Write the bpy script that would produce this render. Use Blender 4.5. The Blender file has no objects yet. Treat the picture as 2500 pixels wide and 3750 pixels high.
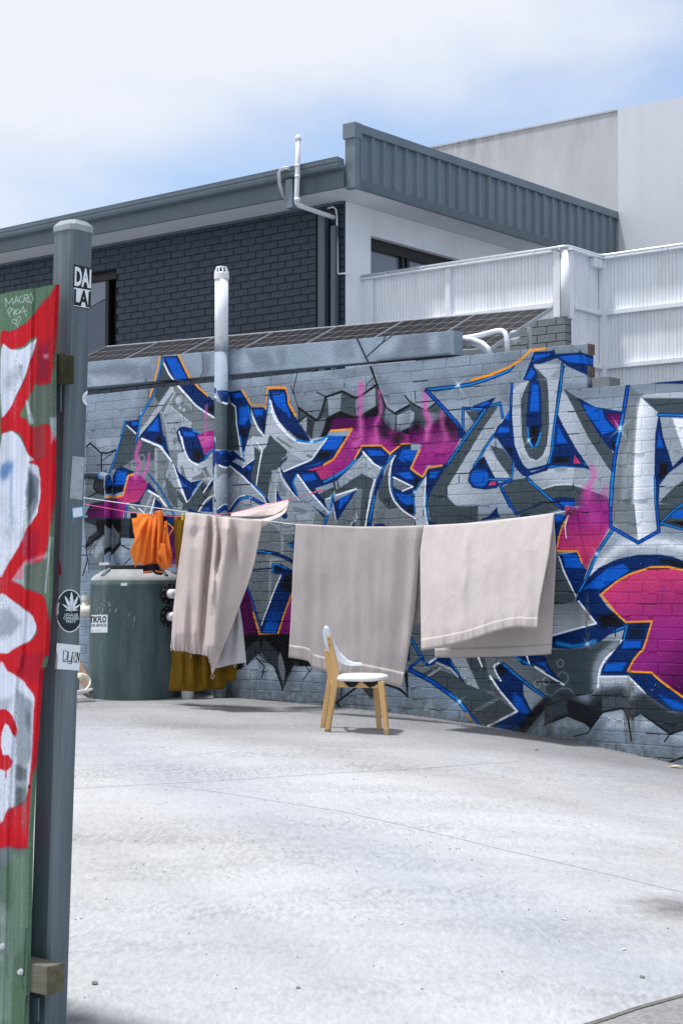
import bpy, math, random
import numpy as np
from math import radians, sin, cos, pi
from mathutils import Vector, Matrix
random.seed(7); rng = np.random.default_rng(5)
sc = bpy.context.scene
C = sc.collection

# ------------------------------------------------------------------ camera, light, exposure
E = 1.65                                    # eye height (m)
FPX, CX, CY, HZ = 6090.0, 1250.0, 1875.0, 2150.0
PITCH = math.atan((HZ - CY) / FPX)
cam_d = bpy.data.cameras.new('camera'); cam = bpy.data.objects.new('camera', cam_d); C.objects.link(cam)
cam_d.sensor_fit = 'HORIZONTAL'; cam_d.sensor_width = 24.0; cam_d.lens = FPX / 2500 * 24.0
cam_d.clip_start = 0.1; cam_d.clip_end = 3000
cam.location = (0, 0, E); cam.rotation_euler = (pi / 2 + PITCH, 0, 0)
sc.camera = cam

SUN_EL = 74.0
sun_d = bpy.data.lights.new('sun', 'SUN'); sun = bpy.data.objects.new('sun', sun_d); C.objects.link(sun)
sun_d.energy = 3.3; sun_d.angle = radians(5.0); sun_d.color = (1.0, 0.98, 0.96)
to_sun = Vector((-cos(radians(SUN_EL)), -0.03, sin(radians(SUN_EL)))).normalized()
sun.rotation_euler = to_sun.to_track_quat('Z', 'Y').to_euler()
sun.location = (-8, 2, 20)

world = bpy.data.worlds.new('World'); sc.world = world; world.use_nodes = True
nt = world.node_tree; nt.nodes.clear()
def wn(t): return nt.nodes.new(t)
sky = wn('ShaderNodeTexSky'); sky.sky_type = 'NISHITA'; sky.sun_disc = False
sky.sun_elevation = radians(SUN_EL); sky.sun_rotation = radians(270); sky.air_density = 1.0; sky.dust_density = 2.0; sky.ozone_density = 2.0
tc = wn('ShaderNodeTexCoord'); mp = wn('ShaderNodeMapping'); mp.inputs['Scale'].default_value = (2.6, 2.6, 7.0); mp.inputs['Location'].default_value = (3.35, 0.2, 0.9)
no = wn('ShaderNodeTexNoise'); no.inputs['Scale'].default_value = 1.3; no.inputs['Detail'].default_value = 7; no.inputs['Roughness'].default_value = 0.5; no.inputs['Distortion'].default_value = 0.3
dt = wn('ShaderNodeVectorMath'); dt.operation = 'DOT_PRODUCT'; dt.inputs[1].default_value = (-0.32, 0.0, 1.0)      # the cloud deck thickens to the left and upwards
ad = wn('ShaderNodeMath'); ad.operation = 'MULTIPLY_ADD'; ad.inputs[1].default_value = 0.34
rp = wn('ShaderNodeMapRange'); rp.interpolation_type = 'SMOOTHSTEP'; rp.inputs[1].default_value = 0.335; rp.inputs[2].default_value = 0.475
mx = wn('ShaderNodeMixRGB'); mx.inputs[2].default_value = (4.2, 4.38, 4.75, 1)
sat = wn('ShaderNodeMixRGB'); sat.blend_type = 'MULTIPLY'; sat.inputs[0].default_value = 1.0; sat.inputs[2].default_value = (1.0, .975, .985, 1)
bg = wn('ShaderNodeBackground'); bg.inputs[1].default_value = 0.15
wo = wn('ShaderNodeOutputWorld')
L = nt.links.new
L(tc.outputs['Generated'], mp.inputs[0]); L(mp.outputs[0], no.inputs['Vector']); L(tc.outputs['Generated'], dt.inputs[0])
L(no.outputs['Fac'], ad.inputs[0]); L(dt.outputs['Value'], ad.inputs[2]); L(ad.outputs[0], rp.inputs[0])
L(sky.outputs[0], sat.inputs[1]); L(rp.outputs[0], mx.inputs[0]); L(sat.outputs[0], mx.inputs[1]); L(mx.outputs[0], bg.inputs[0]); L(bg.outputs[0], wo.inputs[0])

sc.view_settings.view_transform = 'Standard'; sc.view_settings.look = 'None'
sc.view_settings.gamma = 1.0; sc.view_settings.use_curve_mapping = False
sc.view_settings.exposure = 0.45

# ------------------------------------------------------------------ survey: photo pixels -> points of the place
ANG = math.atan2(6090.0, CX + 6400.0)       # bearing of the painted wall
RX, RY, NX, NY = cos(ANG), -sin(ANG), sin(ANG), cos(ANG)
OY = 12.18 * (2446 + 6400) / (CX + 6400)    # the wall meets the view axis here
def ray(x, y):
    x = np.asarray(x, float); y = np.asarray(y, float)
    dx = (x - CX) / FPX; dz = -(y - CY) / FPX
    return dx, cos(PITCH) - dz * sin(PITCH), sin(PITCH) + dz * cos(PITCH)
def toW(u, w, z): return Vector((u * RX + w * NX, OY + u * RY + w * NY, z))
def onW(x, y, w):                           # (u, z) on a plane parallel to the painted wall
    rx, ry, rz = ray(x, y); t = (w + OY * NY) / (rx * NX + ry * NY)
    return (rx * t) * RX + (ry * t - OY) * RY, rz * t + E
def onU(x, y, u):                           # (w, z) on a plane square to the painted wall
    rx, ry, rz = ray(x, y); t = (u + OY * RY) / (rx * RX + ry * RY)
    return (rx * t) * NX + (ry * t - OY) * NY, rz * t + E
def atY(x, y, d):
    rx, ry, rz = ray(x, y); t = d / ry
    return Vector((float(rx * t), d, float(rz * t + E)))
def gz(X, Y):                               # the yard rises away from the street and falls off to the right
    Y2 = np.minimum(Y, 18.0); Xc = np.clip(X, 0, 2.5)
    side = 0.031 * Xc ** 2 + 0.1 * np.clip(X - 2.5, 0, 3.0)
    return 0.045 * np.maximum(Y2, -2) - side * np.clip((Y - 2) / 8, 0, 1)
def onG(x, y):
    d = 9.0
    for _ in range(60):
        p = atY(x, y, d); g = float(gz(p.x, p.y)); rx, ry, rz = ray(x, y)
        d = d * 0.5 + 0.5 * (g - E) / float(rz) * float(ry)
    p = atY(x, y, d); p.z = float(gz(p.x, p.y)); return p

# ------------------------------------------------------------------ builders
BASE = {}
def tag(o, label=None, cat=None, group=None, kind=None):
    if label: o['label'] = label
    if cat: o['category'] = cat
    if group: o['group'] = group
    if kind: o['kind'] = kind
    return o
def thing(name, label, cat, base, frame='F', group=None):
    o = bpy.data.objects.new(name, None); C.objects.link(o); o.empty_display_size = 0.1
    place(o, base, frame); return tag(o, label, cat, group)
def place(o, base, frame):
    o.location = toW(*base) if frame == 'F' else Vector(base)
    o.rotation_euler = (0, 0, -ANG) if frame == 'F' else (0, 0, 0)
    BASE[o.name] = (Vector(base), frame)
class MB:
    def __init__(s): s.v = []; s.f = []
    def add(s, vs, fs):
        n = len(s.v); s.v += [tuple(map(float, p)) for p in vs]; s.f += [tuple(i + n for i in q) for q in fs]; return s
    def hexa(s, p):                          # 8 corners: bottom 4 ccw, top 4 ccw
        return s.add(p, [(3, 2, 1, 0), (4, 5, 6, 7), (0, 1, 5, 4), (1, 2, 6, 5), (2, 3, 7, 6), (3, 0, 4, 7)])
    def box(s, a0, a1, b0, b1, c0, c1):
        return s.hexa([(a0, b0, c0), (a1, b0, c0), (a1, b1, c0), (a0, b1, c0), (a0, b0, c1), (a1, b0, c1), (a1, b1, c1), (a0, b1, c1)])
    def tube(s, pts, r, n=10, cap=True):
        P = [Vector(p) for p in pts]; R = r if hasattr(r, '__len__') else [r] * len(P); rings = []
        up = Vector((0, 0, 1)); t0 = (P[1] - P[0]).normalized()
        a = up.cross(t0) if abs(t0.z) < 0.95 else Vector((1, 0, 0)).cross(t0)
        a.normalize(); vs = []
        for i, p in enumerate(P):
            t = (P[min(i + 1, len(P) - 1)] - P[max(i - 1, 0)]).normalized()
            a = (a - t * a.dot(t)).normalized(); b = t.cross(a)
            for k in range(n):
                q = 2 * pi * k / n; vs.append(p + (a * cos(q) + b * sin(q)) * R[i])
        fs = [(i * n + k, i * n + (k + 1) % n, (i + 1) * n + (k + 1) % n, (i + 1) * n + k) for i in range(len(P) - 1) for k in range(n)]
        if cap: fs += [tuple(range(n))[::-1], tuple((len(P) - 1) * n + k for k in range(n))]
        return s.add(vs, fs)
    def lathe(s, c, prof, n=32, a0=0, a1=2 * pi, cap=True):
        full = abs(a1 - a0 - 2 * pi) < 1e-6; m = n if full else n + 1; vs = []
        for r, z in prof:
            for k in range(m):
                q = a0 + (a1 - a0) * k / n; vs.append((c[0] + r * cos(q), c[1] + r * sin(q), c[2] + z))
        fs = []
        for i in range(len(prof) - 1):
            for k in range(n):
                k2 = (k + 1) % m if full else k + 1
                fs.append((i * m + k, i * m + k2, (i + 1) * m + k2, (i + 1) * m + k))
        if cap and full: fs += [tuple(range(m))[::-1], tuple((len(prof) - 1) * m + k for k in range(m))]
        return s.add(vs, fs)
    def grid(s, P):                          # P[j][i] points
        nj, ni = len(P), len(P[0])
        return s.add([p for row in P for p in row], [(j * ni + i, j * ni + i + 1, (j + 1) * ni + i + 1, (j + 1) * ni + i) for j in range(nj - 1) for i in range(ni - 1)])
    def build(s, name, m, parent=None, frame=None, base=None, smooth=False, bevel=0, solid=0, label=None):
        if parent is not None: b, fr = BASE[parent.name]
        else: b, fr = Vector(base), frame
        me = bpy.data.meshes.new(name); me.from_pydata([(p[0] - b[0], p[1] - b[1], p[2] - b[2]) for p in s.v], [], s.f); me.update()
        o = bpy.data.objects.new(name, me); C.objects.link(o)
        for q in (m if isinstance(m, (list, tuple)) else [m]): me.materials.append(q)
        if smooth: me.shade_smooth() if smooth is True else me.shade_smooth()
        if parent is not None: o.parent = parent; BASE[o.name] = (Vector(b), fr)
        else: place(o, base, frame)
        if solid: md = o.modifiers.new('solid', 'SOLIDIFY'); md.thickness = solid; md.offset = 0
        if bevel: md = o.modifiers.new('bev', 'BEVEL'); md.width = bevel; md.segments = 2; md.limit_method = 'ANGLE'; md.angle_limit = radians(40)
        if label: o['label'] = label
        return o

# ------------------------------------------------------------------ materials
def s2l(c):
    c = np.asarray(c, float) / 255.0
    return np.where(c <= 0.04045, c / 12.92, ((c + 0.055) / 1.055) ** 2.4)
def rgb(r, g, b): return tuple(float(x) for x in s2l((r, g, b)))
def mat(name, col, rough=0.6, var=0.12, vs=6.0, bump=0.0, bs=60.0, metal=0.0, stretch=(1, 1, 1), var2=0.0, vs2=1.0, col2=None, spec=0.4, trans=0.0, coat=0.0, coords='Object', tint=None):
    m = bpy.data.materials.new(name); m.use_nodes = True; t = m.node_tree; b = t.nodes['Principled BSDF']; l = t.links.new
    b.inputs['Roughness'].default_value = rough; b.inputs['Metallic'].default_value = metal
    b.inputs['Specular IOR Level'].default_value = spec; b.inputs['Coat Weight'].default_value = coat
    tcn = t.nodes.new('ShaderNodeTexCoord'); mpn = t.nodes.new('ShaderNodeMapping'); mpn.inputs['Scale'].default_value = stretch
    l(tcn.outputs[coords], mpn.inputs[0])
    def noise(s, d=5, r=0.6):
        n = t.nodes.new('ShaderNodeTexNoise'); n.inputs['Scale'].default_value = s; n.inputs['Detail'].default_value = d; n.inputs['Roughness'].default_value = r
        l(mpn.outputs[0], n.inputs['Vector']); return n
    n1 = noise(vs); mm = t.nodes.new('ShaderNodeMixRGB')
    c = np.array(col[:3]); hi = np.array(col2[:3]) if col2 else c * (1 + var)
    lo = c * (1 - var) if not col2 else c
    r1 = t.nodes.new('ShaderNodeValToRGB'); r1.color_ramp.elements[0].position = 0.32; r1.color_ramp.elements[1].position = 0.68
    l(n1.outputs['Fac'], r1.inputs[0]); l(r1.outputs[0], mm.inputs[0])
    mm.inputs[1].default_value = (*lo, 1); mm.inputs[2].default_value = (*np.minimum(hi, 1), 1)
    out = mm.outputs[0]
    if var2:
        n2 = noise(vs2, 6); m2 = t.nodes.new('ShaderNodeMixRGB'); m2.blend_type = 'MULTIPLY'; m2.inputs[0].default_value = 1
        r2 = t.nodes.new('ShaderNodeMapRange'); r2.inputs[1].default_value = 0.3; r2.inputs[2].default_value = 0.7; r2.inputs[3].default_value = 1 - var2; r2.inputs[4].default_value = 1 + var2 * 0.4
        l(n2.outputs['Fac'], r2.inputs[0]); l(out, m2.inputs[1]); l(r2.outputs[0], m2.inputs[2]); out = m2.outputs[0]
    l(out, b.inputs['Base Color'])
    if bump:
        n3 = noise(bs, 6, 0.65); bp = t.nodes.new('ShaderNodeBump'); bp.inputs['Strength'].default_value = bump; bp.inputs['Distance'].default_value = 0.01
        l(n3.outputs['Fac'], bp.inputs['Height']); l(bp.outputs[0], b.inputs['Normal'])
    if trans:
        tr = t.nodes.new('ShaderNodeBsdfTranslucent'); ms = t.nodes.new('ShaderNodeMixShader'); ms.inputs[0].default_value = trans
        l(out, tr.inputs[0]); l(b.outputs[0], ms.inputs[1]); l(tr.outputs[0], ms.inputs[2]); l(ms.outputs[0], t.nodes['Material Output'].inputs[0])
        if bump: l(bp.outputs[0], tr.inputs['Normal'])
    return m

# ------------------------------------------------------------------ spray paint: vector shapes rasterised onto a wall
CROPS = dict(R1=(2000, 1350, .31888), R2=(2000, 1850, .31888), R3=(2000, 2350, .31888), M1=(1500, 1350, .31888), M3=(1500, 2350, .31888),
             C1=(1000, 1350, .31888), W1=(1600, 1250, .38265), N1=(1000, 1600, .2551), N2=(1350, 1650, .2551), N3=(1700, 1650, .2551),
             V1=(880, 1900, .21262), L1=(300, 1250, .2551), L2=(300, 1600, .2551), L3=(650, 1250, .2551), L4=(650, 1600, .2551),
             L5=(300, 1850, .2551), B1=(700, 2150, .31888), B2=(1150, 2400, .35077), Z3=(250, 1250, .70153), K1=(1250, 1050, .31888),
             F1=(0, 1000, .29762), F2=(0, 1700, .52083), F3=(0, 2400, .52083), F4=(0, 3050, .52083), A0=(0, 0, 1))
PAL = dict(LB=(143, 157, 173), MG=(115, 124, 131), DG=(64, 76, 84), LL=(174, 184, 197), LM=(149, 160, 172), WH=(236, 240, 250), NB=(0, 38, 96),
           BL=(0, 88, 194), CY=(22, 134, 212), BK=(13, 15, 20), OR=(240, 152, 38), MP=(146, 36, 124), PK=(196, 58, 112), PU=(74, 6, 72), SM=(205, 95, 170),
           DK=(44, 51, 59), RK=(102, 113, 122), LO=(126, 143, 161), RD=(192, 18, 34), GN=(94, 108, 100), FW=(208, 216, 234), SB=(90, 130, 185), GY=(107, 118, 131))
def catmull(P, closed, k=6):
    P = np.array(P); n = len(P); out = []
    for i in range(n if closed else n - 1):
        a, b, c, d = (P[(i - 1) % n] if closed or i > 0 else P[i]), P[i], P[(i + 1) % n], (P[(i + 2) % n] if closed or i + 2 < n else P[(i + 1) % n])
        for j in range(k):
            t = j / k; out.append(0.5 * ((2 * b) + (c - a) * t + (2 * a - 5 * b + 4 * c - d) * t * t + (3 * b - a - 3 * c + d) * t ** 3))
    if not closed: out.append(P[-1])
    return np.array(out)
class Canvas:
    def __init__(s, u0, u1, z0, z1, res, w, base):
        s.u0, s.z0, s.res, s.w = u0, z0, res, w; s.u1, s.z1 = u1, z1
        s.W, s.H = int((u1 - u0) * res), int((z1 - z0) * res)
        s.a = np.empty((s.H, s.W, 3), np.float32); s.a[:] = np.array(base, np.float32) / 255
        s.amp = 0.0; s.nz = s.vnoise(40) * .55 + s.vnoise(9) * .3 + s.vnoise(2.5) * .35
    def vnoise(s, cell, cy=None):            # smooth value noise over the canvas, cell in canvas pixels
        cy = cy or cell; g = rng.normal(0, 1, (int(s.H / cy) + 3, int(s.W / cell) + 3)).astype(np.float32)
        y = np.arange(s.H) / cy; x = np.arange(s.W) / cell; j = y.astype(int); i = x.astype(int); f = (y - j)[:, None].astype(np.float32); h = (x - i)[None].astype(np.float32); f = f * f * (3 - 2 * f); h = h * h * (3 - 2 * h)
        A, B = g[j][:, i], g[j][:, i + 1]; C_, D = g[j + 1][:, i], g[j + 1][:, i + 1]; return (A * (1 - h) + B * h) * (1 - f) + (C_ * (1 - h) + D * h) * f
    def conv(s, crop, pts):
        x0, y0, k = CROPS[crop]; p = np.array(pts, float)
        u, z = onW(x0 + p[:, 0] * k, y0 + p[:, 1] * k, s.w)
        # pixel scale of the crop in canvas pixels
        du, dz = onW(x0 + p[:, 0] * k, y0 + p[:, 1] * k + 1, s.w)
        sc_ = float(np.mean(np.abs(dz - z))) * s.res * k
        return np.stack([(u - s.u0) * s.res, (z - s.z0) * s.res], 1), sc_
    def region(s, P, m):
        x0, y0 = np.floor(P.min(0) - m).astype(int); x1, y1 = np.ceil(P.max(0) + m).astype(int) + 1
        x0, y0, x1, y1 = max(x0, 0), max(y0, 0), min(x1, s.W), min(y1, s.H)
        if x1 <= x0 or y1 <= y0: return None
        yy, xx = np.mgrid[y0:y1, x0:x1].astype(np.float32); return x0, y0, x1, y1, xx + .5, yy + .5
    def blend(s, r, al, col, col2=None, ax=None):
        x0, y0, x1, y1, xx, yy = r; c = np.array(col, np.float32) / 255
        if col2 is not None:
            a, b = ax; d = b - a; t = np.clip(((xx - a[0]) * d[0] + (yy - a[1]) * d[1]) / (d @ d), 0, 1)[..., None]
            c = c * (1 - t) + np.array(col2, np.float32) / 255 * t
        v = s.a[y0:y1, x0:x1]; al = al[..., None]; v[:] = v * (1 - al) + c * al
    @staticmethod
    def seg(xx, yy, a, b):
        d = b - a; q = d @ d + 1e-9; t = np.clip(((xx - a[0]) * d[0] + (yy - a[1]) * d[1]) / q, 0, 1)
        return (xx - a[0] - t * d[0]) ** 2 + (yy - a[1] - t * d[1]) ** 2, t
    def poly(s, P, col, soft=1.0, al=1.0, col2=None, ax=None):
        r = s.region(P, soft + 1)
        if r is None: return
        xx, yy = r[4], r[5]; ins = np.zeros(xx.shape, bool); dm = np.full(xx.shape, 1e9, np.float32)
        for i in range(len(P)):
            a, b = P[i], P[(i + 1) % len(P)]; d2, _ = s.seg(xx, yy, a, b); np.minimum(dm, d2, out=dm)
            if a[1] != b[1]:
                c = ((a[1] > yy) != (b[1] > yy)) & (xx < (b[0] - a[0]) * (yy - a[1]) / (b[1] - a[1]) + a[0]); ins ^= c
        sd = np.sqrt(dm) * np.where(ins, 1, -1) + s.nz[r[1]:r[3], r[0]:r[2]] * (s.amp + .35 * max(0, soft - 2)); t = np.clip(sd / (2 * soft) + .5, 0, 1)
        s.blend(r, (t * t * (3 - 2 * t) * al).astype(np.float32), col, col2, ax)
    def line(s, P, w, col, soft=1.0, al=1.0, taper=False, fade=False):
        r = s.region(P, w / 2 + soft + 1)
        if r is None: return
        xx, yy = r[4], r[5]; best = np.full(xx.shape, -1e9, np.float32); n = len(P) - 1; A = np.zeros(xx.shape, np.float32)
        for i in range(n):
            d2, t = s.seg(xx, yy, P[i], P[i + 1]); g = (i + t) / n
            hw = w / 2 * ((1 - np.abs(2 * g - 1) ** 3) * .9 + .1 if taper else 1.0)
            v = hw - np.sqrt(d2)
            if fade: A = np.where(v > best, np.minimum(1, 1.6 * np.sin(np.clip(g, 0.02, .98) * pi)), A)
            best = np.maximum(best, v)
        best += s.nz[r[1]:r[3], r[0]:r[2]] * (s.amp * min(1, max(0, w - 3) / 12) + .3 * max(0, soft - 2) * min(1, w / 20)); t = np.clip(best / (2 * soft) + .5, 0, 1); t = t * t * (3 - 2 * t) * al
        if fade: t = t * A
        s.blend(r, t.astype(np.float32), col)
    def star(s, p, R, col=(225, 240, 255)):
        r = s.region(np.array([p]), R)
        if r is None: return
        dx, dy = r[4] - p[0], r[5] - p[1]; d = np.sqrt(dx * dx + dy * dy)
        al = np.exp(-(d / (R * .16)) ** 2)
        for q in (.62, 2.2):
            e = np.abs(dx * sin(q) - dy * cos(q)); al = np.maximum(al, .85 * np.exp(-(e / (R * .035)) ** 2) * np.clip(1 - d / R, 0, 1) ** 1.3)
        s.blend(r, np.clip(al, 0, 1).astype(np.float32), col)
    def run(s, txt):
        for ln in txt.strip().split('\n'):
            tk = ln.split()
            if not tk or tk[0].startswith('#'): continue
            crop, op, col = tk[:3]; o = {}; pts = []
            for q in tk[3:]:
                if '=' in q: k, v = q.split('=', 1); o[k] = v
                elif ',' in q: pts.append(tuple(float(x) for x in q.split(',')))
                else: o[q] = 1
            P, k = s.conv(crop, pts); cc = PAL[col]
            soft = max(float(o['b']) * k, .7) if 'b' in o else .8
            al = float(o.get('a', 1)); col2 = ax = None
            if 'g' in o:
                c2, xy = o['g'].split(':'); q = [float(x) for x in xy.split(',')]
                col2 = PAL[c2]; A, _ = s.conv(crop, [q[:2], q[2:]]); ax = A
            if op == 'P':
                if 's' in o: P = catmull(P, True)
                s.poly(P, cc, soft, al, col2, ax)
            elif op == 'L':
                if 's' in o and len(P) > 2: P = catmull(P, False)
                s.line(P, float(o['w']) * k, cc, soft, al, 't' in o, 'f' in o)
            elif op == 'D':                   # two tone line: dark edge, bright core
                if 's' in o and len(P) > 2: P = catmull(P, False)
                w = float(o['w']) * k; s.line(P, w, PAL['NB'], .8, al)
                s.line(P, w * .42, cc, w * .16, al, False, 'f' in o)
            elif op == 'O':
                for p in P:
                    q = p + float(o['r']) * k * np.stack([np.cos(np.linspace(0, 2 * pi, 17)), np.sin(np.linspace(0, 2 * pi, 17))], 1)
                    if 'w' in o: s.line(q, float(o['w']) * k, cc, soft, al)
                    else: s.poly(q, cc, soft, al)
            elif op == 'S':
                for p in P: s.star(p, float(o['r']) * k)
    def image(s, name, grain=0.012):
        a = s.a + rng.normal(0, grain, s.a.shape[:2]).astype(np.float32)[..., None]
        im = bpy.data.images.new(name, s.W, s.H); px = np.ones((s.H, s.W, 4), np.float32); px[..., :3] = np.clip(a, 0, 1)
        im.pixels.foreach_set(px.ravel()); im.update(); im.pack(); return im
def paint_mat(name, im, cv, obj, base, rough=0.6, gain=1.0, bump=0.25, dirt=0.12):
    m = bpy.data.materials.new(name); m.use_nodes = True; t = m.node_tree; b = t.nodes['Principled BSDF']; l = t.links.new
    tcn = t.nodes.new('ShaderNodeTexCoord'); tcn.object = obj; sx = t.nodes.new('ShaderNodeSeparateXYZ'); cx = t.nodes.new('ShaderNodeCombineXYZ')
    l(tcn.outputs['Object'], sx.inputs[0])
    def rng_(o, a0, a1):
        r = t.nodes.new('ShaderNodeMapRange'); r.clamp = False; r.inputs[1].default_value = a0; r.inputs[2].default_value = a1; l(o, r.inputs[0]); return r.outputs[0]
    l(rng_(sx.outputs[0], cv.u0 - base[0], cv.u1 - base[0]), cx.inputs[0]); l(rng_(sx.outputs[2], cv.z0 - base[2], cv.z1 - base[2]), cx.inputs[1])
    it = t.nodes.new('ShaderNodeTexImage'); it.image = im; it.extension = 'EXTEND'; it.interpolation = 'Linear'; l(cx.outputs[0], it.inputs[0])
    n = t.nodes.new('ShaderNodeTexNoise'); n.inputs['Scale'].default_value = 5; n.inputs['Detail'].default_value = 8; n.inputs['Roughness'].default_value = .7; l(tcn.outputs['Object'], n.inputs['Vector'])
    mr = t.nodes.new('ShaderNodeMapRange'); mr.inputs[1].default_value = .3; mr.inputs[2].default_value = .7; mr.inputs[3].default_value = gain * (1 - dirt); mr.inputs[4].default_value = gain; l(n.outputs['Fac'], mr.inputs[0])
    mu = t.nodes.new('ShaderNodeMixRGB'); mu.blend_type = 'MULTIPLY'; mu.inputs[0].default_value = 1; l(it.outputs[0], mu.inputs[1]); l(mr.outputs[0], mu.inputs[2]); l(mu.outputs[0], b.inputs['Base Color'])
    b.inputs['Roughness'].default_value = rough; b.inputs['Specular IOR Level'].default_value = .12
    n2 = t.nodes.new('ShaderNodeTexNoise'); n2.inputs['Scale'].default_value = 45; n2.inputs['Detail'].default_value = 6; l(tcn.outputs['Object'], n2.inputs['Vector'])
    bp = t.nodes.new('ShaderNodeBump'); bp.inputs['Strength'].default_value = bump; bp.inputs['Distance'].default_value = .012; l(n2.outputs['Fac'], bp.inputs['Height']); l(bp.outputs[0], b.inputs['Normal'])
    return m
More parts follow.
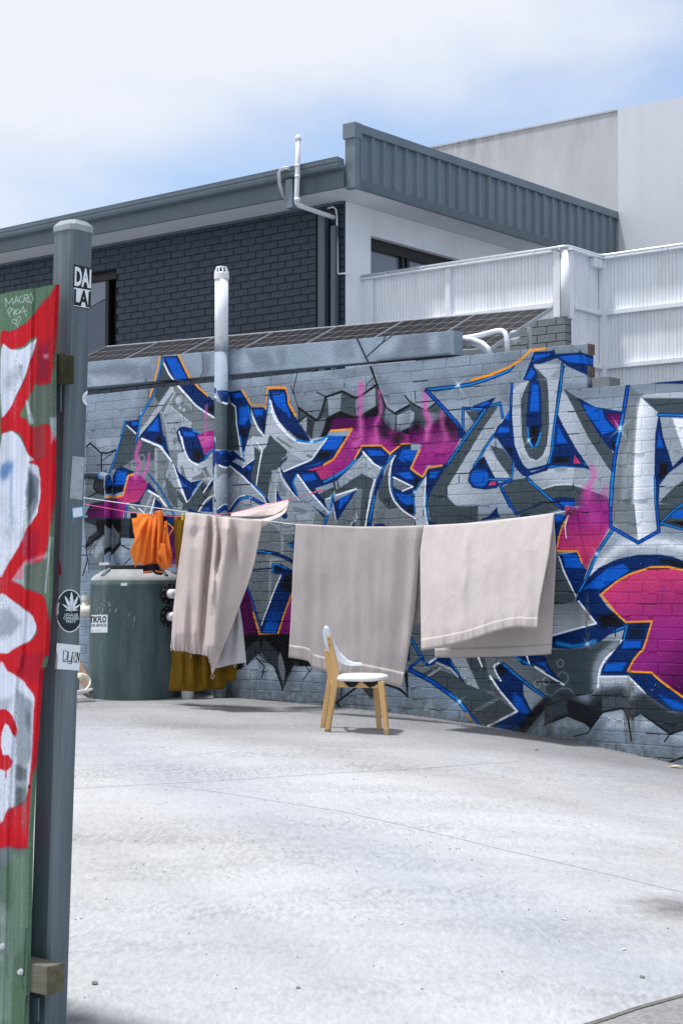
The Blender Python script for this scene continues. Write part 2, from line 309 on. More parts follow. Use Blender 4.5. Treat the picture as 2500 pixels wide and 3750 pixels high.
# ------------------------------------------------------------------ the mural
MURAL = '''
# soft grey cast sprayed round the letters
Z3 L GY w=90 b=70 a=.75 290,440 380,380 440,230 490,90 560,150 700,330 790,380 930,240 1000,330 1060,230 1150,260 1230,460 1400,300
A0 L GY w=60 b=46 a=.7 1560,1425 1700,1400 1880,1330 2000,1290 2120,1300
A0 L GY w=60 b=46 a=.6 2080,1420 2200,1440 2330,1400 2500,1400
C1 P GY b=60 a=.6 200,200 560,120 800,220 1050,250 1200,80 1500,260 1568,420 1300,460 600,560 280,460
Z3 P GY b=60 a=.5 110,420 240,400 240,700 110,760
# letters and rocks that carry on behind the washing and the tank
A0 P MG b=4 880,1880 2060,1880 2060,2420 1500,2480 1400,2700 1240,2560 1060,2480 900,2400
A0 P DG b=6 1060,1900 1300,1980 1420,2380 1240,2420 1120,2200
A0 P LM b=6 1560,1960 1880,1930 1960,2150 1760,2330 1600,2200
A0 P NB b=4 1420,1880 1560,1900 1640,2200 1560,2460 1460,2400 1500,2150
A0 P BL b=8 1450,1920 1540,1930 1590,2180 1530,2300
A0 P NB b=4 1900,1880 2050,1900 2010,2380 1880,2300 1960,2100
A0 D CY w=16 1060,2000 1200,2150 1300,2420
A0 L WH w=8 b=2 1660,1960 1780,2150 1900,2380
A0 P PU b=20 g=MP:700,1900,700,2300 560,2000 900,1900 940,2500 560,2480
A0 P LO b=20 300,2080 680,2060 760,2600 300,2600
A0 L BK w=8 b=3 420,2200 520,2300 560,2460 640,2540
# cracked render on the lintel and upper courses
L1 P GY b=60 a=.7 100,420 500,330 800,320 900,560 600,560 300,600
L1 P LL b=60 a=.5 120,500 420,480 700,520 560,600 200,640
L1 P GY b=50 a=.6 820,360 1000,300 1040,560 900,600
L3 P GY b=50 a=.7 380,200 480,200 460,520 340,560
L3 P LL b=60 a=.5 720,200 1000,170 1100,330 800,420
L3 P GY b=60 a=.6 1000,150 1300,120 1400,380 1100,420
L3 P GY b=50 a=.6 1420,90 1568,90 1568,340 1460,360
K1 P GY b=60 a=.6 -100,640 120,620 160,820 -80,860
K1 P GY b=70 a=.8 700,560 1000,540 1020,760 620,800
K1 P GY b=60 a=.5 1120,520 1280,510 1280,740 1140,760
K1 P LL b=60 a=.5 420,640 640,590 560,780 430,800
K1 P LL b=50 a=.5 1010,560 1110,550 1100,740 1020,750
K1 L DK w=34 b=20 a=.7 420,860 640,830 900,815 1240,775
K1 L GY w=90 b=60 a=.5 190,600 290,830 420,1098
K1 L DK w=22 b=6 180,590 285,815 330,900 400,1098
K1 L DK w=16 b=6 285,815 480,640 510,575
K1 L DK w=14 b=6 470,650 580,570
K1 L GY w=120 b=80 a=.45 420,860 620,820 900,800 1250,770
L3 L DK w=12 b=5 355,160 375,300 375,440 280,610
L3 L DK w=14 b=5 295,570 335,690
L3 L GY w=60 b=40 a=.5 400,180 420,420 330,560
L1 L GY w=40 b=30 a=.6 880,370 940,560
L1 L DK w=14 b=6 915,540 945,660 970,840
# --- top middle: broken render, dark hollow and magenta glow
C1 P GY b=30 a=.5 600,60 900,120 1100,60 1100,0 700,0
C1 P GY b=60 a=.55 260,440 330,560 500,600 620,500 560,380 420,460
C1 P DG b=8 290,450 500,580 600,320 790,260 950,340 1180,195 1240,330 1300,440 1400,510 1568,420 1568,640 1420,730 1250,650 1200,640 1000,700 650,680 560,790 430,820 320,690 280,610
C1 P LM b=6 g=GY:640,320,770,540 620,325 785,288 770,490 640,545
C1 P DG b=6 785,288 940,350 930,545 770,490
C1 P LM b=6 g=GY:1150,230,960,540 950,350 1170,220 1175,430 1000,530 930,545
C1 P GY b=8 480,600 600,560 580,760 440,810
C1 P LM b=6 300,630 385,545 390,740 345,700
C1 P DK b=10 395,560 470,610 440,800 380,740
C1 P DK b=8 1180,200 1240,330 1290,450 1250,650 1190,430
C1 P GY b=8 1290,460 1400,530 1390,740 1280,650
C1 P LM b=8 g=GY:1420,560,1568,650 1420,540 1568,470 1568,650 1420,730
C1 P BK b=14 620,560 770,488 930,548 1000,540 1190,425 1240,560 1290,655 1420,742 1568,670 1568,800 1300,860 1200,760 1000,640 700,610 600,800 540,800
C1 L BK w=24 b=6 290,450 400,530 490,592 530,570 560,500 600,330 790,260 950,340 1050,285 1180,190
C1 L BK w=26 b=8 1120,-10 1200,190 1290,430 1400,512 1568,420
C1 L LL w=14 b=10 a=.8 1165,60 1240,260 1310,440 1400,495
C1 L BK w=10 b=4 280,30 230,250 260,370 290,450 295,600
C1 L BK w=12 b=5 500,268 600,322
C1 L BK w=9 b=4 200,200 235,300
C1 L BK w=14 b=5 280,612 390,540
C1 L BK w=16 b=6 1510,310 1568,380
C1 L DK w=12 b=6 1150,110 1080,170 1060,260
# right part of the hollow
M1 P DG b=8 0,400 60,425 185,490 300,395 440,545 360,580 260,640 160,690 60,620 0,660
M1 P LM b=6 0,480 50,500 45,600 0,640
M1 P GY b=6 190,500 420,530 300,590 230,640
M1 L BK w=16 b=5 0,378 60,420 185,482 300,392
M1 L BK w=10 b=4 60,260 65,370
# magenta field
C1 P PU b=12 g=MP:900,640,950,880 690,570 1000,560 1200,540 1300,680 1568,760 1568,860 1470,870 1340,975 1240,890 1020,890 940,1040 800,1090 700,1040 770,900 910,690 650,700
C1 P MP b=4 g=PK:800,900,600,1260 1020,880 940,1040 870,1130 600,1270 555,1285 490,1170 400,1165 600,1095 700,1040 800,850 920,690 1000,760
M1 P PU b=14 g=MP:300,640,340,900 -10,700 60,620 160,690 220,720 260,640 360,580 440,545 540,640 590,780 430,1080 380,1120 200,1110 150,1240 10,1140 100,960 140,870 -10,860
M1 O BK r=60 b=50 a=.8 70,660
M1 O BK r=95 b=80 a=.7 400,640 480,720
M1 O PU r=100 b=90 a=.7 280,760
C1 O BK r=90 b=80 a=.8 1420,800 1270,720
C1 L SM w=70 b=46 a=.9 s 1010,190 1000,330 1000,560 1010,700 1000,800 940,880
C1 L SM w=52 b=36 a=.75 s 1215,270 1235,450 1215,560 1175,640 1190,820
C1 O SM r=90 b=90 a=.5 980,800 1160,830
M1 L SM w=62 b=44 a=.95 s 180,280 178,480 225,600 205,700 190,800
M1 L SM w=60 b=46 a=.7 s 370,500 375,640 420,800
M1 O SM r=120 b=120 a=.35 200,820 400,820
# --- left letter group: fills
Z3 P MG b=3 490,100 560,200 660,320 765,400 765,890 300,890 330,700 240,690 260,560 300,430 350,420 400,340 455,230
Z3 P LM b=3 830,400 870,330 910,560 960,380 1020,480 1050,330 1100,430 1200,530 1300,545 1340,525 1110,680 1100,700 1180,830 1250,960 830,960
L1 P LM b=6 1240,900 1568,1180 1568,1300 1400,1270 1370,1400 1440,1568 1260,1568 1190,1200 1120,990 1190,1050
L1 L LL w=78 b=6 1285,690 1110,950 960,1160 830,1340
L1 L LL w=22 b=5 1290,700 1330,740 1270,860 1290,950 1568,1180
L1 L MG w=26 b=6 1270,900 1568,1150
L1 L LL w=24 b=6 1250,890 1170,1050
L1 O LL r=58 b=8 1385,850
L1 O LL r=26 b=8 1410,955 1465,985
L1 L LM w=60 b=16 a=.7 1420,800 1568,950
L1 O MG r=42 w=18 b=5 1390,1165 1315,1290 1340,1430
L1 P DG b=8 640,1205 790,1335 770,1450 860,1395 1100,1500 1040,1568 505,1568
L1 P DG b=5 1165,320 1335,575 1310,660 1270,640 1100,880 1040,800 1110,520
L2 P DG b=6 520,0 860,20 1130,140 1040,170 1040,330 700,350 560,440 430,480 480,260
L2 L LM w=56 b=6 1062,180 1062,740
L2 L LM w=42 b=8 1280,360 1230,520 1170,710
L2 L LL w=24 b=6 a=.7 1090,120 1280,350
L2 P LM b=6 1240,360 1310,400 1400,640 1500,930 1420,1000 1310,760
L2 P DG b=14 a=.7 1180,560 1330,720 1480,950 1400,1060 1240,900
L2 O LM r=30 b=6 1265,605
L2 O LM r=55 w=16 b=6 a=.8 745,390 860,310
L2 O MG r=45 b=8 1340,60
L4 P LL b=8 0,240 110,210 170,330 290,390 400,330 510,200 510,640 350,620 160,660 60,580 0,490
L4 P MG b=5 40,430 70,410 100,520 130,600 60,560
L4 P MG b=5 200,590 330,530 370,450 400,420 470,560 350,610 220,620
L4 L LM w=34 b=5 360,480 430,640
L4 P DG b=10 0,760 130,930 350,640 500,740 400,920 300,1070 160,1050 0,1030
L4 P LM b=10 a=.8 0,880 80,960 60,1040 0,1060
L3 P LL b=5 1250,1375 1330,855 1420,1120 1568,1330 1568,1568 1350,1345 1280,1505
L3 P MG b=5 1060,1050 1240,1380 1280,1500 1130,1395 1060,1400 950,1568 940,1480
L3 P LL b=5 1090,1350 1135,1450 1120,1568 950,1568 1000,1450
L3 P DG b=6 720,880 830,950 860,1250 905,1568 700,1568
L3 P DG b=5 1320,1345 1568,1568 1285,1568
L4 P LL b=5 990,60 1110,0 1140,80 1090,320 940,440 960,330 990,200
L4 P DG b=6 1100,140 1190,210 1130,690 1030,600 1080,400 1100,330
L4 P DG b=8 1220,210 1290,0 1330,0 1568,170 1568,330 1440,450 1330,560 1290,900 1130,700 1170,440
L4 P LL b=8 1130,80 1220,200 1280,130 1310,0 1110,0
L4 P LM b=8 740,600 800,520 840,560 760,810 720,800
L4 P LM b=8 1340,545 1450,535 1490,700 1568,780 1568,900 1290,910
L4 O LL r=27 b=6 890,640 860,745 800,845 860,830
L4 L LM w=34 b=6 a=.8 s 960,580 960,700 1000,790 1060,800 1120,760
L4 P MG b=6 720,380 830,480 740,600 720,600
N1 P LM b=6 -20,480 90,480 250,760 380,920 480,980 600,1100 560,1280 -20,1280
N1 P LL b=6 0,-40 180,50 420,90 610,10 770,0 560,330 440,340 240,230 0,20
N1 L MG w=34 b=8 60,20 240,140 420,240 560,290
N1 P LL b=5 270,150 490,245 430,335 245,215
N1 L LM w=26 b=8 270,130 180,290 130,320
N1 P DG b=8 0,60 190,190 160,290 -20,330
N1 P GY b=10 a=.7 60,600 190,760 180,860 60,840
N1 P GY b=8 a=.7 s 290,1010 420,1030 480,1090 430,1130 300,1060
N1 L GY w=26 b=8 a=.7 s 60,1200 130,1280 220,1300 320,1240 310,1120
N1 P LL b=10 a=.7 s 20,520 80,560 60,700 10,650
N1 P LL b=12 a=.6 s 360,1120 500,1110 480,1180 350,1160
N1 P LM b=5 1290,215 1530,440 1460,620 1270,520 960,720 930,600 1100,450
N1 L LL w=30 b=10 a=.8 s 1190,540 1180,460 1240,370 1330,350 1390,440 1380,560
N1 O LL r=48 w=22 b=8 a=.8 1100,545 1460,500
N1 P DG b=5 960,730 1270,530 1450,620 1380,900 1310,1290 1210,1290 1280,740 1190,750 900,850 850,640 920,600
N1 L LM w=30 b=5 900,640 920,750
N1 P RK b=6 1190,780 1275,740 1240,1290 920,1290 950,1160
N1 L LM w=42 b=8 a=.9 670,830 830,780
N1 P DG b=5 640,830 900,700 860,810 740,930
N1 P LL b=8 1190,1070 1100,1280 1130,1290 1215,1170
# mid letter
N2 P MG b=5 380,60 330,120 290,300 290,500 340,700 480,870 660,970 660,1110 -10,1110 60,740 180,420 250,250
N2 P DG b=8 300,200 265,330 280,490 330,690 420,820 280,850 140,700 130,560 200,420
N2 P RK b=8 150,760 250,820 200,1110 120,1110
N2 P MG b=5 345,370 630,520 490,585 345,520
N2 P DG b=6 870,620 1250,-10 1445,-10 1130,560 1125,700 1250,795 1568,795 1568,1080 900,1080 840,800
# --- right letters: fills
M1 P MG b=60 a=.5 560,240 1150,130 1170,420 980,330 720,420
M1 P GY b=70 a=.8 1000,190 1300,60 1280,130 1180,170 1170,420 1060,400
M1 P DG b=4 640,490 830,490 735,630
M1 P LL b=4 g=GY:640,520,720,720 640,490 735,625 660,740 605,690
M1 P DG b=4 880,450 1020,430 870,640 700,920 560,1130 430,1380 430,1480 520,1568 180,1568 250,1400 400,1150 660,790
M1 P LL b=4 g=LM:560,1200,900,1200 1020,440 1055,600 1065,625 1000,640 930,830 800,1050 680,1180 655,1290 700,1370 860,1395 1000,1370 1040,1400 1100,1500 900,1540 600,1575 520,1568 440,1470 430,1370 560,1150 700,930 870,650
M1 P DG b=4 920,880 1080,930 1200,1090 1160,1250 1000,1040
M1 P LL b=4 890,900 1150,1255 970,1250 850,1000
M1 P DG b=5 1040,1400 1180,1290 1340,1250 1568,1450 1568,1580 1140,1580
W1 P LL b=4 725,470 770,420 880,370 830,480 800,540 800,700 810,900 840,1030 880,1110 950,1140 1010,1090 1050,990 1070,800 1060,450 1050,360 925,225 1185,212 1160,560 1130,820 1090,1080 1060,1150 1000,1210 920,1235 860,1215 790,1150 740,1030 720,800 715,600
W1 P LM b=4 1080,345 1150,255 1182,240 1165,350
W1 P LM b=10 790,1150 860,1215 1000,1210 1060,1150 1080,1090 950,1150 880,1130 800,1060
W1 P DG b=4 880,375 1050,368 1065,500 1070,800 1050,990 1010,1090 950,1142 880,1110 840,1030 810,900 800,560 830,480
W1 P DG b=4 935,250 1050,360 960,370 930,330
W1 P LB b=8 1210,240 1300,260 1440,340 1440,400 1220,400
R1 P DG b=4 190,225 360,340 640,720 740,930 780,1000 748,1195 640,1050 430,720 320,480 210,260
R1 P LL b=4 g=LM:300,700,480,700 195,230 330,490 480,790 700,1130 748,1195 735,1260 560,1240 500,1160 330,900 200,660 140,540 150,330
R1 P LM b=5 0,1160 500,1150 740,1230 700,1480 600,1440 470,1395 330,1350 200,1335 60,1370 0,1430
R1 P DG b=5 0,1430 60,1370 200,1335 330,1348 470,1395 600,1440 700,1470 720,1580 0,1580
R1 L WH w=16 b=12 a=.5 0,1400 60,1352 200,1318 400,1352 640,1440
N3 P LL b=5 g=LM:1200,300,1100,540 915,360 1000,320 1200,260 1568,245 1568,490 1300,497 1120,555 1000,420
N3 L WH w=20 b=12 a=.7 1120,552 1300,492 1568,488
N3 P DG b=5 530,540 700,420 900,400 1120,560 1300,507 1568,500 1568,690 1280,690 1400,840 1200,900 740,930
R1 P MG b=4 955,190 1080,312 1045,540 1005,1000 1000,1580 740,1580 830,1000 880,560 930,350
R1 P LL b=40 a=.4 870,1000 980,760 990,1300 860,1568
R1 P WH b=5 g=LL:1050,700,1250,720 1080,325 1285,512 1245,800 1240,1580 1000,1580 1005,1200 1040,550
R1 L WH w=60 b=40 a=.6 1075,360 1030,900 1020,1568
R1 P DG b=8 1105,340 1580,340 1580,512 1290,512
R1 P LL b=12 1120,285 1580,270 1580,335 1110,335
R1 P GY b=20 a=.9 955,195 1080,310 1060,400 940,330
R1 P LM b=4 1310,555 1450,565 1500,740 1568,900 1580,1000 1450,1120 1340,790
R1 P WH b=4 1450,570 1580,578 1580,960 1500,740
R1 P LM b=4 1300,1345 1580,1050 1580,1270 1430,1395 1290,1540
R1 P DG b=5 1285,1545 1430,1395 1580,1275 1580,1580
R2 P DG b=5 1260,-10 1580,-10 1580,260 1290,240
R2 P MG b=4 750,-10 1010,-10 1060,418 750,248
R2 P WH b=4 g=LL:1020,100,1250,100 1010,-10 1250,-10 1270,305 1055,418
# magenta patch under the arch and the big disk
R2 P MP b=4 g=PK:500,120,500,520 240,120 320,40 500,0 735,-20 735,270 750,300 600,520 470,735 440,725 360,530 130,520 140,400 185,220
R2 L SM w=110 b=90 a=.55 470,-100 480,40 540,140
R1 L SM w=52 b=36 a=.8 s 520,1130 540,1240 470,1390 470,1460
R1 L SM w=110 b=70 a=.7 s 470,1420 480,1500 490,1580
R1 L SM w=46 b=40 a=.6 680,1360 670,1580
R1 O MP r=120 b=110 a=.7 470,1568 640,1568
R2 L LM w=120 b=30 770,290 640,520 520,720
R2 P LL b=30 g=LM:1000,450,1000,620 460,860 600,690 760,530 930,440 1100,420 1400,420 1580,480 1580,640 1400,575 1200,570 1050,575 820,620 600,730
R2 L WH w=90 b=60 a=.8 s 480,820 620,670 760,545 900,450 1100,420 1350,425 1568,480
R2 P NB b=4 460,855 600,722 820,620 1050,572 1300,568 1440,590 1580,645 1580,760 1400,700 1200,712 1000,770 800,880 640,1000 600,1030 700,1170 900,1350 1210,1340 1140,1580 60,1580 80,1490 570,1370 480,1240 370,1100 320,1130 380,990
R2 P BL b=8 545,860 700,725 880,675 960,745 800,860 620,960 430,960
R2 L BK w=60 b=36 a=.9 s 1330,640 1450,660 1580,700
R2 P BK b=40 600,1275 780,1230 890,1390 640,1395
R2 P PK b=3 g=MP:900,900,1000,1500 640,1020 800,882 960,792 1200,722 1400,722 1580,765 1580,1580 1150,1580 1210,1345 910,1345 790,1230
R2 L MP w=60 b=40 a=.5 1340,960 1310,1180 1360,1500
R2 L OR w=23 b=3 1580,748 1400,712 1280,710 1200,714 960,792 800,882 625,1030 800,1240 910,1345 1210,1335 1140,1580
R2 P DG b=5 105,600 140,600 200,760 335,1050 310,1130 90,1145
R2 P MG b=5 g=LL:200,1150,160,1460 85,1150 370,1105 480,1250 570,1362 70,1490
R2 P LM b=4 895,1430 850,1580 600,1580 720,1490
R2 P NB b=4 95,105 240,120 180,230 130,380 112,540 150,570 360,545 440,730 470,740 380,990 330,1045 240,850 140,600
R2 P BL b=14 185,565 340,570 430,725 220,720
R2 P BL b=14 105,110 200,115 180,190 100,190
R2 L OR w=20 b=3 248,130 185,235 142,360 122,500 130,530 355,528 410,665
R2 L WH w=20 b=4 145,598 200,760 335,1045
R2 L WH w=22 b=5 368,1103 570,1360 350,1420 65,1500
R2 D CY w=42 770,270 600,520 560,600 460,850 380,990
R2 L CY w=20 b=8 600,540 480,800
R2 D CY w=42 780,1450 925,1385 880,1580
R2 P BK b=50 a=.6 930,1400 1100,1400 1100,1530 940,1530
R2 D BL w=46 735,-10 737,250 1055,432 1290,300 1262,-10
R2 P BL b=10 1430,100 1580,40 1580,150 1420,150
R2 P BK b=12 1380,195 1560,188 1580,245
R2 D CY w=38 1580,-20 1450,70 1315,208 1560,275
# right letter blues
R1 P NB b=4 355,332 560,440 860,492 880,520 830,800 800,962 720,920 590,740 480,560 410,440
R1 P BL b=8 420,408 640,470 660,560 740,660 800,705 640,760 600,700 520,590 450,500
R1 P PU b=6 g=MP:780,520,800,660 680,512 860,522 830,640 800,682 740,620
R1 P BK b=14 735,870 800,850 790,945
R1 P NB b=4 120,505 190,650 330,900 505,1165 430,1140 200,1128 0,1152 30,1060 70,950 95,650
R1 P BL b=10 130,640 245,862 115,862
R1 P BK b=14 80,1020 260,1015 250,1080 65,1085
R1 L CY w=30 b=12 30,1118 300,1110 440,1105
R1 P PK b=3 325,990 400,1100 305,1096
R1 D CY w=42 190,-20 150,200 115,500 80,900 40,1080 0,1140
R1 P NB b=4 1190,160 1580,128 1580,175 1260,172
R1 P NB b=4 1290,525 1305,560 1340,790 1400,960 1450,1130 1580,995 1580,1070 1400,1200 1300,1335 1290,1580 1240,1580 1240,1100 1250,750
R1 P BL b=14 1290,720 1345,905 1265,910
R1 P BK b=12 1300,1090 1400,1100 1390,1200 1290,1290
R1 D CY w=48 1285,532 1580,536
R1 D CY w=34 1245,1250 1255,1580
R1 D BL w=56 940,175 885,500 830,800 790,1000 755,1300 735,1580
R1 L CY w=26 b=10 875,540 830,780 805,880
R1 L CY w=26 b=10 760,1200 740,1568
# O and top ribbon
W1 P NB b=4 820,370 900,170 930,100 1090,90 1125,75 1130,120 1380,105 1440,130 1440,325 1250,240 1150,160 1000,215 920,222 965,330 950,385 840,372
W1 P BL b=6 935,130 1080,112 1080,140 915,190
W1 P BL b=6 1150,140 1380,122 1440,160 1440,215 1250,200
W1 P BL b=8 840,360 900,250 940,300 900,365
W1 P NB b=4 890,380 970,372 990,450 1000,600 1000,780 990,900 950,1022 900,1015 860,920 850,780 870,500
W1 P BL b=14 905,400 970,420 978,670 890,670
W1 P BK b=16 890,820 970,820 955,960 905,960
W1 L CY w=20 b=7 865,830 880,960 910,1012
W1 L CY w=20 b=7 990,880 965,960 940,1012
W1 D BL w=32 715,410 702,700 728,1000 800,1180 860,1235
W1 D CY w=34 1195,220 1180,450 1140,680 1120,820 1090,1090 1060,1180
W1 L NB w=26 b=4 850,1238 1000,1205 1080,1180 1400,1185
# Z letter blues
M1 P NB b=4 715,432 990,325 940,410 880,480 820,560 770,520 830,470
M1 P BL b=8 770,425 900,370 915,405 830,435
M1 P NB b=4 1060,620 1170,440 1180,780 1220,960 1330,1150 1400,1190 1580,1130 1580,1170 1350,1240 1300,1235 1220,1150 1160,1030 1080,920 1000,800 950,790 1010,660
M1 P BL b=8 1035,668 1140,665 1140,735 1000,737
M1 P BL b=8 1085,565 1145,470 1140,600
M1 P BK b=18 1100,880 1180,930 1170,1010
M1 P NB b=4 850,1005 970,1240 1030,1330 1000,1372 860,1392 720,1370 665,1290 690,1180 760,1090
M1 P BL b=12 s 745,1170 870,1175 905,1240 890,1310 830,1358 740,1340 700,1290 700,1220
M1 P PK b=4 930,1295 990,1290 985,1335 890,1350
M1 O BK r=36 b=26 825,1080
M1 D CY w=36 960,765 850,930 790,1040 735,1120
M1 D CY w=36 905,1272 1160,1278 1195,1080
M1 D BL w=34 1170,1282 1040,1335
M1 D CY w=42 1035,1335 1150,1580
M1 D CY w=40 925,428 1035,395 1065,560
M1 D CY w=42 610,690 612,458 830,466
M1 D CY w=46 865,470 640,790 430,1100 330,1180
M1 P NB b=4 380,1100 430,1100 330,1270 250,1400 190,1568 190,1150
M1 P BL b=12 235,1190 330,1180 300,1260 230,1290
M1 D CY w=52 1180,-30 1130,25 900,115 700,180 560,205 190,245
M1 D BL w=52 190,250 400,470 560,650 590,780
M1 P NB b=6 560,640 650,740 600,800 550,800
M1 L OR w=28 b=3 705,132 900,78 1130,-12
W1 L OR w=22 b=3 330,372 520,322 700,240 820,160 890,88 1035,70
N3 D BL w=50 900,395 1000,500 1250,710 1415,845
N3 L CY w=22 b=8 920,430 1250,710
N3 P NB b=4 1275,690 1400,668 1580,690 1580,840 1400,845
N3 P BL b=10 1350,745 1580,738 1580,810 1430,805
N3 D BL w=46 525,515 640,740 745,915
N3 L NB w=20 b=4 740,905 900,845 1120,765
N3 P NB b=4 470,810 480,900 520,960 200,1010 350,940
# letter E/S: blues
N2 P NB b=4 400,20 700,-10 600,260 620,290 770,385 830,345 660,590 640,965 480,845 370,700 330,500 320,200
N2 P BL b=10 440,0 690,-5 620,170 480,160 420,110
N2 P BL b=10 390,328 580,305 650,405 540,410
N2 P BL b=10 380,615 620,640 640,770 560,790 450,720
N2 O BK r=60 b=44 690,440 600,850
N2 P MG b=5 345,372 632,520 490,585 345,522
N2 L WH w=22 b=4 350,382 630,520 485,582
N2 P NB b=4 830,290 1085,225 1000,420 880,600 830,720 860,1000 990,1070 870,1080 820,900 815,650
N2 P BL b=10 880,310 1010,298 950,400 870,400
N2 P LL b=4 825,370 808,640 802,800 855,1085 680,1100 660,960 665,650 700,560
N2 L WH w=24 b=5 815,400 803,640 798,800 845,1085
N2 D CY w=34 745,445 655,590 640,700 660,900
N2 L CY w=24 b=8 830,640 815,800 845,1000
N2 L OR w=27 b=3 735,-10 600,258 690,330 770,375 800,320 850,250 1050,215
N2 D CY w=52 415,-20 240,190 130,430 60,750 15,1110
N2 L WH w=24 b=4 s 400,40 340,150 298,330 295,520 350,700 480,855 660,970
N2 D CY w=26 325,340 325,560 385,720
N2 P NB b=4 80,1060 200,1050 300,1110 90,1110
# Z with magenta
N1 P NB b=4 785,-10 1065,-10 1000,130 850,345 720,412 560,480 150,515 120,490 550,340 660,190
N1 P BL b=10 800,-10 1020,-10 960,110 900,190 680,180
N1 P BK b=30 650,225 830,225 790,300 640,310
N1 P BL b=8 430,442 720,350 660,400
N1 P MP b=4 g=PK:900,440,650,600 480,480 720,405 1010,340 1180,330 1000,492 700,622 620,490
N1 P NB b=4 150,508 480,482 620,490 700,622 1000,492 1220,250 1280,160 1335,190 1100,450 900,640 600,740 640,800 740,930 790,1070 700,960 520,760 360,540 330,540 290,640 385,915 330,875 180,640 100,460
N1 P BL b=8 405,545 580,525 630,620 450,642
N1 L CY w=38 b=14 730,645 900,560 1070,445 1180,330
N1 L OR w=22 b=3 1070,-10 930,200 860,330 725,408
N1 L OR w=20 b=3 1168,312 1215,240 1275,128 1560,130
N1 L WH w=26 b=4 770,20 570,300 540,332 150,497
N1 L NB w=14 b=3 s 200,290 120,350 100,460 150,600
N1 L CY w=22 b=8 330,560 280,650 310,750 370,880
N1 L WH w=18 b=4 s 92,450 130,600 240,760 380,918
N1 L WH w=26 b=4 350,545 520,780 785,1075
N1 L WH w=24 b=4 1290,215 1400,330 1535,440
N1 L WH w=26 b=4 1455,615 1400,800 1320,1290
N1 P NB b=4 1480,640 1580,470 1580,580 1440,900 1395,1290 1335,1290 1400,950
N1 L CY w=24 b=9 1450,850 1380,1220
N1 P NB b=4 850,810 880,930 1205,755 920,1205 890,1150 850,1000 780,1080 700,1270 755,1280 830,1000
N1 P BL b=8 955,880 1115,820 1080,890 940,1060
N1 L WH w=28 b=4 900,840 1190,746
N1 L WH w=16 b=4 t 850,930 905,1225
N1 L WH w=22 b=8 a=.85 745,900 825,875
N1 L CY w=28 b=9 850,820 820,1020 730,1250
N1 P NB b=4 40,755 130,920 190,1070 205,1150 170,1195 120,1150 40,930
N1 P BL b=10 60,860 110,930 180,1120 110,1080
N1 L WH w=18 b=4 35,760 40,930
N1 P NB b=4 560,985 760,1140 720,1160
N1 P NB b=4 1170,1215 1165,1290 1110,1290
C1 P NB b=4 1480,870 1580,860 1580,1100 1420,1000 1340,980
C1 P BL b=12 1480,930 1580,920 1580,1060 1440,1020
C1 P NB b=4 1020,895 1240,892 1335,985 1290,1110 1200,1130 1050,960
C1 P BL b=10 1070,935 1230,940 1300,1000 1110,1005
C1 L OR w=22 b=3 935,1030 1020,885 1240,885 1338,978 1475,868 1580,868
C1 L WH w=20 b=4 1030,960 1130,1080 1225,1135
# M letter blues
C1 P NB b=4 -10,230 140,232 250,540 300,640 400,780 430,832 360,840 270,800 60,600 -10,450
C1 P BL b=14 5,272 130,268 160,400 200,560 120,560 5,420
C1 P BK b=24 240,740 360,780 380,820 300,790
C1 L OR w=28 b=3 -60,222 140,220 180,400 255,540
C1 L WH w=34 b=5 s -20,490 60,640 180,770 290,840 430,852
C1 L CY w=24 b=9 s 270,822 430,848 540,820 625,778
C1 L OR w=24 b=3 665,712 760,705 905,690 780,910 690,1040 580,1105
L3 P NB b=4 720,730 900,698 1050,930 1060,1200 960,1580 900,1580 860,1300 830,950 770,890
L3 P BL b=12 780,755 900,740 940,800 820,822
L3 P BL b=14 880,940 1000,932 1020,1100 960,1200 880,1185
L3 P BK b=26 900,1260 1030,1260 950,1390
L3 L CY w=22 b=8 1010,930 1055,1180
L3 P NB b=4 1050,948 1250,948 1300,698 1290,1000 1245,1345 1150,1200
L3 P BL b=10 1090,980 1230,976 1220,1060 1120,1082
L3 P BK b=24 1200,1120 1245,1110 1240,1290
L3 L CY w=24 b=8 1308,715 1290,1010
L3 L OR w=24 b=3 928,692 1060,920 1240,920 1265,972 1290,662 1545,664 1580,790
L3 P NB b=4 1310,690 1550,690 1580,800 1580,1290 1450,1130 1380,1000 1325,850
L3 P BL b=12 1350,742 1530,736 1580,1000 1580,1060 1400,900
L3 L WH w=22 b=4 780,895 830,940 850,1200 902,1568
L4 L WH w=20 b=4 880,0 922,285
L3 L WH w=26 b=5 t 1052,1030 1150,1250 1245,1375
L3 L WH w=32 b=5 s 1328,850 1420,1120 1580,1330
L4 P NB b=4 700,225 800,195 890,280 970,340 982,362 850,310 780,352 940,440 1080,330 1215,330 1100,350 1040,600 1300,900 1322,955 1268,945 1000,620 700,385
L4 P BL b=8 715,210 785,215 770,272
L4 P BL b=8 985,430 1070,402 1040,480
L4 O BK r=30 b=20 990,520
L4 L CY w=24 b=9 1050,660 1260,865
L4 L CY w=22 b=8 900,0 940,290
L4 L WH w=24 b=4 750,420 950,580 1240,880 1278,965
L4 L WH w=15 b=4 930,440 1085,330
L4 L WH w=22 b=5 1210,215 1170,400 1130,690
L4 L WH w=18 b=5 1140,80 1218,205
L4 D BL w=52 s 740,1085 870,915 980,865 1090,895 1240,985
L4 L CY w=22 b=8 s 900,900 970,868 1060,872
L4 L WH w=18 b=4 s 740,1040 860,880 965,840
L4 P NB b=4 0,490 60,580 160,660 350,620 140,910 70,770 -10,600
L4 P BL b=10 10,545 60,620 130,690 90,735
L4 P BK b=22 90,780 190,770 140,880
L4 L WH w=22 b=4 -10,600 60,780 132,935
L4 L LL w=24 b=4 350,640 150,925
L4 L CY w=18 b=7 320,640 190,840
L4 P NB b=4 508,620 512,700 385,800
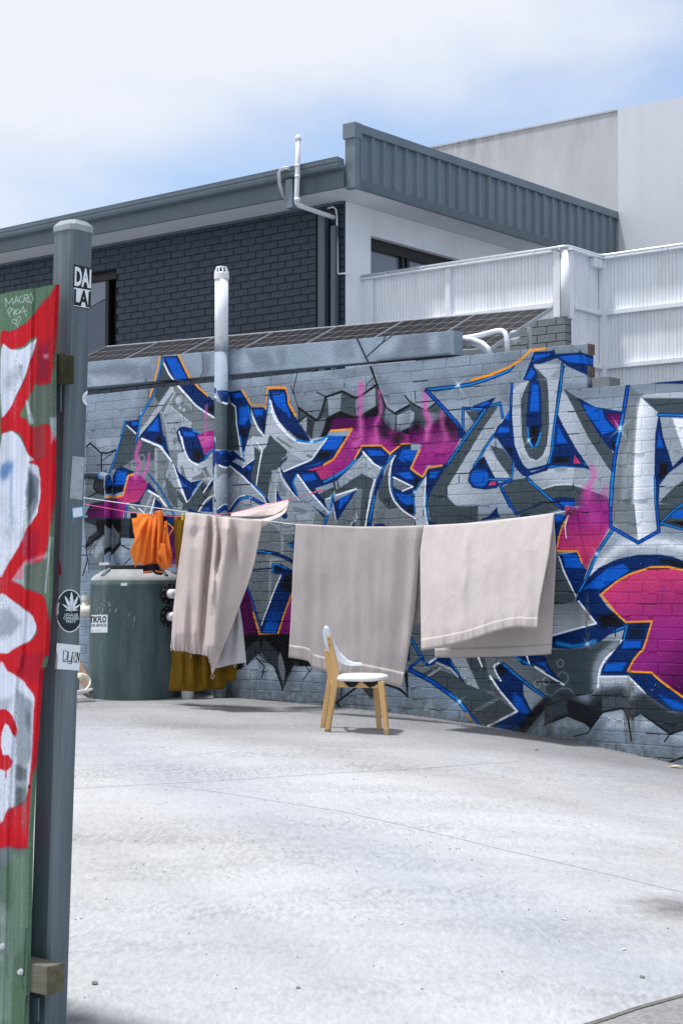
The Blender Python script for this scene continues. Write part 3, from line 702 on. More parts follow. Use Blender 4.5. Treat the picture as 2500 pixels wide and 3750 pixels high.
L4 L WH w=22 b=4 502,595 372,800
L4 P NB b=4 500,880 505,1080 330,1065 400,960
L4 P BL b=12 360,1040 440,1010 460,1060
L4 L WH w=18 b=4 s 505,840 400,920 300,1070
L4 P NB b=5 150,1030 400,1110 650,1130 720,1130 700,1180 150,1160
# pipe paint
L3 P NB b=3 540,690 712,690 712,770 600,745 590,1040 545,1050
L3 P DG b=5 600,800 712,835 712,1390 520,1370 545,1120
L3 L WH w=18 b=4 595,770 712,830
L4 P NB b=5 505,0 640,20 700,100 700,420 505,540
L4 P BL b=30 530,40 640,60 680,200 680,380 520,470
L4 P LM b=8 510,540 700,430 700,1010 510,1120
L4 P LL b=10 550,780 690,640 690,880 600,850
L4 L DG w=40 b=6 520,790 700,930
L4 L WH w=18 b=5 540,1110 690,1040
# A letter: blues and outlines
L1 P NB b=4 1175,215 1395,212 1450,380 1580,560 1580,860 1340,572 1190,320
L1 P BL b=10 1200,236 1370,240 1540,555 1350,556
L3 P NB b=4 -10,190 60,280 180,530 300,660 520,850 560,960 525,1085 280,930 100,740 -10,600
L3 P BL b=20 -10,240 60,380 150,540 80,590 -10,560
L3 P BK b=40 430,940 540,940 530,1040 450,1030
L1 L OR w=28 b=3 1390,195 1480,380 1580,560
L3 L OR w=28 b=3 15,190 100,370 180,530 300,665 435,785
L1 L WH w=30 b=4 1188,325 1250,460 1325,560 1380,640 1568,852
L3 L WH w=28 b=4 s -10,612 140,785 280,935 525,1095
L1 P NB b=4 620,1152 830,1120 800,1335 650,1215
L1 P BL b=8 710,1162 800,1150 800,1205 730,1222
L1 P NB b=4 1110,1020 1160,1300 1215,1580 1150,1530 860,1395 820,1370
L1 P BL b=14 1085,1090 1105,1300 930,1285
L1 O BK r=66 b=50 1110,1420
L1 L WH w=32 b=4 870,1402 1125,1512
L1 L WH w=22 b=4 650,1212 775,1325
L1 D CY w=46 1160,225 1110,500 1000,830 870,1030 840,1080 800,1330 765,1460
L1 L CY w=22 b=8 1140,270 1110,420
L1 L CY w=28 b=10 990,850 850,1050 815,1280
L1 L OR w=34 b=3 1125,215 1092,420 1040,600 975,795
L1 D CY w=46 625,1160 560,1400 495,1580
L2 D CY w=46 560,-10 480,290 405,490
# U letter
L3 P NB b=4 0,1290 30,1232 120,1240 345,1332 285,1350 345,1580 80,1580
L3 P BL b=14 70,1282 240,1312 285,1440 110,1445
L3 P MP b=4 g=PK:400,1300,400,1568 280,1342 400,1300 522,1270 522,1580 345,1580
L4 P NB b=4 80,-5 300,-5 350,150 390,260 430,245 515,140 515,200 400,332 290,385 170,332 110,212
L4 O BK r=85 b=50 280,270
L4 P MP b=4 g=SM:450,200,400,40 290,-5 515,-5 515,130 400,262
L3 L SM w=44 b=32 a=.8 s 415,930 405,1100 400,1330
L3 L CY w=20 b=8 170,1262 330,1328
L4 L CY w=24 b=9 505,180 390,310
L3 L WH w=22 b=4 18,1290 100,1580
L4 L WH w=24 b=4 s 58,0 120,240 190,350 292,400
L1 L NB w=28 b=4 s 1400,1450 1372,1300 1440,1240 1580,1265
# lower left of the A
L2 P LB b=20 60,0 560,0 500,180 290,240 100,90
L2 P RK b=20 a=.8 60,120 270,240 270,480 60,560
L2 P GY b=50 a=.8 80,-40 300,60 480,140 300,220 120,90
L2 P LL b=40 a=.6 120,20 380,40 420,150 260,190
L2 L BK w=24 b=6 65,140 120,92 270,230 370,235 480,188
L2 L BK w=24 b=6 280,230 280,490
L2 L BK w=12 b=5 470,205 290,345
L2 P DK b=16 50,590 150,520 330,520 330,850 210,830 160,700 190,620
L2 P RK b=10 50,600 180,600 160,700 210,800 100,860 50,880
L2 L BK w=22 b=6 185,620 165,730 215,800 60,890
L2 P GY b=10 50,900 220,815 330,850 330,900 130,980 50,1000
L2 P BK b=20 45,1120 130,970 330,915 600,860 600,980 330,1000 100,1120
L2 P PU b=22 g=MP:100,1100,560,1060 75,1090 150,990 330,935 590,860 810,920 655,960 620,1110 565,1350 420,1260 150,1220 85,1170
L2 P MP b=6 g=PK:760,560,760,930 480,885 590,850 600,760 690,545 850,560 920,650 985,700 930,740 820,925 700,935 650,965
L2 L SM w=66 b=44 a=.85 s 825,90 780,260 820,400 760,580
L2 L SM w=50 b=36 a=.8 s 960,250 940,430 880,560
L2 P NB b=4 440,570 500,450 580,430 750,505 640,565 590,785 440,835
L2 P BL b=16 500,490 640,502 620,680 470,692
L2 P BK b=24 440,720 580,715 570,790 450,790
L2 D CY w=44 335,500 330,640 345,840
L2 L OR w=30 b=3 735,546 670,552 590,842 460,872
L2 P NB b=4 1150,-10 1190,-10 1270,310 1180,205
L2 L CY w=22 b=8 1060,95 1170,150
L2 L WH w=32 b=4 860,30 1130,142 1275,342
L2 P NB b=4 1308,385 1400,520 1580,670 1580,840 1520,922 1330,480
L2 P BL b=14 1380,570 1450,660 1568,740 1450,720
L2 L WH w=22 b=4 1310,400 1502,935
L2 D CY w=34 s 955,535 1100,720 1240,950 1330,1150
L2 P NB b=4 960,650 1110,850 930,740 835,920 835,980 670,965 810,930 930,720
L2 P NB b=4 1050,888 1150,960 1130,1120 1025,1115
L2 L LM w=46 b=6 1000,830 890,1080
L2 L WH w=30 b=4 955,775 1110,862 1215,1005
L2 L WH w=20 b=4 t 690,988 770,1038
L2 L WH w=20 b=4 t 800,1018 915,1110
L2 L WH w=22 b=4 1042,880 978,1115
L2 D CY w=50 655,965 625,1110 595,1370
L2 L OR w=18 b=3 605,1080 565,1355
L2 P NB b=6 1200,1120 1340,1130 1340,1420 1240,1420
L2 P PU b=6 1230,1300 1340,1250 1340,1560 1250,1560
L2 L OR w=18 b=3 1225,1235 1315,1312 1250,1412
L2 S WH r=110 658,958
# lower left rocks
L5 P DK b=10 30,180 700,190 760,480 560,470 540,560 430,690 385,640 300,400 60,580
L5 P BK b=16 200,220 560,200 560,380 220,400
L5 P RK b=8 40,240 200,300 215,370 90,470 60,560
L5 P LO b=8 310,380 388,452 350,560 312,690 330,520
L5 P RK b=8 430,280 540,425 520,560 420,640
L5 P RK b=10 90,650 300,415 318,640 300,940 100,930
L5 P LO b=14 440,690 560,580 690,640 705,740 580,880 420,900
L5 P LO b=20 a=.6 40,600 80,800 20,1100 0,1100
L5 P LL b=30 a=.6 130,680 280,480 300,640 200,760
L5 P LL b=30 a=.6 470,690 570,600 660,650 560,780
L5 L BK w=46 b=14 60,600 180,500 310,400
L5 L BK w=20 b=6 60,560 80,800 10,1010
L5 L BK w=14 b=6 80,640 160,550
L5 L BK w=14 b=6 s 300,940 320,720 390,700 400,800
L5 L BK w=12 b=5 330,640 380,630 400,680
L5 L BK w=44 b=12 540,560 420,700
L5 L BK w=14 b=6 560,575 690,640
L5 L BK w=13 b=6 700,755 590,870
L5 L BK w=10 b=5 60,840 90,760 100,960
# V piece between the curtains
V1 P MG b=5 -40,60 400,40 900,270 900,900 720,960 350,1850 130,1140 220,800 -60,780
V1 P RK b=10 220,860 560,800 690,970 560,1300 350,1850 130,1150
V1 P LM b=20 500,0 940,0 930,270 690,270
V1 P LM b=12 690,280 745,290 745,740 690,660
V1 L LM w=50 b=20 a=.8 520,700 500,1400
V1 L LM w=46 b=10 a=.9 500,710 700,690
V1 L GY w=34 b=8 a=.8 s 660,40 720,120 820,150 920,110
V1 P NB b=4 778,425 930,385 930,525
V1 L CY w=24 b=10 800,430 920,470
V1 P PU b=5 -300,1180 110,1170 230,1600 330,2000 100,2380 -300,2380
V1 P PU b=5 g=MP:700,2300,900,1500 1200,800 1200,2380 700,2300 640,2010 740,1700 900,1250
V1 P BK b=60 -100,2080 320,1960 660,2000 1100,2080 1100,2420 -100,2420
V1 L DK w=60 b=18 s 285,570 450,575 620,615 780,680 920,760
V1 L NB w=54 b=6 s 285,565 450,570 620,610 780,670 920,750
V1 L CY w=26 b=12 300,562 520,590
V1 P NB b=4 545,768 700,780 900,890 1000,960 1000,1100 900,1260 660,1990 350,1990 335,1830 690,985 720,960 550,952
V1 P BK b=30 a=.9 760,970 960,960 880,1260 700,1200
V1 P BL b=10 g=NB:500,1950,620,1450 520,1555 745,1500 605,1962 390,1950
V1 P BK b=14 600,830 720,850 690,905 590,890
V1 L CY w=20 b=8 570,940 562,790 640,790 790,855
V1 L NB w=24 b=4 200,880 540,855
V1 L WH w=26 b=4 692,985 560,1300 358,1835
V1 D BL w=48 105,1150 200,1400 345,1860
V1 L OR w=34 b=3 222,1620 270,1800 330,1992 640,2000 755,1640 900,1250 980,1050
# rocks at the foot of the wall
B1 P LO b=10 -700,560 560,900 800,760 1050,1190 1180,900 1400,900 1600,860 2600,1000 2600,1700 -700,1700
B1 P BK b=10 500,975 560,570 780,550 1140,540 1300,640 1500,800 1400,915 1180,900 1050,1195 960,920 790,740 640,900
B1 P DK b=8 640,700 780,590 800,740 640,880 560,960
B1 P DK b=8 830,590 1000,760 1070,880 1075,1060 1050,1195 970,920 800,740
B1 P RK b=8 1000,800 1025,750 1060,860 1080,960 1060,1120 1000,940
B1 P GY b=8 755,780 800,755 900,860 820,862
B1 P LL b=40 a=.6 620,940 740,840 800,960 720,1100 640,1040
B1 P LL b=40 a=.6 870,900 940,900 960,1060 880,1060
B1 P LL b=40 a=.6 1220,920 1380,920 1500,1000 1300,1060 1200,1000
B1 P GY b=40 a=.7 560,970 640,950 640,1120 560,1100
B1 P GY b=40 a=.7 980,1050 1040,1200 960,1240 900,1120
B1 P GY b=40 a=.7 1080,1160 1180,940 1180,1160 1100,1260
B1 L BK w=15 b=5 745,810 840,912 808,1045
B1 L BK w=12 b=5 820,860 905,868
B1 L BK w=14 b=5 760,750 960,920 1050,1190
B1 L BK w=16 b=5 1180,905 1350,900
B1 L BK w=12 b=5 1310,900 1355,975
B1 L BK w=11 b=5 1390,925 1280,1070
B1 L GY w=60 b=40 a=.7 760,1000 720,1200
B1 L GY w=60 b=40 a=.7 1200,920 1120,1080
B2 L LO w=120 b=50 a=.5 560,420 640,560 800,560
B2 P DK b=8 490,330 720,310 620,450 585,450
B2 L BK w=22 b=6 450,330 230,495 330,612
B2 L BK w=26 b=7 s 720,300 880,350 985,440
B2 L BK w=15 b=5 290,340 280,430
B2 L BK w=24 b=8 s 950,200 980,400 1040,510 1120,595
B2 P RK b=8 990,150 1200,270 1500,460 1510,510 1568,580 1568,640 1200,620 1060,480
B2 L BK w=30 b=16 s 965,180 985,380 1050,500
B2 P LL b=30 a=.6 1210,440 1290,600 1290,700 1085,700 1110,610
# bottom letters under the right sheet
M3 P RK b=8 0,-200 1568,-200 1568,680 1240,1080 880,1060 560,680 220,430 0,340
M3 P LO b=12 -20,360 220,440 450,600 570,700 800,1060 -20,1040
M3 P LL b=30 a=.5 230,640 320,830 310,950 100,930 130,820
M3 P DG b=6 60,330 350,330 560,400 800,550 960,620 1220,800 900,975 860,1010 570,680 230,420
M3 P DG b=6 640,180 860,180 900,400 950,560 800,548 700,310
M3 P LM b=5 440,180 640,190 690,310 800,552 640,485 480,250
M3 L RK w=40 b=8 740,800 1010,660
M3 P DG b=10 a=.7 880,330 980,620 1100,660 920,400
M3 P NB b=4 285,180 465,185 560,370 650,490 590,440 480,320 310,235 190,300 160,280
M3 D CY w=46 20,-30 110,140 190,295
M3 D BL w=36 0,300 150,195
M3 D BL w=50 190,292 300,205
M3 P MG b=4 20,310 130,218 190,290 330,268 150,360
M3 L LM w=28 b=4 200,405 345,308
M3 L WH w=24 b=5 222,243 300,188
M3 L LL w=24 b=5 305,242 470,312 550,402
M3 D CY w=30 475,240 560,370
M3 D BL w=60 0,325 250,455 450,600 570,690 680,830 855,1040
M3 L CY w=32 b=12 460,605 570,690 660,810
M3 L OR w=24 b=3 655,830 760,970 825,1045
M3 L WH w=24 b=5 780,170 828,285
M3 P NB b=4 1190,160 1545,160 1580,200 1580,340 1450,280 1300,272
M3 P BL b=12 1440,240 1580,235 1580,310
M3 L CY w=24 b=9 1205,175 1385,272
M3 L WH w=22 b=5 1338,160 1372,250
M3 L WH w=26 b=5 1440,293 1580,385
M3 P NB b=4 940,410 1030,452 980,330 1010,255 1090,265 1300,430 1300,600 1360,740 1430,865 1300,1000 1150,1090 850,1060 900,985 1230,812 1100,650
M3 P BL b=24 1190,580 1290,650 1370,822 1270,822 1180,700
M3 P BL b=24 a=.8 900,1045 1050,960 1150,1070
M3 O BK r=64 b=44 1055,320
M3 D CY w=52 s 1080,268 1300,450 1580,665
M3 P LM b=5 1300,495 1560,665 1420,830 1310,620
M3 L WH w=22 b=4 s 1025,247 970,280 985,350 1042,448
M3 L WH w=28 b=5 920,400 1040,580 1232,802 895,975
M3 O LM r=40 w=14 b=6 1460,490 1560,455
M3 L BK w=120 b=30 1580,690 1450,830 1230,1100
M3 L RK w=50 b=20 1568,800 1330,1080
M3 L BK w=60 b=16 1580,950 1430,1115
# right foot
R3 P NB b=4 60,-20 640,-20 470,60 250,85 65,72
R3 L CY w=40 b=24 120,20 300,55 470,30 560,0
R3 P DG b=6 0,95 250,88 470,62 640,-10 860,-10 830,72 700,205 610,320 590,525 520,600 300,640 -10,650
R3 O LM r=42 w=14 b=8 a=.8 160,250 -5,460
R3 O LM r=70 w=18 b=14 a=.6 190,420
R3 L LM w=18 b=12 a=.6 s 0,600 60,620 150,550 250,540 310,590
R3 L LM w=90 b=40 a=.8 s 800,30 640,180 570,340 560,520
R3 L WH w=28 b=5 s 860,-10 830,75 760,122 670,212 608,345 592,528
R3 P NB b=4 -10,230 60,330 130,400 205,495 120,440 -10,360
R3 P BL b=8 -10,270 60,370 -10,330
R3 L WH w=24 b=4 -10,372 200,497
R3 P NB b=4 870,-10 1145,-10 1110,110 1000,220 930,340 1200,358 1580,650 1580,810 1420,795 1130,592 940,402 620,395 600,460 640,300 760,130
R3 P BL b=10 885,-10 1095,-10 1080,72 860,82
R3 P BL b=14 690,255 920,240 865,340 650,342
R3 P BL b=30 1300,620 1580,730 1580,795 1450,785
R3 P MP b=3 g=PU:1300,100,1568,560 1145,-10 1580,-10 1580,650 1215,352 940,335 1000,210 1080,112
R3 L OR w=25 b=3 1150,-20 1105,105 1080,115 1000,212 935,335 950,345 1205,357 1300,445 1580,650
R3 P LL b=4 610,412 940,405 1060,512 620,497
R3 L WH w=22 b=4 612,402 940,402 1132,592
R3 P LO b=10 -40,960 240,860 460,930 510,1000 640,815 870,770 940,900 975,1140 990,880 1080,825 1420,1060 1580,1015 1580,1600 -600,1300
R3 L DK w=90 b=60 a=.85 s -10,690 250,640 480,740 600,620 860,560 960,690 1120,640 1400,810 1580,850
R3 P DG b=10 -10,740 230,655 250,820 -10,935
R3 P DK b=20 -20,720 250,640 480,740 600,620 860,570 960,690 1120,650 1400,810 1580,850 1580,1010 1420,1055 1080,830 990,880 940,890 870,770 640,815 510,990 330,890 240,850 -20,950
R3 P DG b=14 0,760 220,670 235,810 20,900
R3 P DG b=14 660,670 850,640 930,720 860,750 660,785
R3 P BK b=8 a=.5 250,665 520,760 630,655 632,795 520,965 330,890 250,825
R3 P DG b=10 642,650 860,622 960,735 870,762 640,800
R3 P DK b=8 980,820 1100,665 1420,860 1410,1050 1090,820
R3 P DK b=8 960,700 1100,665 1090,800 990,865 950,800
R3 P DK b=10 1430,880 1580,850 1580,1000 1420,1050
R3 P LL b=40 a=.85 60,950 240,880 430,945 300,1010 80,1010
R3 P LL b=40 a=.85 650,850 860,800 910,900 900,1000 700,980
R3 P LL b=40 a=.85 1010,900 1085,850 1250,960 1150,1020 1020,1000
R3 P LL b=40 a=.7 1430,1080 1580,1040 1580,1150 1450,1160
R3 P GY b=60 a=.7 -20,1020 60,1000 80,1130 -20,1140
R3 P GY b=50 a=.7 540,1000 640,900 620,1040 560,1080
R3 L BK w=22 b=5 -20,955 240,850 330,890 470,940 515,985 640,810 860,768 900,790 940,900 975,1140
R3 L BK w=20 b=5 985,900 995,870 1080,822 1420,1062 1580,1010
R3 L BK w=14 b=5 515,985 480,1050 310,1092
R3 L BK w=10 b=4 460,930 505,1010
R3 L BK w=15 b=5 1420,1062 1355,1150
R3 L BK w=26 b=6 1580,1330 1480,1360 1380,1402
R3 L GY w=50 b=36 a=.8 20,960 60,1120
R3 L GY w=50 b=36 a=.8 680,900 560,1040
R3 L GY w=50 b=36 a=.8 1080,850 1020,1120
R3 L BL w=14 b=8 a=.6 460,1205 760,1270 1010,1325
# sparkles
R1 S WH r=230 845,690
R2 S WH r=130 575,560
R3 S WH r=150 470,28
W1 S WH r=110 875,950
M1 S WH r=190 552,190
M1 S WH r=100 1,1
N2 S WH r=130 655,600
C1 S WH r=150 440,835
N1 S WH r=140 795,1085
L1 S WH r=70 850,1035
L4 S WH r=130 1045,885
M3 S WH r=160 570,690
'''
MUR_BASE = (0.0, 0.0, 0.61)
mur = Canvas(-3.9, 3.9, E - 1.65, E + 2.3, 290, 0.0, (141, 156, 173))
# mottled base coat
for _ in range(60):
    p = np.array([rng.uniform(0, mur.W), rng.uniform(0, mur.H)]); r = mur.region(p[None], 130)
    if r: mur.blend(r, (0.35 * np.exp(-((r[4] - p[0]) ** 2 + (r[5] - p[1]) ** 2) / 60 ** 2)).astype(np.float32), (130, 147, 165) if rng.random() < .6 else (160, 174, 192))
MURAL = MURAL.replace('M1 S WH r=100 1,1\n', '')
mur.amp = .45; mur.run(MURAL)

# wear: speckle of overspray, faded patches, splash dirt along the foot of the wall
_f = mur.vnoise(1.5) * .5 + mur.vnoise(22) * .5; _p = mur.vnoise(70, 50)
mur.a *= (1 + .028 * _f + .03 * _p)[..., None]
_ch = np.clip(mur.vnoise(3.2, 2.2) + .5 * mur.vnoise(30) - 2.35, 0, 1)[..., None]; mur.a[:] = mur.a * (1 - _ch) + np.array([150, 150, 148], np.float32) / 255 * _ch
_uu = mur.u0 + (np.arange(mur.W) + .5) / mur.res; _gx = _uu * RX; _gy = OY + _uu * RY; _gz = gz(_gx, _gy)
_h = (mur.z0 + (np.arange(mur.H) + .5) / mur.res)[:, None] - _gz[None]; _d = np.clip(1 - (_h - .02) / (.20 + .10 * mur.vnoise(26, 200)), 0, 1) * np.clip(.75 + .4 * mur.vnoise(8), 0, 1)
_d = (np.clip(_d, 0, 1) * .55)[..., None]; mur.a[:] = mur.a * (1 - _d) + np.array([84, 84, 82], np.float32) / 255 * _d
# ------------------------------------------------------------------ materials of the place
M = {}
M['darkbrick'] = mat('dark painted brick', rgb(46, 60, 74), .55, .14, 3, .35, 70, var2=.12, vs2=1.5)
M['darkmortar'] = mat('dark painted mortar', rgb(18, 24, 30), .8, .1, 8, .4, 50)
M['greybrick'] = mat('grey brick', rgb(116, 122, 126), .75, .12, 7, .4, 60)
M['greymortar'] = mat('dark joint', rgb(58, 60, 62), .9, .15, 8, .4, 50)
M['brownbrick'] = mat('bare brown brick', rgb(104, 82, 76), .85, .25, 14, .6, 60)
M['steel'] = mat('grey painted metal', rgb(108, 124, 135), .45, .06, 2, .05, 40, spec=.5, var2=.10, vs2=3)
M['steeldk'] = mat('dark grey painted metal', rgb(80, 95, 106), .4, .06, 2, .04, 40, spec=.5, var2=.1, vs2=3)
M['white'] = mat('white paint', rgb(232, 236, 243), .5, .03, 3, .06, 50, var2=.07, vs2=5, stretch=(1, 1, .35))
M['whitewall'] = mat('white render', rgb(240, 242, 246), .8, .03, 2, .15, 60, var2=.05, vs2=1)
M['soffit'] = mat('soffit board', rgb(216, 219, 224), .8, .03, 2, .08, 40)
M['beige'] = mat('weathered cream render', rgb(192, 193, 197), .9, .06, 1.2, .3, 30, var2=.13, vs2=.7, stretch=(1, 1, .45))
M['beige2'] = mat('pale render', rgb(210, 214, 223), .9, .03, 1.5, .25, 40, var2=.04, vs2=.5)
M['streak'] = mat('dark mould streak', rgb(120, 116, 112), .95, .3, 20, .2, 40)
M['pvc'] = mat('white pvc', rgb(226, 229, 236), .35, .02, 3, .02, 30, spec=.5)
M['pvcold'] = mat('aged pvc', rgb(214, 210, 200), .45, .08, 9, .04, 30)
M['glass'] = mat('window glass', rgb(58, 72, 96), .06, .1, 2, spec=.8)
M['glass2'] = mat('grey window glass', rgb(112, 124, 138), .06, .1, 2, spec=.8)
M['black'] = mat('black frame', rgb(24, 26, 30), .5, .1, 4)
M['alu'] = mat('aluminium', rgb(168, 172, 178), .4, .05, 9, metal=.5)
def mould(m, ztop, depth, amt):               # black mould washed down from a wall top
    t = m.node_tree; b = t.nodes['Principled BSDF']; l = t.links.new; src = b.inputs['Base Color'].links[0].from_socket
    tcn = t.nodes.new('ShaderNodeTexCoord'); sx = t.nodes.new('ShaderNodeSeparateXYZ'); l(tcn.outputs['Object'], sx.inputs[0])
    n = t.nodes.new('ShaderNodeTexNoise'); mp_ = t.nodes.new('ShaderNodeMapping'); mp_.inputs['Scale'].default_value = (5, 5, .7); n.inputs['Detail'].default_value = 8; n.inputs['Roughness'].default_value = .7; n.inputs['Scale'].default_value = 1.4
    l(tcn.outputs['Object'], mp_.inputs[0]); l(mp_.outputs[0], n.inputs['Vector'])
    r1 = t.nodes.new('ShaderNodeMapRange'); r1.inputs[1].default_value = ztop - depth; r1.inputs[2].default_value = ztop; l(sx.outputs[2], r1.inputs[0])
    r3 = t.nodes.new('ShaderNodeMapRange'); r3.inputs[1].default_value = -1.5; r3.inputs[2].default_value = -3.2; r3.inputs[3].default_value = .25; l(sx.outputs[0], r3.inputs[0])
    r2 = t.nodes.new('ShaderNodeMapRange'); r2.inputs[1].default_value = .42; r2.inputs[2].default_value = .7; l(n.outputs['Fac'], r2.inputs[0])
    m1 = t.nodes.new('ShaderNodeMath'); m1.operation = 'MULTIPLY'; l(r1.outputs[0], m1.inputs[0]); l(r2.outputs[0], m1.inputs[1])
    m3 = t.nodes.new('ShaderNodeMath'); m3.operation = 'MULTIPLY'; l(m1.outputs[0], m3.inputs[0]); l(r3.outputs[0], m3.inputs[1])
    m2 = t.nodes.new('ShaderNodeMath'); m2.operation = 'MULTIPLY'; m2.inputs[1].default_value = amt; l(m3.outputs[0], m2.inputs[0])
    x = t.nodes.new('ShaderNodeMixRGB'); x.inputs[2].default_value = (.09, .085, .08, 1); l(m2.outputs[0], x.inputs[0]); l(src, x.inputs[1]); l(x.outputs[0], b.inputs['Base Color'])
mould(M['beige'], E + 6.64 - .8, .55, 1.0)
def grime(m, col, amt, st, lo=.5, hi=.72, scale=2.0, zband=None):          # run-off streaks and dirt, by noise only
    t = m.node_tree; b = t.nodes['Principled BSDF']; l = t.links.new; src = b.inputs['Base Color'].links[0].from_socket
    tcn = t.nodes.new('ShaderNodeTexCoord'); mp_ = t.nodes.new('ShaderNodeMapping'); mp_.inputs['Scale'].default_value = st; n = t.nodes.new('ShaderNodeTexNoise'); n.inputs['Scale'].default_value = scale; n.inputs['Detail'].default_value = 8; n.inputs['Roughness'].default_value = .72
    l(tcn.outputs['Object'], mp_.inputs[0]); l(mp_.outputs[0], n.inputs['Vector']); r = t.nodes.new('ShaderNodeMapRange'); r.inputs[1].default_value = lo; r.inputs[2].default_value = hi; r.inputs[4].default_value = amt; l(n.outputs['Fac'], r.inputs[0]); f = r.outputs[0]
    if zband:
        sx = t.nodes.new('ShaderNodeSeparateXYZ'); l(tcn.outputs['Object'], sx.inputs[0]); r2 = t.nodes.new('ShaderNodeMapRange'); r2.inputs[1].default_value = zband[0]; r2.inputs[2].default_value = zband[1]; l(sx.outputs[2], r2.inputs[0])
        q_ = t.nodes.new('ShaderNodeMath'); q_.operation = 'MULTIPLY'; l(f, q_.inputs[0]); l(r2.outputs[0], q_.inputs[1]); f = q_.outputs[0]
    x = t.nodes.new('ShaderNodeMixRGB'); x.inputs[2].default_value = (*col, 1); l(f, x.inputs[0]); l(src, x.inputs[1]); l(x.outputs[0], b.inputs['Base Color'])
grime(M['white'], (.36, .34, .31), .34, (3, 3, .35), .48, .75, 2.4); grime(M['steel'], (.10, .11, .12), .4, (3, 3, .3), .48, .75, 2.5); grime(M['steeldk'], (.16, .17, .19), .35, (3, 3, .4), .5, .75, 3)
grime(M['darkbrick'], (.075, .085, .095), .55, (1, 1, .6), .5, .72, 1.6); grime(M['pvc'], (.42, .40, .36), .3, (3, 3, .4), .5, .75, 5); grime(M['beige'], (.30, .27, .22), .35, (1.5, 1.5, .5), .52, .74, 1.2); grime(M['beige2'], (.45, .45, .44), .25, (2, 2, .3), .5, .75, 1.0); grime(M['whitewall'], (.5, .49, .47), .3, (2, 2, .4), .5, .75, 1.5)
M['cell'] = None
M['roof'] = mat('roof sheet', rgb(110, 116, 124), .6, .1, 3, .1, 30)
M['galv'] = mat('galvanised tube', rgb(200, 204, 212), .35, .08, 16, metal=.35)

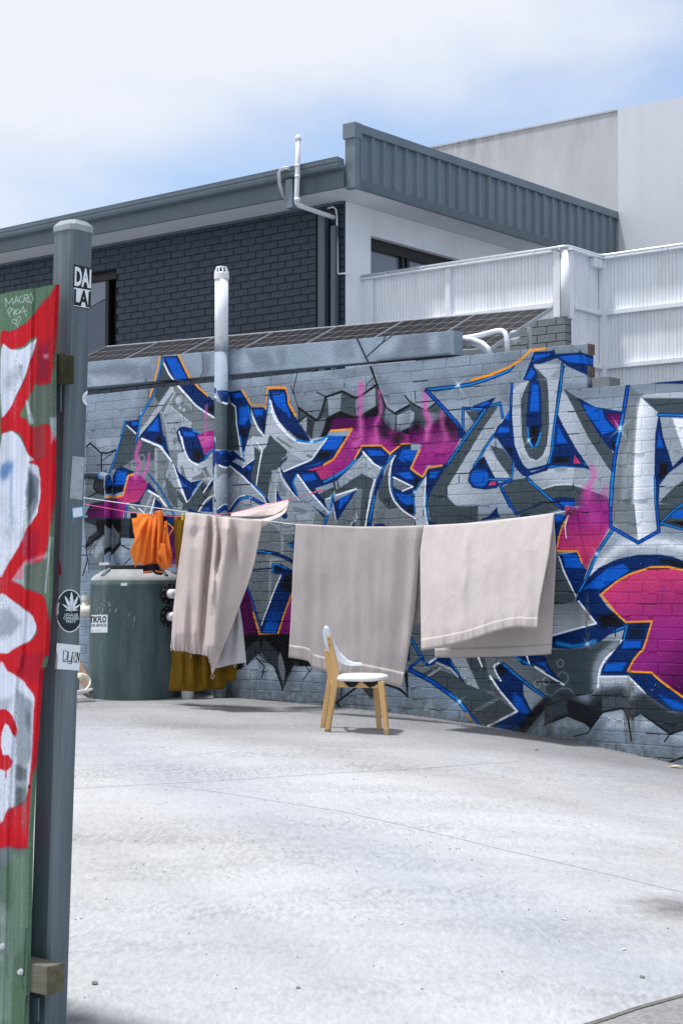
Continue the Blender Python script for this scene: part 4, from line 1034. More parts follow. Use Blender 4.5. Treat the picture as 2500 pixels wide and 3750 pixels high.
# ------------------------------------------------------------------ ground
def ground_mat():
    m = bpy.data.materials.new('broomed concrete'); m.use_nodes = True; t = m.node_tree; b = t.nodes['Principled BSDF']; l = t.links.new
    tc_ = t.nodes.new('ShaderNodeTexCoord')
    def noise(scale, st=(1, 1, 1), rot=0, det=6, ro=.6, dist=0):
        mp_ = t.nodes.new('ShaderNodeMapping'); mp_.inputs['Scale'].default_value = st; mp_.inputs['Rotation'].default_value = (0, 0, rot)
        l(tc_.outputs['Object'], mp_.inputs[0]); n = t.nodes.new('ShaderNodeTexNoise'); n.inputs['Scale'].default_value = scale; n.inputs['Detail'].default_value = det
        n.inputs['Roughness'].default_value = ro; n.inputs['Distortion'].default_value = dist; l(mp_.outputs[0], n.inputs['Vector']); return n.outputs['Fac']
    def mr(o, a, c, x, y):
        r = t.nodes.new('ShaderNodeMapRange'); r.inputs[1].default_value = a; r.inputs[2].default_value = c; r.inputs[3].default_value = x; r.inputs[4].default_value = y; l(o, r.inputs[0]); return r.outputs[0]
    def mul(a, c):
        r = t.nodes.new('ShaderNodeMixRGB'); r.blend_type = 'MULTIPLY'; r.inputs[0].default_value = 1; l(a, r.inputs[1]); l(c, r.inputs[2]); return r.outputs[0]
    base = t.nodes.new('ShaderNodeMixRGB'); base.inputs[1].default_value = (.392, .401, .418, 1); base.inputs[2].default_value = (.44, .449, .466, 1)
    l(mr(noise(.55, (1, .6, 1), .5), .35, .65, 0, 1), base.inputs[0]); col = base.outputs[0]
    warm = t.nodes.new('ShaderNodeMixRGB'); warm.inputs[2].default_value = (.40, .39, .375, 1); l(col, warm.inputs[1])
    l(mr(noise(.35, (1, 1, 1), .2), .5, .72, 0, .7), warm.inputs[0]); col = warm.outputs[0]
    col = mul(col, mr(noise(.9, (.35, 1.2, 1), .9, 6, .6, .6), .32, .62, .90, 1.03))
    col = mul(col, mr(noise(.6, (.6, 1.1, 1), -.55, 5, .55), .55, .75, 1.0, .86))
    # curved broom strokes: streaky noise on coordinates bent by a slow noise
    wn_ = t.nodes.new('ShaderNodeTexNoise'); wn_.inputs['Scale'].default_value = 1.6; wn_.inputs['Detail'].default_value = 3; l(tc_.outputs['Object'], wn_.inputs['Vector'])
    sc_ = t.nodes.new('ShaderNodeVectorMath'); sc_.operation = 'MULTIPLY'; sc_.inputs[1].default_value = (.32, .32, 0); l(wn_.outputs['Color'], sc_.inputs[0])
    av = t.nodes.new('ShaderNodeVectorMath'); av.operation = 'ADD'; l(tc_.outputs['Object'], av.inputs[0]); l(sc_.outputs[0], av.inputs[1])
    def bent(scale, st, rot, det=6, ro=.7):
        mp_ = t.nodes.new('ShaderNodeMapping'); mp_.inputs['Scale'].default_value = st; mp_.inputs['Rotation'].default_value = (0, 0, rot); l(av.outputs[0], mp_.inputs[0])
        n = t.nodes.new('ShaderNodeTexNoise'); n.inputs['Scale'].default_value = scale; n.inputs['Detail'].default_value = det; n.inputs['Roughness'].default_value = ro; l(mp_.outputs[0], n.inputs['Vector']); return n.outputs['Fac']
    fine = bent(38, (1.0, .34, 1), .2)
    strokes = mr(fine, .40, .60, 0, 1); mask = mr(bent(1.3, (.5, 1.2, 1), .6, 5, .6), .46, .68, .06, .30)
    mm_ = t.nodes.new('ShaderNodeMath'); mm_.operation = 'MULTIPLY'; l(mask, mm_.inputs[0]); iv = t.nodes.new('ShaderNodeMath'); iv.operation = 'SUBTRACT'; iv.inputs[0].default_value = 1; l(strokes, iv.inputs[1]); l(iv.outputs[0], mm_.inputs[1])
    sb_ = t.nodes.new('ShaderNodeMath'); sb_.operation = 'SUBTRACT'; sb_.inputs[0].default_value = 1.02; l(mm_.outputs[0], sb_.inputs[1]); col = mul(col, sb_.outputs[0])
    col = mul(col, mr(noise(60, (1, .25, 1), 0, 6, .85), .36, .60, .84, 1.05))
    # long bluish run-off tracks down the slab
    def track(pa, pb, wid, tint, amt):
        nonlocal col
        A, B = onG(*pa), onG(*pb); d = (B - A); d.z = 0; d.normalize(); n = Vector((-d.y, d.x, 0)); k = A.dot(n)
        dp_ = t.nodes.new('ShaderNodeVectorMath'); dp_.operation = 'DOT_PRODUCT'; dp_.inputs[1].default_value = n; l(tc_.outputs['Object'], dp_.inputs[0])
        wob_ = t.nodes.new('ShaderNodeMath'); wob_.operation = 'MULTIPLY_ADD'; wob_.inputs[1].default_value = wid * 1.5; l(noise(1.1, (1, 1, 1), 0, 6, .65), wob_.inputs[0]); l(dp_.outputs['Value'], wob_.inputs[2])
        s1_ = t.nodes.new('ShaderNodeMath'); s1_.operation = 'SUBTRACT'; s1_.inputs[1].default_value = k + wid * .75; l(wob_.outputs[0], s1_.inputs[0]); a1_ = t.nodes.new('ShaderNodeMath'); a1_.operation = 'ABSOLUTE'; l(s1_.outputs[0], a1_.inputs[0])
        f_ = mr(a1_.outputs[0], 0, wid, amt, 0); x_ = t.nodes.new('ShaderNodeMixRGB'); x_.blend_type = 'MULTIPLY'; x_.inputs[2].default_value = (*tint, 1); l(f_, x_.inputs[0]); l(col, x_.inputs[1]); col = x_.outputs[0]
    track((330, 2700), (2250, 3520), .55, (.78, .82, .90), .7)
    track((900, 2700), (2500, 3050), .40, (.78, .77, .76), .7)
    track((700, 3300), (1500, 3740), .22, (.70, .70, .71), .3)
    track((330, 2640), (1500, 2700), .35, (.80, .80, .82), .6)
    # dirt gathered at the foot of the wall, in the wall's own direction
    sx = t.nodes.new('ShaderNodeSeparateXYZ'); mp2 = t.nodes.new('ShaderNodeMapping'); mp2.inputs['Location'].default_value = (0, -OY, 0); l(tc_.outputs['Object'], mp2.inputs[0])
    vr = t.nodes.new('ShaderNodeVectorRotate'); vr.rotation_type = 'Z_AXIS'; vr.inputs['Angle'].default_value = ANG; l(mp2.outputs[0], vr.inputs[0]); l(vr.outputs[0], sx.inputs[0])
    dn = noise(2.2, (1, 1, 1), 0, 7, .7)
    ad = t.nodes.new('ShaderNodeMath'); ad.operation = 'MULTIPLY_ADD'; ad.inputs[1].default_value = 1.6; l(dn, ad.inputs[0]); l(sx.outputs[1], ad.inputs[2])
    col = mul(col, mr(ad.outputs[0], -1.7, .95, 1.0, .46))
    # oil stain by the lane and a small darker patch near the post
    def blob(x, y, r, v):
        nonlocal col
        d = t.nodes.new('ShaderNodeVectorMath'); d.operation = 'DISTANCE'; d.inputs[1].default_value = (x, y, 0)
        fl = t.nodes.new('ShaderNodeVectorMath'); fl.operation = 'MULTIPLY'; fl.inputs[1].default_value = (1, 1, 0); l(tc_.outputs['Object'], fl.inputs[0]); l(fl.outputs[0], d.inputs[0])
        a2 = t.nodes.new('ShaderNodeMath'); a2.operation = 'MULTIPLY_ADD'; a2.inputs[1].default_value = r * 1.4; l(noise(5, (1, 1, 1), 0, 7, .75), a2.inputs[0]); l(d.outputs['Value'], a2.inputs[2])
        col = mul(col, mr(a2.outputs[0], r * .9, r * 1.7, v, 1.0))
    g1 = onG(2530, 3330); blob(g1.x, g1.y, .34, .42)
    g1 = onG(265, 3740); blob(g1.x, g1.y, .1, .5)
    l(col, b.inputs['Base Color']); b.inputs['Roughness'].default_value = .85; b.inputs['Specular IOR Level'].default_value = .25
    bp = t.nodes.new('ShaderNodeBump'); bp.inputs['Strength'].default_value = .35; bp.inputs['Distance'].default_value = .006; l(fine, bp.inputs['Height']); l(bp.outputs[0], b.inputs['Normal'])
    return m
M['ground'] = ground_mat()
xs = sorted(set([-900, -300, -120, -60, -30, -18] + [round(-12 + .3 * i, 3) for i in range(81)] + [15, 20, 30, 60, 120, 300, 900]))
ys = sorted(set([-60, -20, -8, -3] + [round(0 + .3 * i, 3) for i in range(64)] + [21, 25, 32, 45, 70, 120, 300, 1200]))
XX, YY = np.meshgrid(xs, ys); ZZ = gz(XX, YY)
g = MB(); g.grid([[(XX[j, i], YY[j, i], ZZ[j, i]) for i in range(len(xs))] for j in range(len(ys))])
ground = g.build('ground', M['ground'], None, 'W', (0, 0, 0), smooth=True); tag(ground, kind='structure')
M['joint'] = mat('slab joint line', rgb(158, 163, 172), .9, .2, 30)  # plain tone of the saw-cut slab joints
def ground_strip(name, pts, wdt, m, lift=.004):
    P = [onG(*p) for p in pts]; q = MB(); rows = []
    Q = []
    for a, b in zip(P[:-1], P[1:]):
        n = max(2, int((b - a).length / .25)); Q += [a.lerp(b, i / n) for i in range(n)]
    Q.append(P[-1])
    for i, p in enumerate(Q):
        d = (Q[min(i + 1, len(Q) - 1)] - Q[max(i - 1, 0)]); d.z = 0; d.normalize(); s = Vector((-d.y, d.x, 0)) * wdt / 2
        r = []
        for k in (1, -1):
            v = p + s * k; v.z = float(gz(v.x, v.y)) + lift; r.append(v)
        rows.append(r)
    q.grid(rows); return q.build(name, m, ground)
ground_strip('slab_joint', [(180, 2893), (279, 2888), (824, 2859), (1541, 2816), (1900, 2790)], .008, M['joint'])
ground_strip('slab_joint', [(620, 2880), (752, 2895), (1254, 2974), (1828, 3110), (2520, 3275)], .006, M['joint'])
ground_strip('slab_joint', [(300, 2480 + 340), (900, 2740), (1500, 2760)], .004, M['joint'])
# the street footpath beyond the slab edge, bottom right
M['footpath'] = mat('coarse footpath', (.27, .27, .275), .95, .25, 60, .8, 90, var2=.25, vs2=3)
M['edge'] = mat('slab edge', (.13, .125, .12), .95, .3, 30, .5, 60)
a = onG(2150, 3762); b_ = onG(2620, 3618); q = MB(); d = (b_ - a).normalized(); nrm = Vector((d.y, -d.x, 0)); rows = []
for k in range(2):
    r = []
    for i in range(14):
        p = a + d * (i / 13 * 6) + nrm * (k * 3.0); p.z = float(gz(p.x, p.y)) + .006; r.append(p)
    rows.append(r)
q.grid(rows[::-1]); fp = q.build('footpath', M['footpath'], None, 'W', (float(a.x), float(a.y), 0)); tag(fp, kind='structure')
ground_strip('slab_joint', [(2140, 3765), (2215, 3742), (2330, 3702), (2500, 3655), (2600, 3624)], .022, M['edge'], .009)

# ------------------------------------------------------------------ brick meshes
def brick_mesh(name, mats, L_, H_, D_, side=None, CH=.004):
    b = CH; x, h = L_ / 2, H_ / 2
    v = [(-x + b, 0, -h + b), (x - b, 0, -h + b), (x - b, 0, h - b), (-x + b, 0, h - b), (-x, b, -h), (x, b, -h), (x, b, h), (-x, b, h), (-x, D_, -h), (x, D_, -h), (x, D_, h), (-x, D_, h)]
    f = [(0, 1, 2, 3), (0, 4, 5, 1), (1, 5, 6, 2), (2, 6, 7, 3), (3, 7, 4, 0), (4, 8, 9, 5), (5, 9, 10, 6), (6, 10, 11, 7), (7, 11, 8, 4), (8, 11, 10, 9)]
    me = bpy.data.meshes.new(name); me.from_pydata(v, [], f); me.update()
    for m in mats: me.materials.append(m)
    if side is not None: me.polygons[side].material_index = 1
    return me
PIT, LEN, JT = .0864, .235, .008
def lay_bricks(parent, me, cells, rank, name='brick', limit=300, jit=.002):
    """cells: (u0,u1,z0,z1,w) in wall coordinates; the largest in the picture become parts, the rest one stuff part"""
    b = BASE[parent.name][0]
    order = sorted(range(len(cells)), key=lambda i: rank(cells[i])); big = [i for i in order if rank(cells[i]) < 1e6][:limit]; bs = set(big)
    Lm = max(v.co.x for v in me.vertices) * 2; Hm = max(v.co.z for v in me.vertices) * 2
    rest = MB(); mv = [tuple(v.co) for v in me.vertices]; mf = [tuple(p.vertices) for p in me.polygons]
    for i, c in enumerate(cells):
        sx = (c[1] - c[0] - JT) / Lm * random.uniform(.985, 1.0); sz = (c[3] - c[2] - JT) / Hm * random.uniform(.965, 1.02)
        ctr = ((c[0] + c[1]) / 2, c[4] + random.uniform(-jit, jit), (c[2] + c[3]) / 2 + random.uniform(-.0012, .0012)); ry = random.uniform(-.006, .006); rz = random.uniform(-.008, .008)
        if i in bs:
            o = bpy.data.objects.new(name, me); C.objects.link(o); o.parent = parent; o.location = (ctr[0] - b[0], ctr[1] - b[1], ctr[2] - b[2]); o.scale = (sx, 1, sz); o.rotation_euler = (0, ry, rz)
        else:
            rest.add([(ctr[0] + p[0] * sx, ctr[1] + p[1] + p[0] * sx * rz, ctr[2] + p[2] * sz - p[0] * sx * ry) for p in mv], mf)
    if rest.v: tag(rest.build(name + 's', list(me.materials)[0], parent), kind='stuff')
def to_px(u, w, z):
    p = toW(u, w, z); y, zz = p.y, p.z - E; f = y * cos(PITCH) + zz * sin(PITCH); up = -y * sin(PITCH) + zz * cos(PITCH)
    return CX + p.x / f * FPX, CY - up / f * FPX
HIDE = [(1075, 1925, 1490, 2470), (1545, 1900, 2010, 2370), (650, 1890, 930, 2400), (335, 2100, 655, 2560)]
def rank_mural(c):
    x, y = to_px((c[0] + c[1]) / 2, c[4], (c[2] + c[3]) / 2)
    if x < 335 or x > 2520 or y > 2840: return 1e7
    if any(a < x < d and b < y < e for a, b, d, e in HIDE): return 1e7
    return -x

# ------------------------------------------------------------------ painted wall
mw = thing('painted_wall', 'long brick wall covered in a blue, grey and magenta graffiti mural behind the washing', 'brick wall', MUR_BASE)
mim = mur.image('mural paint')
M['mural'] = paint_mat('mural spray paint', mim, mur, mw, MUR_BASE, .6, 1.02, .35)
ZT, ZL, UR = E + 1.862, E + 1.862 - 4 * PIT, 2.398
def ground_at_u(u): p = toW(u, 0, 0); return float(gz(p.x, p.y))
core = MB()
core.box(-3.9, UR - .014, .0026, .104, .35, ZT - .01); core.box(UR - .014, 3.95, .0026, .104, .1, ZL - .01)
core.build('mortar', M['mural'], mw)
uj, _ = onW(2354.6, 2147, 0); cells = []; ends = []
for k in range(50):
    z1 = ZT - k * PIT; z0 = z1 - PIT; right = UR if k < 4 else 3.95
    off = float(uj) + (0 if k % 2 else LEN / 2)
    n0 = math.floor((-3.9 - off) / LEN); u = off + n0 * LEN
    while u < right:
        a, b2 = max(u, -3.9), min(u + LEN, right); u += LEN
        if b2 - a < .05 or z1 < ground_at_u((a + b2) / 2) - .03: continue
        if k == 0 and b2 < 1.24 and False: continue
        (ends if (k < 4 and b2 > UR - .001) else cells).append((a, b2, z0, z1, 0.0))
bm_ = brick_mesh('brick', [M['mural']], LEN - JT, PIT - JT, .1, CH=.0022)
lay_bricks(mw, bm_, cells, rank_mural, limit=296, jit=.0014)
be_ = brick_mesh('end brick', [M['mural'], M['brownbrick']], LEN - JT, PIT - JT, .11, side=6)
lay_bricks(mw, be_, ends, lambda c: 0, limit=4)
# concrete lintel along the left of the top
def q4(px, w): return [onW(x, y, w) for x, y in px]
lt = q4([(318, 1325), (1661, 1210), (1663, 1301), (318, 1421)], -.007)
ul, ur = float(lt[0][0]) - .7, float(lt[1][0])
sl_t = (lt[1][1] - lt[0][1]) / (lt[1][0] - lt[0][0]); sl_b = (lt[2][1] - lt[3][1]) / (lt[2][0] - lt[3][0])
zt = lambda u: float(lt[0][1] + sl_t * (u - lt[0][0])); zb = lambda u: float(lt[3][1] + sl_b * (u - lt[3][0]))
ln = MB(); ln.hexa([(ul, -.007, zb(ul) + .008), (ur, -.007, zb(ur) + .008), (ur, .125, zb(ur) + .008), (ul, .125, zb(ul) + .008), (ul, -.007, zt(ul)), (ur, -.007, zt(ur)), (ur, .125, zt(ur)), (ul, .125, zt(ul))])
ln.build('lintel', M['mural'], mw, bevel=.004)
# mortar lumps squeezed out of the joints
lump = MB()
for _ in range(260):
    u = random.uniform(-3.1, 3.3); k = random.randint(0, 36); z = ZT - k * PIT - PIT * 1.0
    if z > (ZT - .1 if u < UR else ZL - .1): continue
    if z < ground_at_u(u) + .05: continue
    l_ = random.uniform(.02, .12); pts = [(u + l_ * i / 5, -.0005 + random.uniform(-.002, .002), z + random.uniform(-.004, .004)) for i in range(6)]
    lump.tube(pts, [random.uniform(.002, .0065) for _ in pts], 5)
tag(lump.build('mortar_lumps', M['mural'], mw), kind='stuff')
M['void'] = mat('open joint', rgb(16, 18, 22), .95, .1, 9)
gap = MB(); pool_ = [c for c in cells if c[3] < ZT - .02]
for c in random.sample(pool_, 130):
    l_ = random.uniform(.03, .2) if random.random() < .7 else .22; u0_ = random.uniform(c[0], c[1] - min(l_, c[1] - c[0])); h_ = random.uniform(.003, .0055)
    if random.random() < .78: gap.box(u0_, min(u0_ + l_, c[1] + .1), .0008, .02, c[2] - h_, c[2] + h_ * .6)
    else: gap.box(c[1] - .004, c[1] + .002, .0008, .02, c[2] + .012, c[3] - random.uniform(.01, .04))
tag(gap.build('open_joints', M['void'], mw), kind='stuff')
st = MB(); p = onW(2120, 1283, -.01); st.tube([(float(p[0]), .05, float(p[1])), (float(p[0]), -.03, float(p[1]))], .014, 8); st.build('pipe_stub', M['steel'], mw)
cp = MB(); cp.box(2.41, 2.56, .03, .20, ZL + .0, ZL + .075); cp.build('coping_block', M['greybrick'], mw)

# ------------------------------------------------------------------ low flat roof behind the wall
fr = thing('flat_roof', 'low grey flat roof between the painted wall and the dark brick house', 'roof', (-1.0, 2.0, E + 1.55))
q = MB(); q.box(-8.5, 2.3, .14, 3.78, E + 1.52, E + 1.60); q.build('roof_sheet', M['roof'], fr)
q = MB(); q.box(-8.5, 2.3, .5, 3.7, .5, E + 1.51); q.build('wall', M['greybrick'], fr)

# ------------------------------------------------------------------ dark brick house
UC, W1 = -2.978, 3.80; ZS = E + 4.431 - 0.0
hs = thing('house', 'dark grey brick house with deep eaves, a ribbed metal parapet and a white side wall', 'house', (UC, W1, .7))
wu0, wz1 = (float(v) for v in onW(228, 1010, W1)); wu1, wz0 = (float(v) for v in onW(423, 1264, W1)); wz1 = float(onW(423, 985, W1)[1])
core = MB(); UL = -12.0
core.box(UL, wu0, W1 + .006, W1 + .22, .5, ZS); core.box(wu1, UC - .002, W1 + .006, W1 + .22, .5, ZS)
core.box(wu0, wu1, W1 + .006, W1 + .22, .5, wz0 - .4); core.box(wu0, wu1, W1 + .006, W1 + .22, wz1, ZS)
hw = core.build('brick_wall', M['darkmortar'], hs)
zc = float(onW(1154, 829, W1)[1]); uc_ = float(onW(1072.4, 925, W1)[0]); kz = round((ZS - zc) / PIT) + 1; cells = []
for k in range(44):
    z1 = zc + (kz - k) * PIT; z0 = z1 - PIT
    if z0 < E + 1.3: break
    z1 = min(z1, ZS)
    if z1 - z0 < .03: continue
    off = uc_ + (0 if k % 2 else LEN / 2); u = off + math.floor((-9.6 - off) / LEN) * LEN
    while u < UC:
        a, b2 = u, min(u + LEN, UC); u += LEN
        segs = [(a, b2)]
        if z1 > wz0 - .38 and z0 < wz1: segs = [(a, min(b2, wu0)), (max(a, wu1), b2)]
        for s0, s1 in segs:
            if s1 - s0 > .045: cells.append((s0, s1, z0, z1, W1))
dbm = brick_mesh('dark brick', [M['darkbrick']], LEN - JT, PIT - JT, .1)
def rank_house(c):
    x, y = to_px((c[0] + c[1]) / 2, c[4], (c[2] + c[3]) / 2)
    return 1e7 if x < 343 or y > 1265 or y < 770 else -x
lay_bricks(hw, dbm, cells, rank_house, limit=298, jit=.0012)
q = MB(); q.box(wu0, wu0 + .06, W1 + .06, W1 + .12, wz0 - .3, wz1); q.box(wu1 - .30, wu1 - .24, W1 + .1, W1 + .16, wz0 - .3, wz1); q.box(wu0, wu1, W1 + .08, W1 + .14, wz1 - .1, wz1)
wn_ = q.build('window', M['black'], hs)
q = MB(); q.box(wu0 + .02, wu1 - .27, W1 + .125, W1 + .135, wz0 - .3, wz1 - .05); q.build('pane', M['glass'], wn_)
q = MB(); q.hexa([(wu0 + .1, W1 + .112, wz1 - .50), (wu1 - .3, W1 + .112, wz1 - .33), (wu1 - .3, W1 + .12, wz1 - .33), (wu0 + .1, W1 + .12, wz1 - .50), (wu0 + .1, W1 + .112, wz1 - .12), (wu1 - .25, W1 + .112, wz1 - .1), (wu1 - .25, W1 + .12, wz1 - .1), (wu0 + .1, W1 + .12, wz1 - .12)]); q.build('pane_reflection', M['glass2'], wn_)  # reflected light on the pane, added as a paler sheet
q = MB(); q.box(wu0 - .05, wu1, W1 + .21, W1 + .22, wz0 - .4, wz1); q.build('backing', M['black'], wn_)
# side wall, white, with the wide window under the soffit
S0, S1, So, Sz = W1 + .105, 9.24, 4.283, E + 4.112
q = MB(); t_ = .2
q.box(UC + .0005, UC + .006, W1 + .012, S0, .6, ZS); q.box(UC - t_, UC + .006, S0 + .0005, So, .6, ZS); q.box(UC - t_, UC + .004, So, S1, Sz, ZS); q.box(UC - t_, UC + .004, So, S1, .6, E + 2.6); q.box(UC - t_, UC + .004, 7.6, S1, E + 2.6, Sz)
q.build('side_wall', M['whitewall'], hs)
q = MB(); q.box(UC - .16, UC - .08, So, 7.6, Sz - .13, Sz); q.box(UC - .15, UC - .1, So, 7.6, E + 2.6, E + 2.7)
for ww in (So, 5.02, 5.12, 6.3, 7.54): q.box(UC - .15, UC - .09, ww, ww + .06, E + 2.6, Sz - .13)
wd = q.build('window', M['black'], hs)
q = MB(); q.box(UC - .14, UC - .13, So + .06, 5.02, E + 2.7, Sz - .13); q.build('pane', M['glass2'], wd)
q = MB(); q.box(UC - .14, UC - .13, 5.18, 7.54, E + 2.7, Sz - .13); q.build('pane', M['glass2'], wd)
# eaves
UP = -2.455
q = MB(); q.box(UL, UP - .12, 3.275, 3.305, ZS, E + 4.66); q.build('fascia_board', M['steeldk'], hs, bevel=.003)
q = MB(); pr = [(3.27, 4.635), (3.19, 4.640), (3.165, 4.665), (3.165, 4.690), (3.145, 4.700), (3.14, 4.735), (3.13, 4.745), (3.15, 4.752), (3.27, 4.742)]
def gsh(u): return -.05 * (UP - u) / 6 * .8
n = len(pr); q.add([(u, w, E + z + gsh(u)) for u in (UL, UP - .11) for w, z in pr], [(i, (i + 1) % n, n + (i + 1) % n, n + i) for i in range(n)] + [tuple(range(n)), tuple(range(n, 2 * n))[::-1]])
q.build('gutter', M['steel'], hs)
q = MB(); q.box(UL, UC, 3.306, W1 - .004, ZS + .002, ZS + .016); q.box(UC + .005, UP - .03, 3.36, S1, ZS + .002, ZS + .016); q.box(UC - .0, UC + .004, 3.306, W1 - .004, ZS + .002, ZS + .016); q.box(UC + .005, UP - .125, 3.306, 3.36, ZS + .002, ZS + .016)
q.build('soffit', M['soffit'], hs)
q = MB(); q.box(UL, UC - .01, W1 - .035, W1 - .006, ZS - .03, ZS); q.build('soffit_trim', M['steeldk'], hs)
q = MB(); q.hexa([(UL, 3.31, E + 4.64), (UP - .15, 3.31, E + 4.64), (UP - .15, 9.2, E + 4.72), (UL, 9.2, E + 4.72), (UL, 3.31, E + 4.68), (UP - .15, 3.31, E + 4.68), (UP - .15, 9.2, E + 4.76), (UL, 9.2, E + 4.76)]); q.build('roof', M['roof'], hs)
# ribbed parapet
P0, P1 = 3.327, 9.245; zt0, zt1 = E + 5.148, E + 5.197
par = MB(); prof = []; w = P0 + .1; pit = (P1 - P0 - .12) / 27
prof.append((P0 + .03, 0))
for i in range(27):
    c = P0 + .07 + pit * i + .05; prof += [(c - .032, 0), (c - .016, .034), (c + .016, .034), (c + .032, 0), (c + .032 + (pit - .064) * .5, .004)]
prof.append((P1, 0)); lo, hi = ZS + .03, lambda w: zt0 + (zt1 - zt0) * (w - P0) / (P1 - P0) - .02
par.grid([[(UP - .036 + d_, w_, z_) for w_, d_ in prof] for z_ in (lo,)] + [[(UP - .036 + d_, w_, hi(w_)) for w_, d_ in prof]])
par.box(UP - .12, UP - .04, P0 + .012, P1, ZS + .02, E + 5.1)
pp = par.build('parapet', M['steel'], hs)
q = MB()
q.hexa([(UP - .15, P0 - .02, zt0 - .1), (UP + .012, P0 - .02, zt0 - .1), (UP + .012, P1, zt1 - .1), (UP - .15, P1, zt1 - .1), (UP - .15, P0 - .02, zt0), (UP + .012, P0 - .02, zt0), (UP + .012, P1, zt1), (UP - .15, P1, zt1)])
q.build('cap_flashing', M['steel'], pp, bevel=.004)
q = MB(); q.box(UP - .135, UP + .008, P0 - .012, P0 + .075, ZS - .012, zt0 - .102); q.box(UP - .155, UP + .018, P0 - .03, P0 + .1, zt0 - .17, zt0 + .004); q.build('corner_flashing', M['steel'], pp, bevel=.004)
q = MB(); q.box(UP - .04, UP + .006, P0 + .076, P1, ZS - .012, ZS + .095); q.build('bottom_trim', M['steeldk'], pp, bevel=.004)
# downpipes and the control joint by the corner
def vpipe_px(x, y0, y1, w, r, name, m, n=10):
    u, z0 = onW(x, y0, w); _, z1 = onW(x, y1, w); q = MB(); q.tube([(float(u), w, float(z1)), (float(u), w, float(z0))], r, n); return q
q = MB(); u = float(onW(1183, 900, 3.74)[0]); q.box(u - .05, u + .05, 3.70, 3.785, 1.5, ZS - .12); q.box(u - .054, u + .054, 3.695, 3.79, E + 2.93, E + 2.99); q.build('downpipe', M['steeldk'], hs, bevel=.008)
q = MB(); u = float(onW(1223, 900, 3.74)[0]); q.box(u - .032, u + .032, 3.71, 3.79, 1.5, ZS - .28); q.build('downpipe', M['steeldk'], hs, bevel=.01)
q = MB(); u = float(onW(1159, 950, 3.79)[0]); q.box(u - .012, u + .012, 3.785, 3.797, 1.5, ZS - .03); q.build('control_joint', M['darkmortar'], hs)
q = MB()
def F(x, y, w): u, z = onW(x, y, w); return (float(u), w, float(z))
q.tube([F(1091, 505, 3.10), F(1090, 600, 3.10), F(1087, 700, 3.10), F(1085, 728, 3.10), F(1087, 742, 3.12), F(1096, 752, 3.16), F(1130, 764, 3.35), F(1180, 781, 3.58), F(1222, 795, 3.74)], .028, 12)
for y in (606, 645, 730): q.tube([F(1089, y - 5, 3.10), F(1089, y + 5, 3.10)], .033, 12)
q.tube([F(1091, 512, 3.10), F(1091, 505, 3.10), F(1091, 498, 3.1), F(1091, 492, 3.10)], [.036, .036, .03, .012], 12)
cm = q.build('conduit_mast', M['pvc'], hs, smooth=True)
q = MB(); q.tube([F(1200, 762, 3.77), F(1220, 757, 3.77), F(1230, 765, 3.77), F(1233, 790, 3.77), F(1235, 900, 3.77), F(1236, 995, 3.77), F(1240, 1003, 3.77), F(1262, 1000, 3.77), F(1285, 1006, 3.80)], .011, 8); q.build('conduit', M['pvc'], hs, smooth=True)
q = MB()
for k in (0, 6): q.tube([F(1062, 612 + k, 3.14), F(1045, 611 + k, 3.12), F(1026, 617 + k, 3.1), F(1018 + k, 635, 3.1), F(1020 + k, 670, 3.12), F(1030 + k, 705, 3.2), F(1048 + k, 738, 3.26)], .011, 8)
q.build('cable_loop', M['galv'], hs, smooth=True)
u0, z0 = onW(1053, 765, 3.2); u1, z1 = onW(1078, 655, 3.2); q = MB(); q.box(float(u0), float(u1), 3.16, 3.27, float(z0), float(z1)); q.build('bracket', M['steel'], hs, bevel=.004)

# ------------------------------------------------------------------ neighbour behind
WB = 9.25; nb = thing('neighbour_building', 'tall windowless building of stained cream render rising behind the house', 'building', (-2.4, WB, .8))
q = MB(); q.box(-11, -2.446, WB, WB + 6, .3, E + 6.62); q.build('wall', M['beige'], nb)
q = MB(); q.box(-2.443, 9, WB - .025, WB + 6, .3, E + 6.632); q.build('wall', M['beige2'], nb, label='smooth pale render wall right of the joint')
q = MB(); q.box(-11, -2.446, WB - .015, WB + .1, E + 6.621, E + 6.645); q.build('coping', M['beige'], nb)

# ------------------------------------------------------------------ white deck fence
WF, WG, UF = 4.15, 4.83, -.217
fe = thing('deck_fence', 'white corrugated deck fence with pipe handrail standing above the solar panels', 'fence', (-1.5, WF, E + 2.3))
def sheet(name, axis, a0, a1, const, z0, z1, parent, pitch=.0435):
    q = MB(); prof = []; x = a0
    while x < a1 - .001:
        x2 = min(x + pitch, a1); prof += [(x, 0), (x2 - .0062, 0), (x2 - .0048, .006), (x2 - .0014, .006)]; x = x2
    prof.append((a1, 0)); pt = (lambda x, d, z: (x, const + d, z)) if axis == 'u' else (lambda x, d, z: (const - d, x, z))
    q.grid([[pt(x, d, z) for x, d in prof] for z in (z0, z1)]); return q.build(name, M['white'], parent)
ZF = E + 3.59; um = float(onW(1643, 1000, WF)[0]); ue = -.40
def rail_prof(name, pts, r): q = MB(); q.tube(pts, r, 10); return q.build(name, M['galv'], fe, smooth=True)
sheet('cladding_sheet', 'u', UC + .01, um - .03, WF, E + 2.3, ZF - .03, fe); sheet('cladding_sheet', 'u', um + .04, ue, WF, E + 2.3, ZF - .03, fe)
sheet('cladding_sheet', 'w', WF + .05, WG - .05, -.235, E + 1.9, ZF - .03, fe)
sheet('cladding_sheet', 'u', UF + .07, 1.7, WG, E + 1.6, ZF - .03, fe)
sheet('cladding_sheet', 'u', 1.78, 4.2, WG, E + 1.6, ZF - .03, fe)
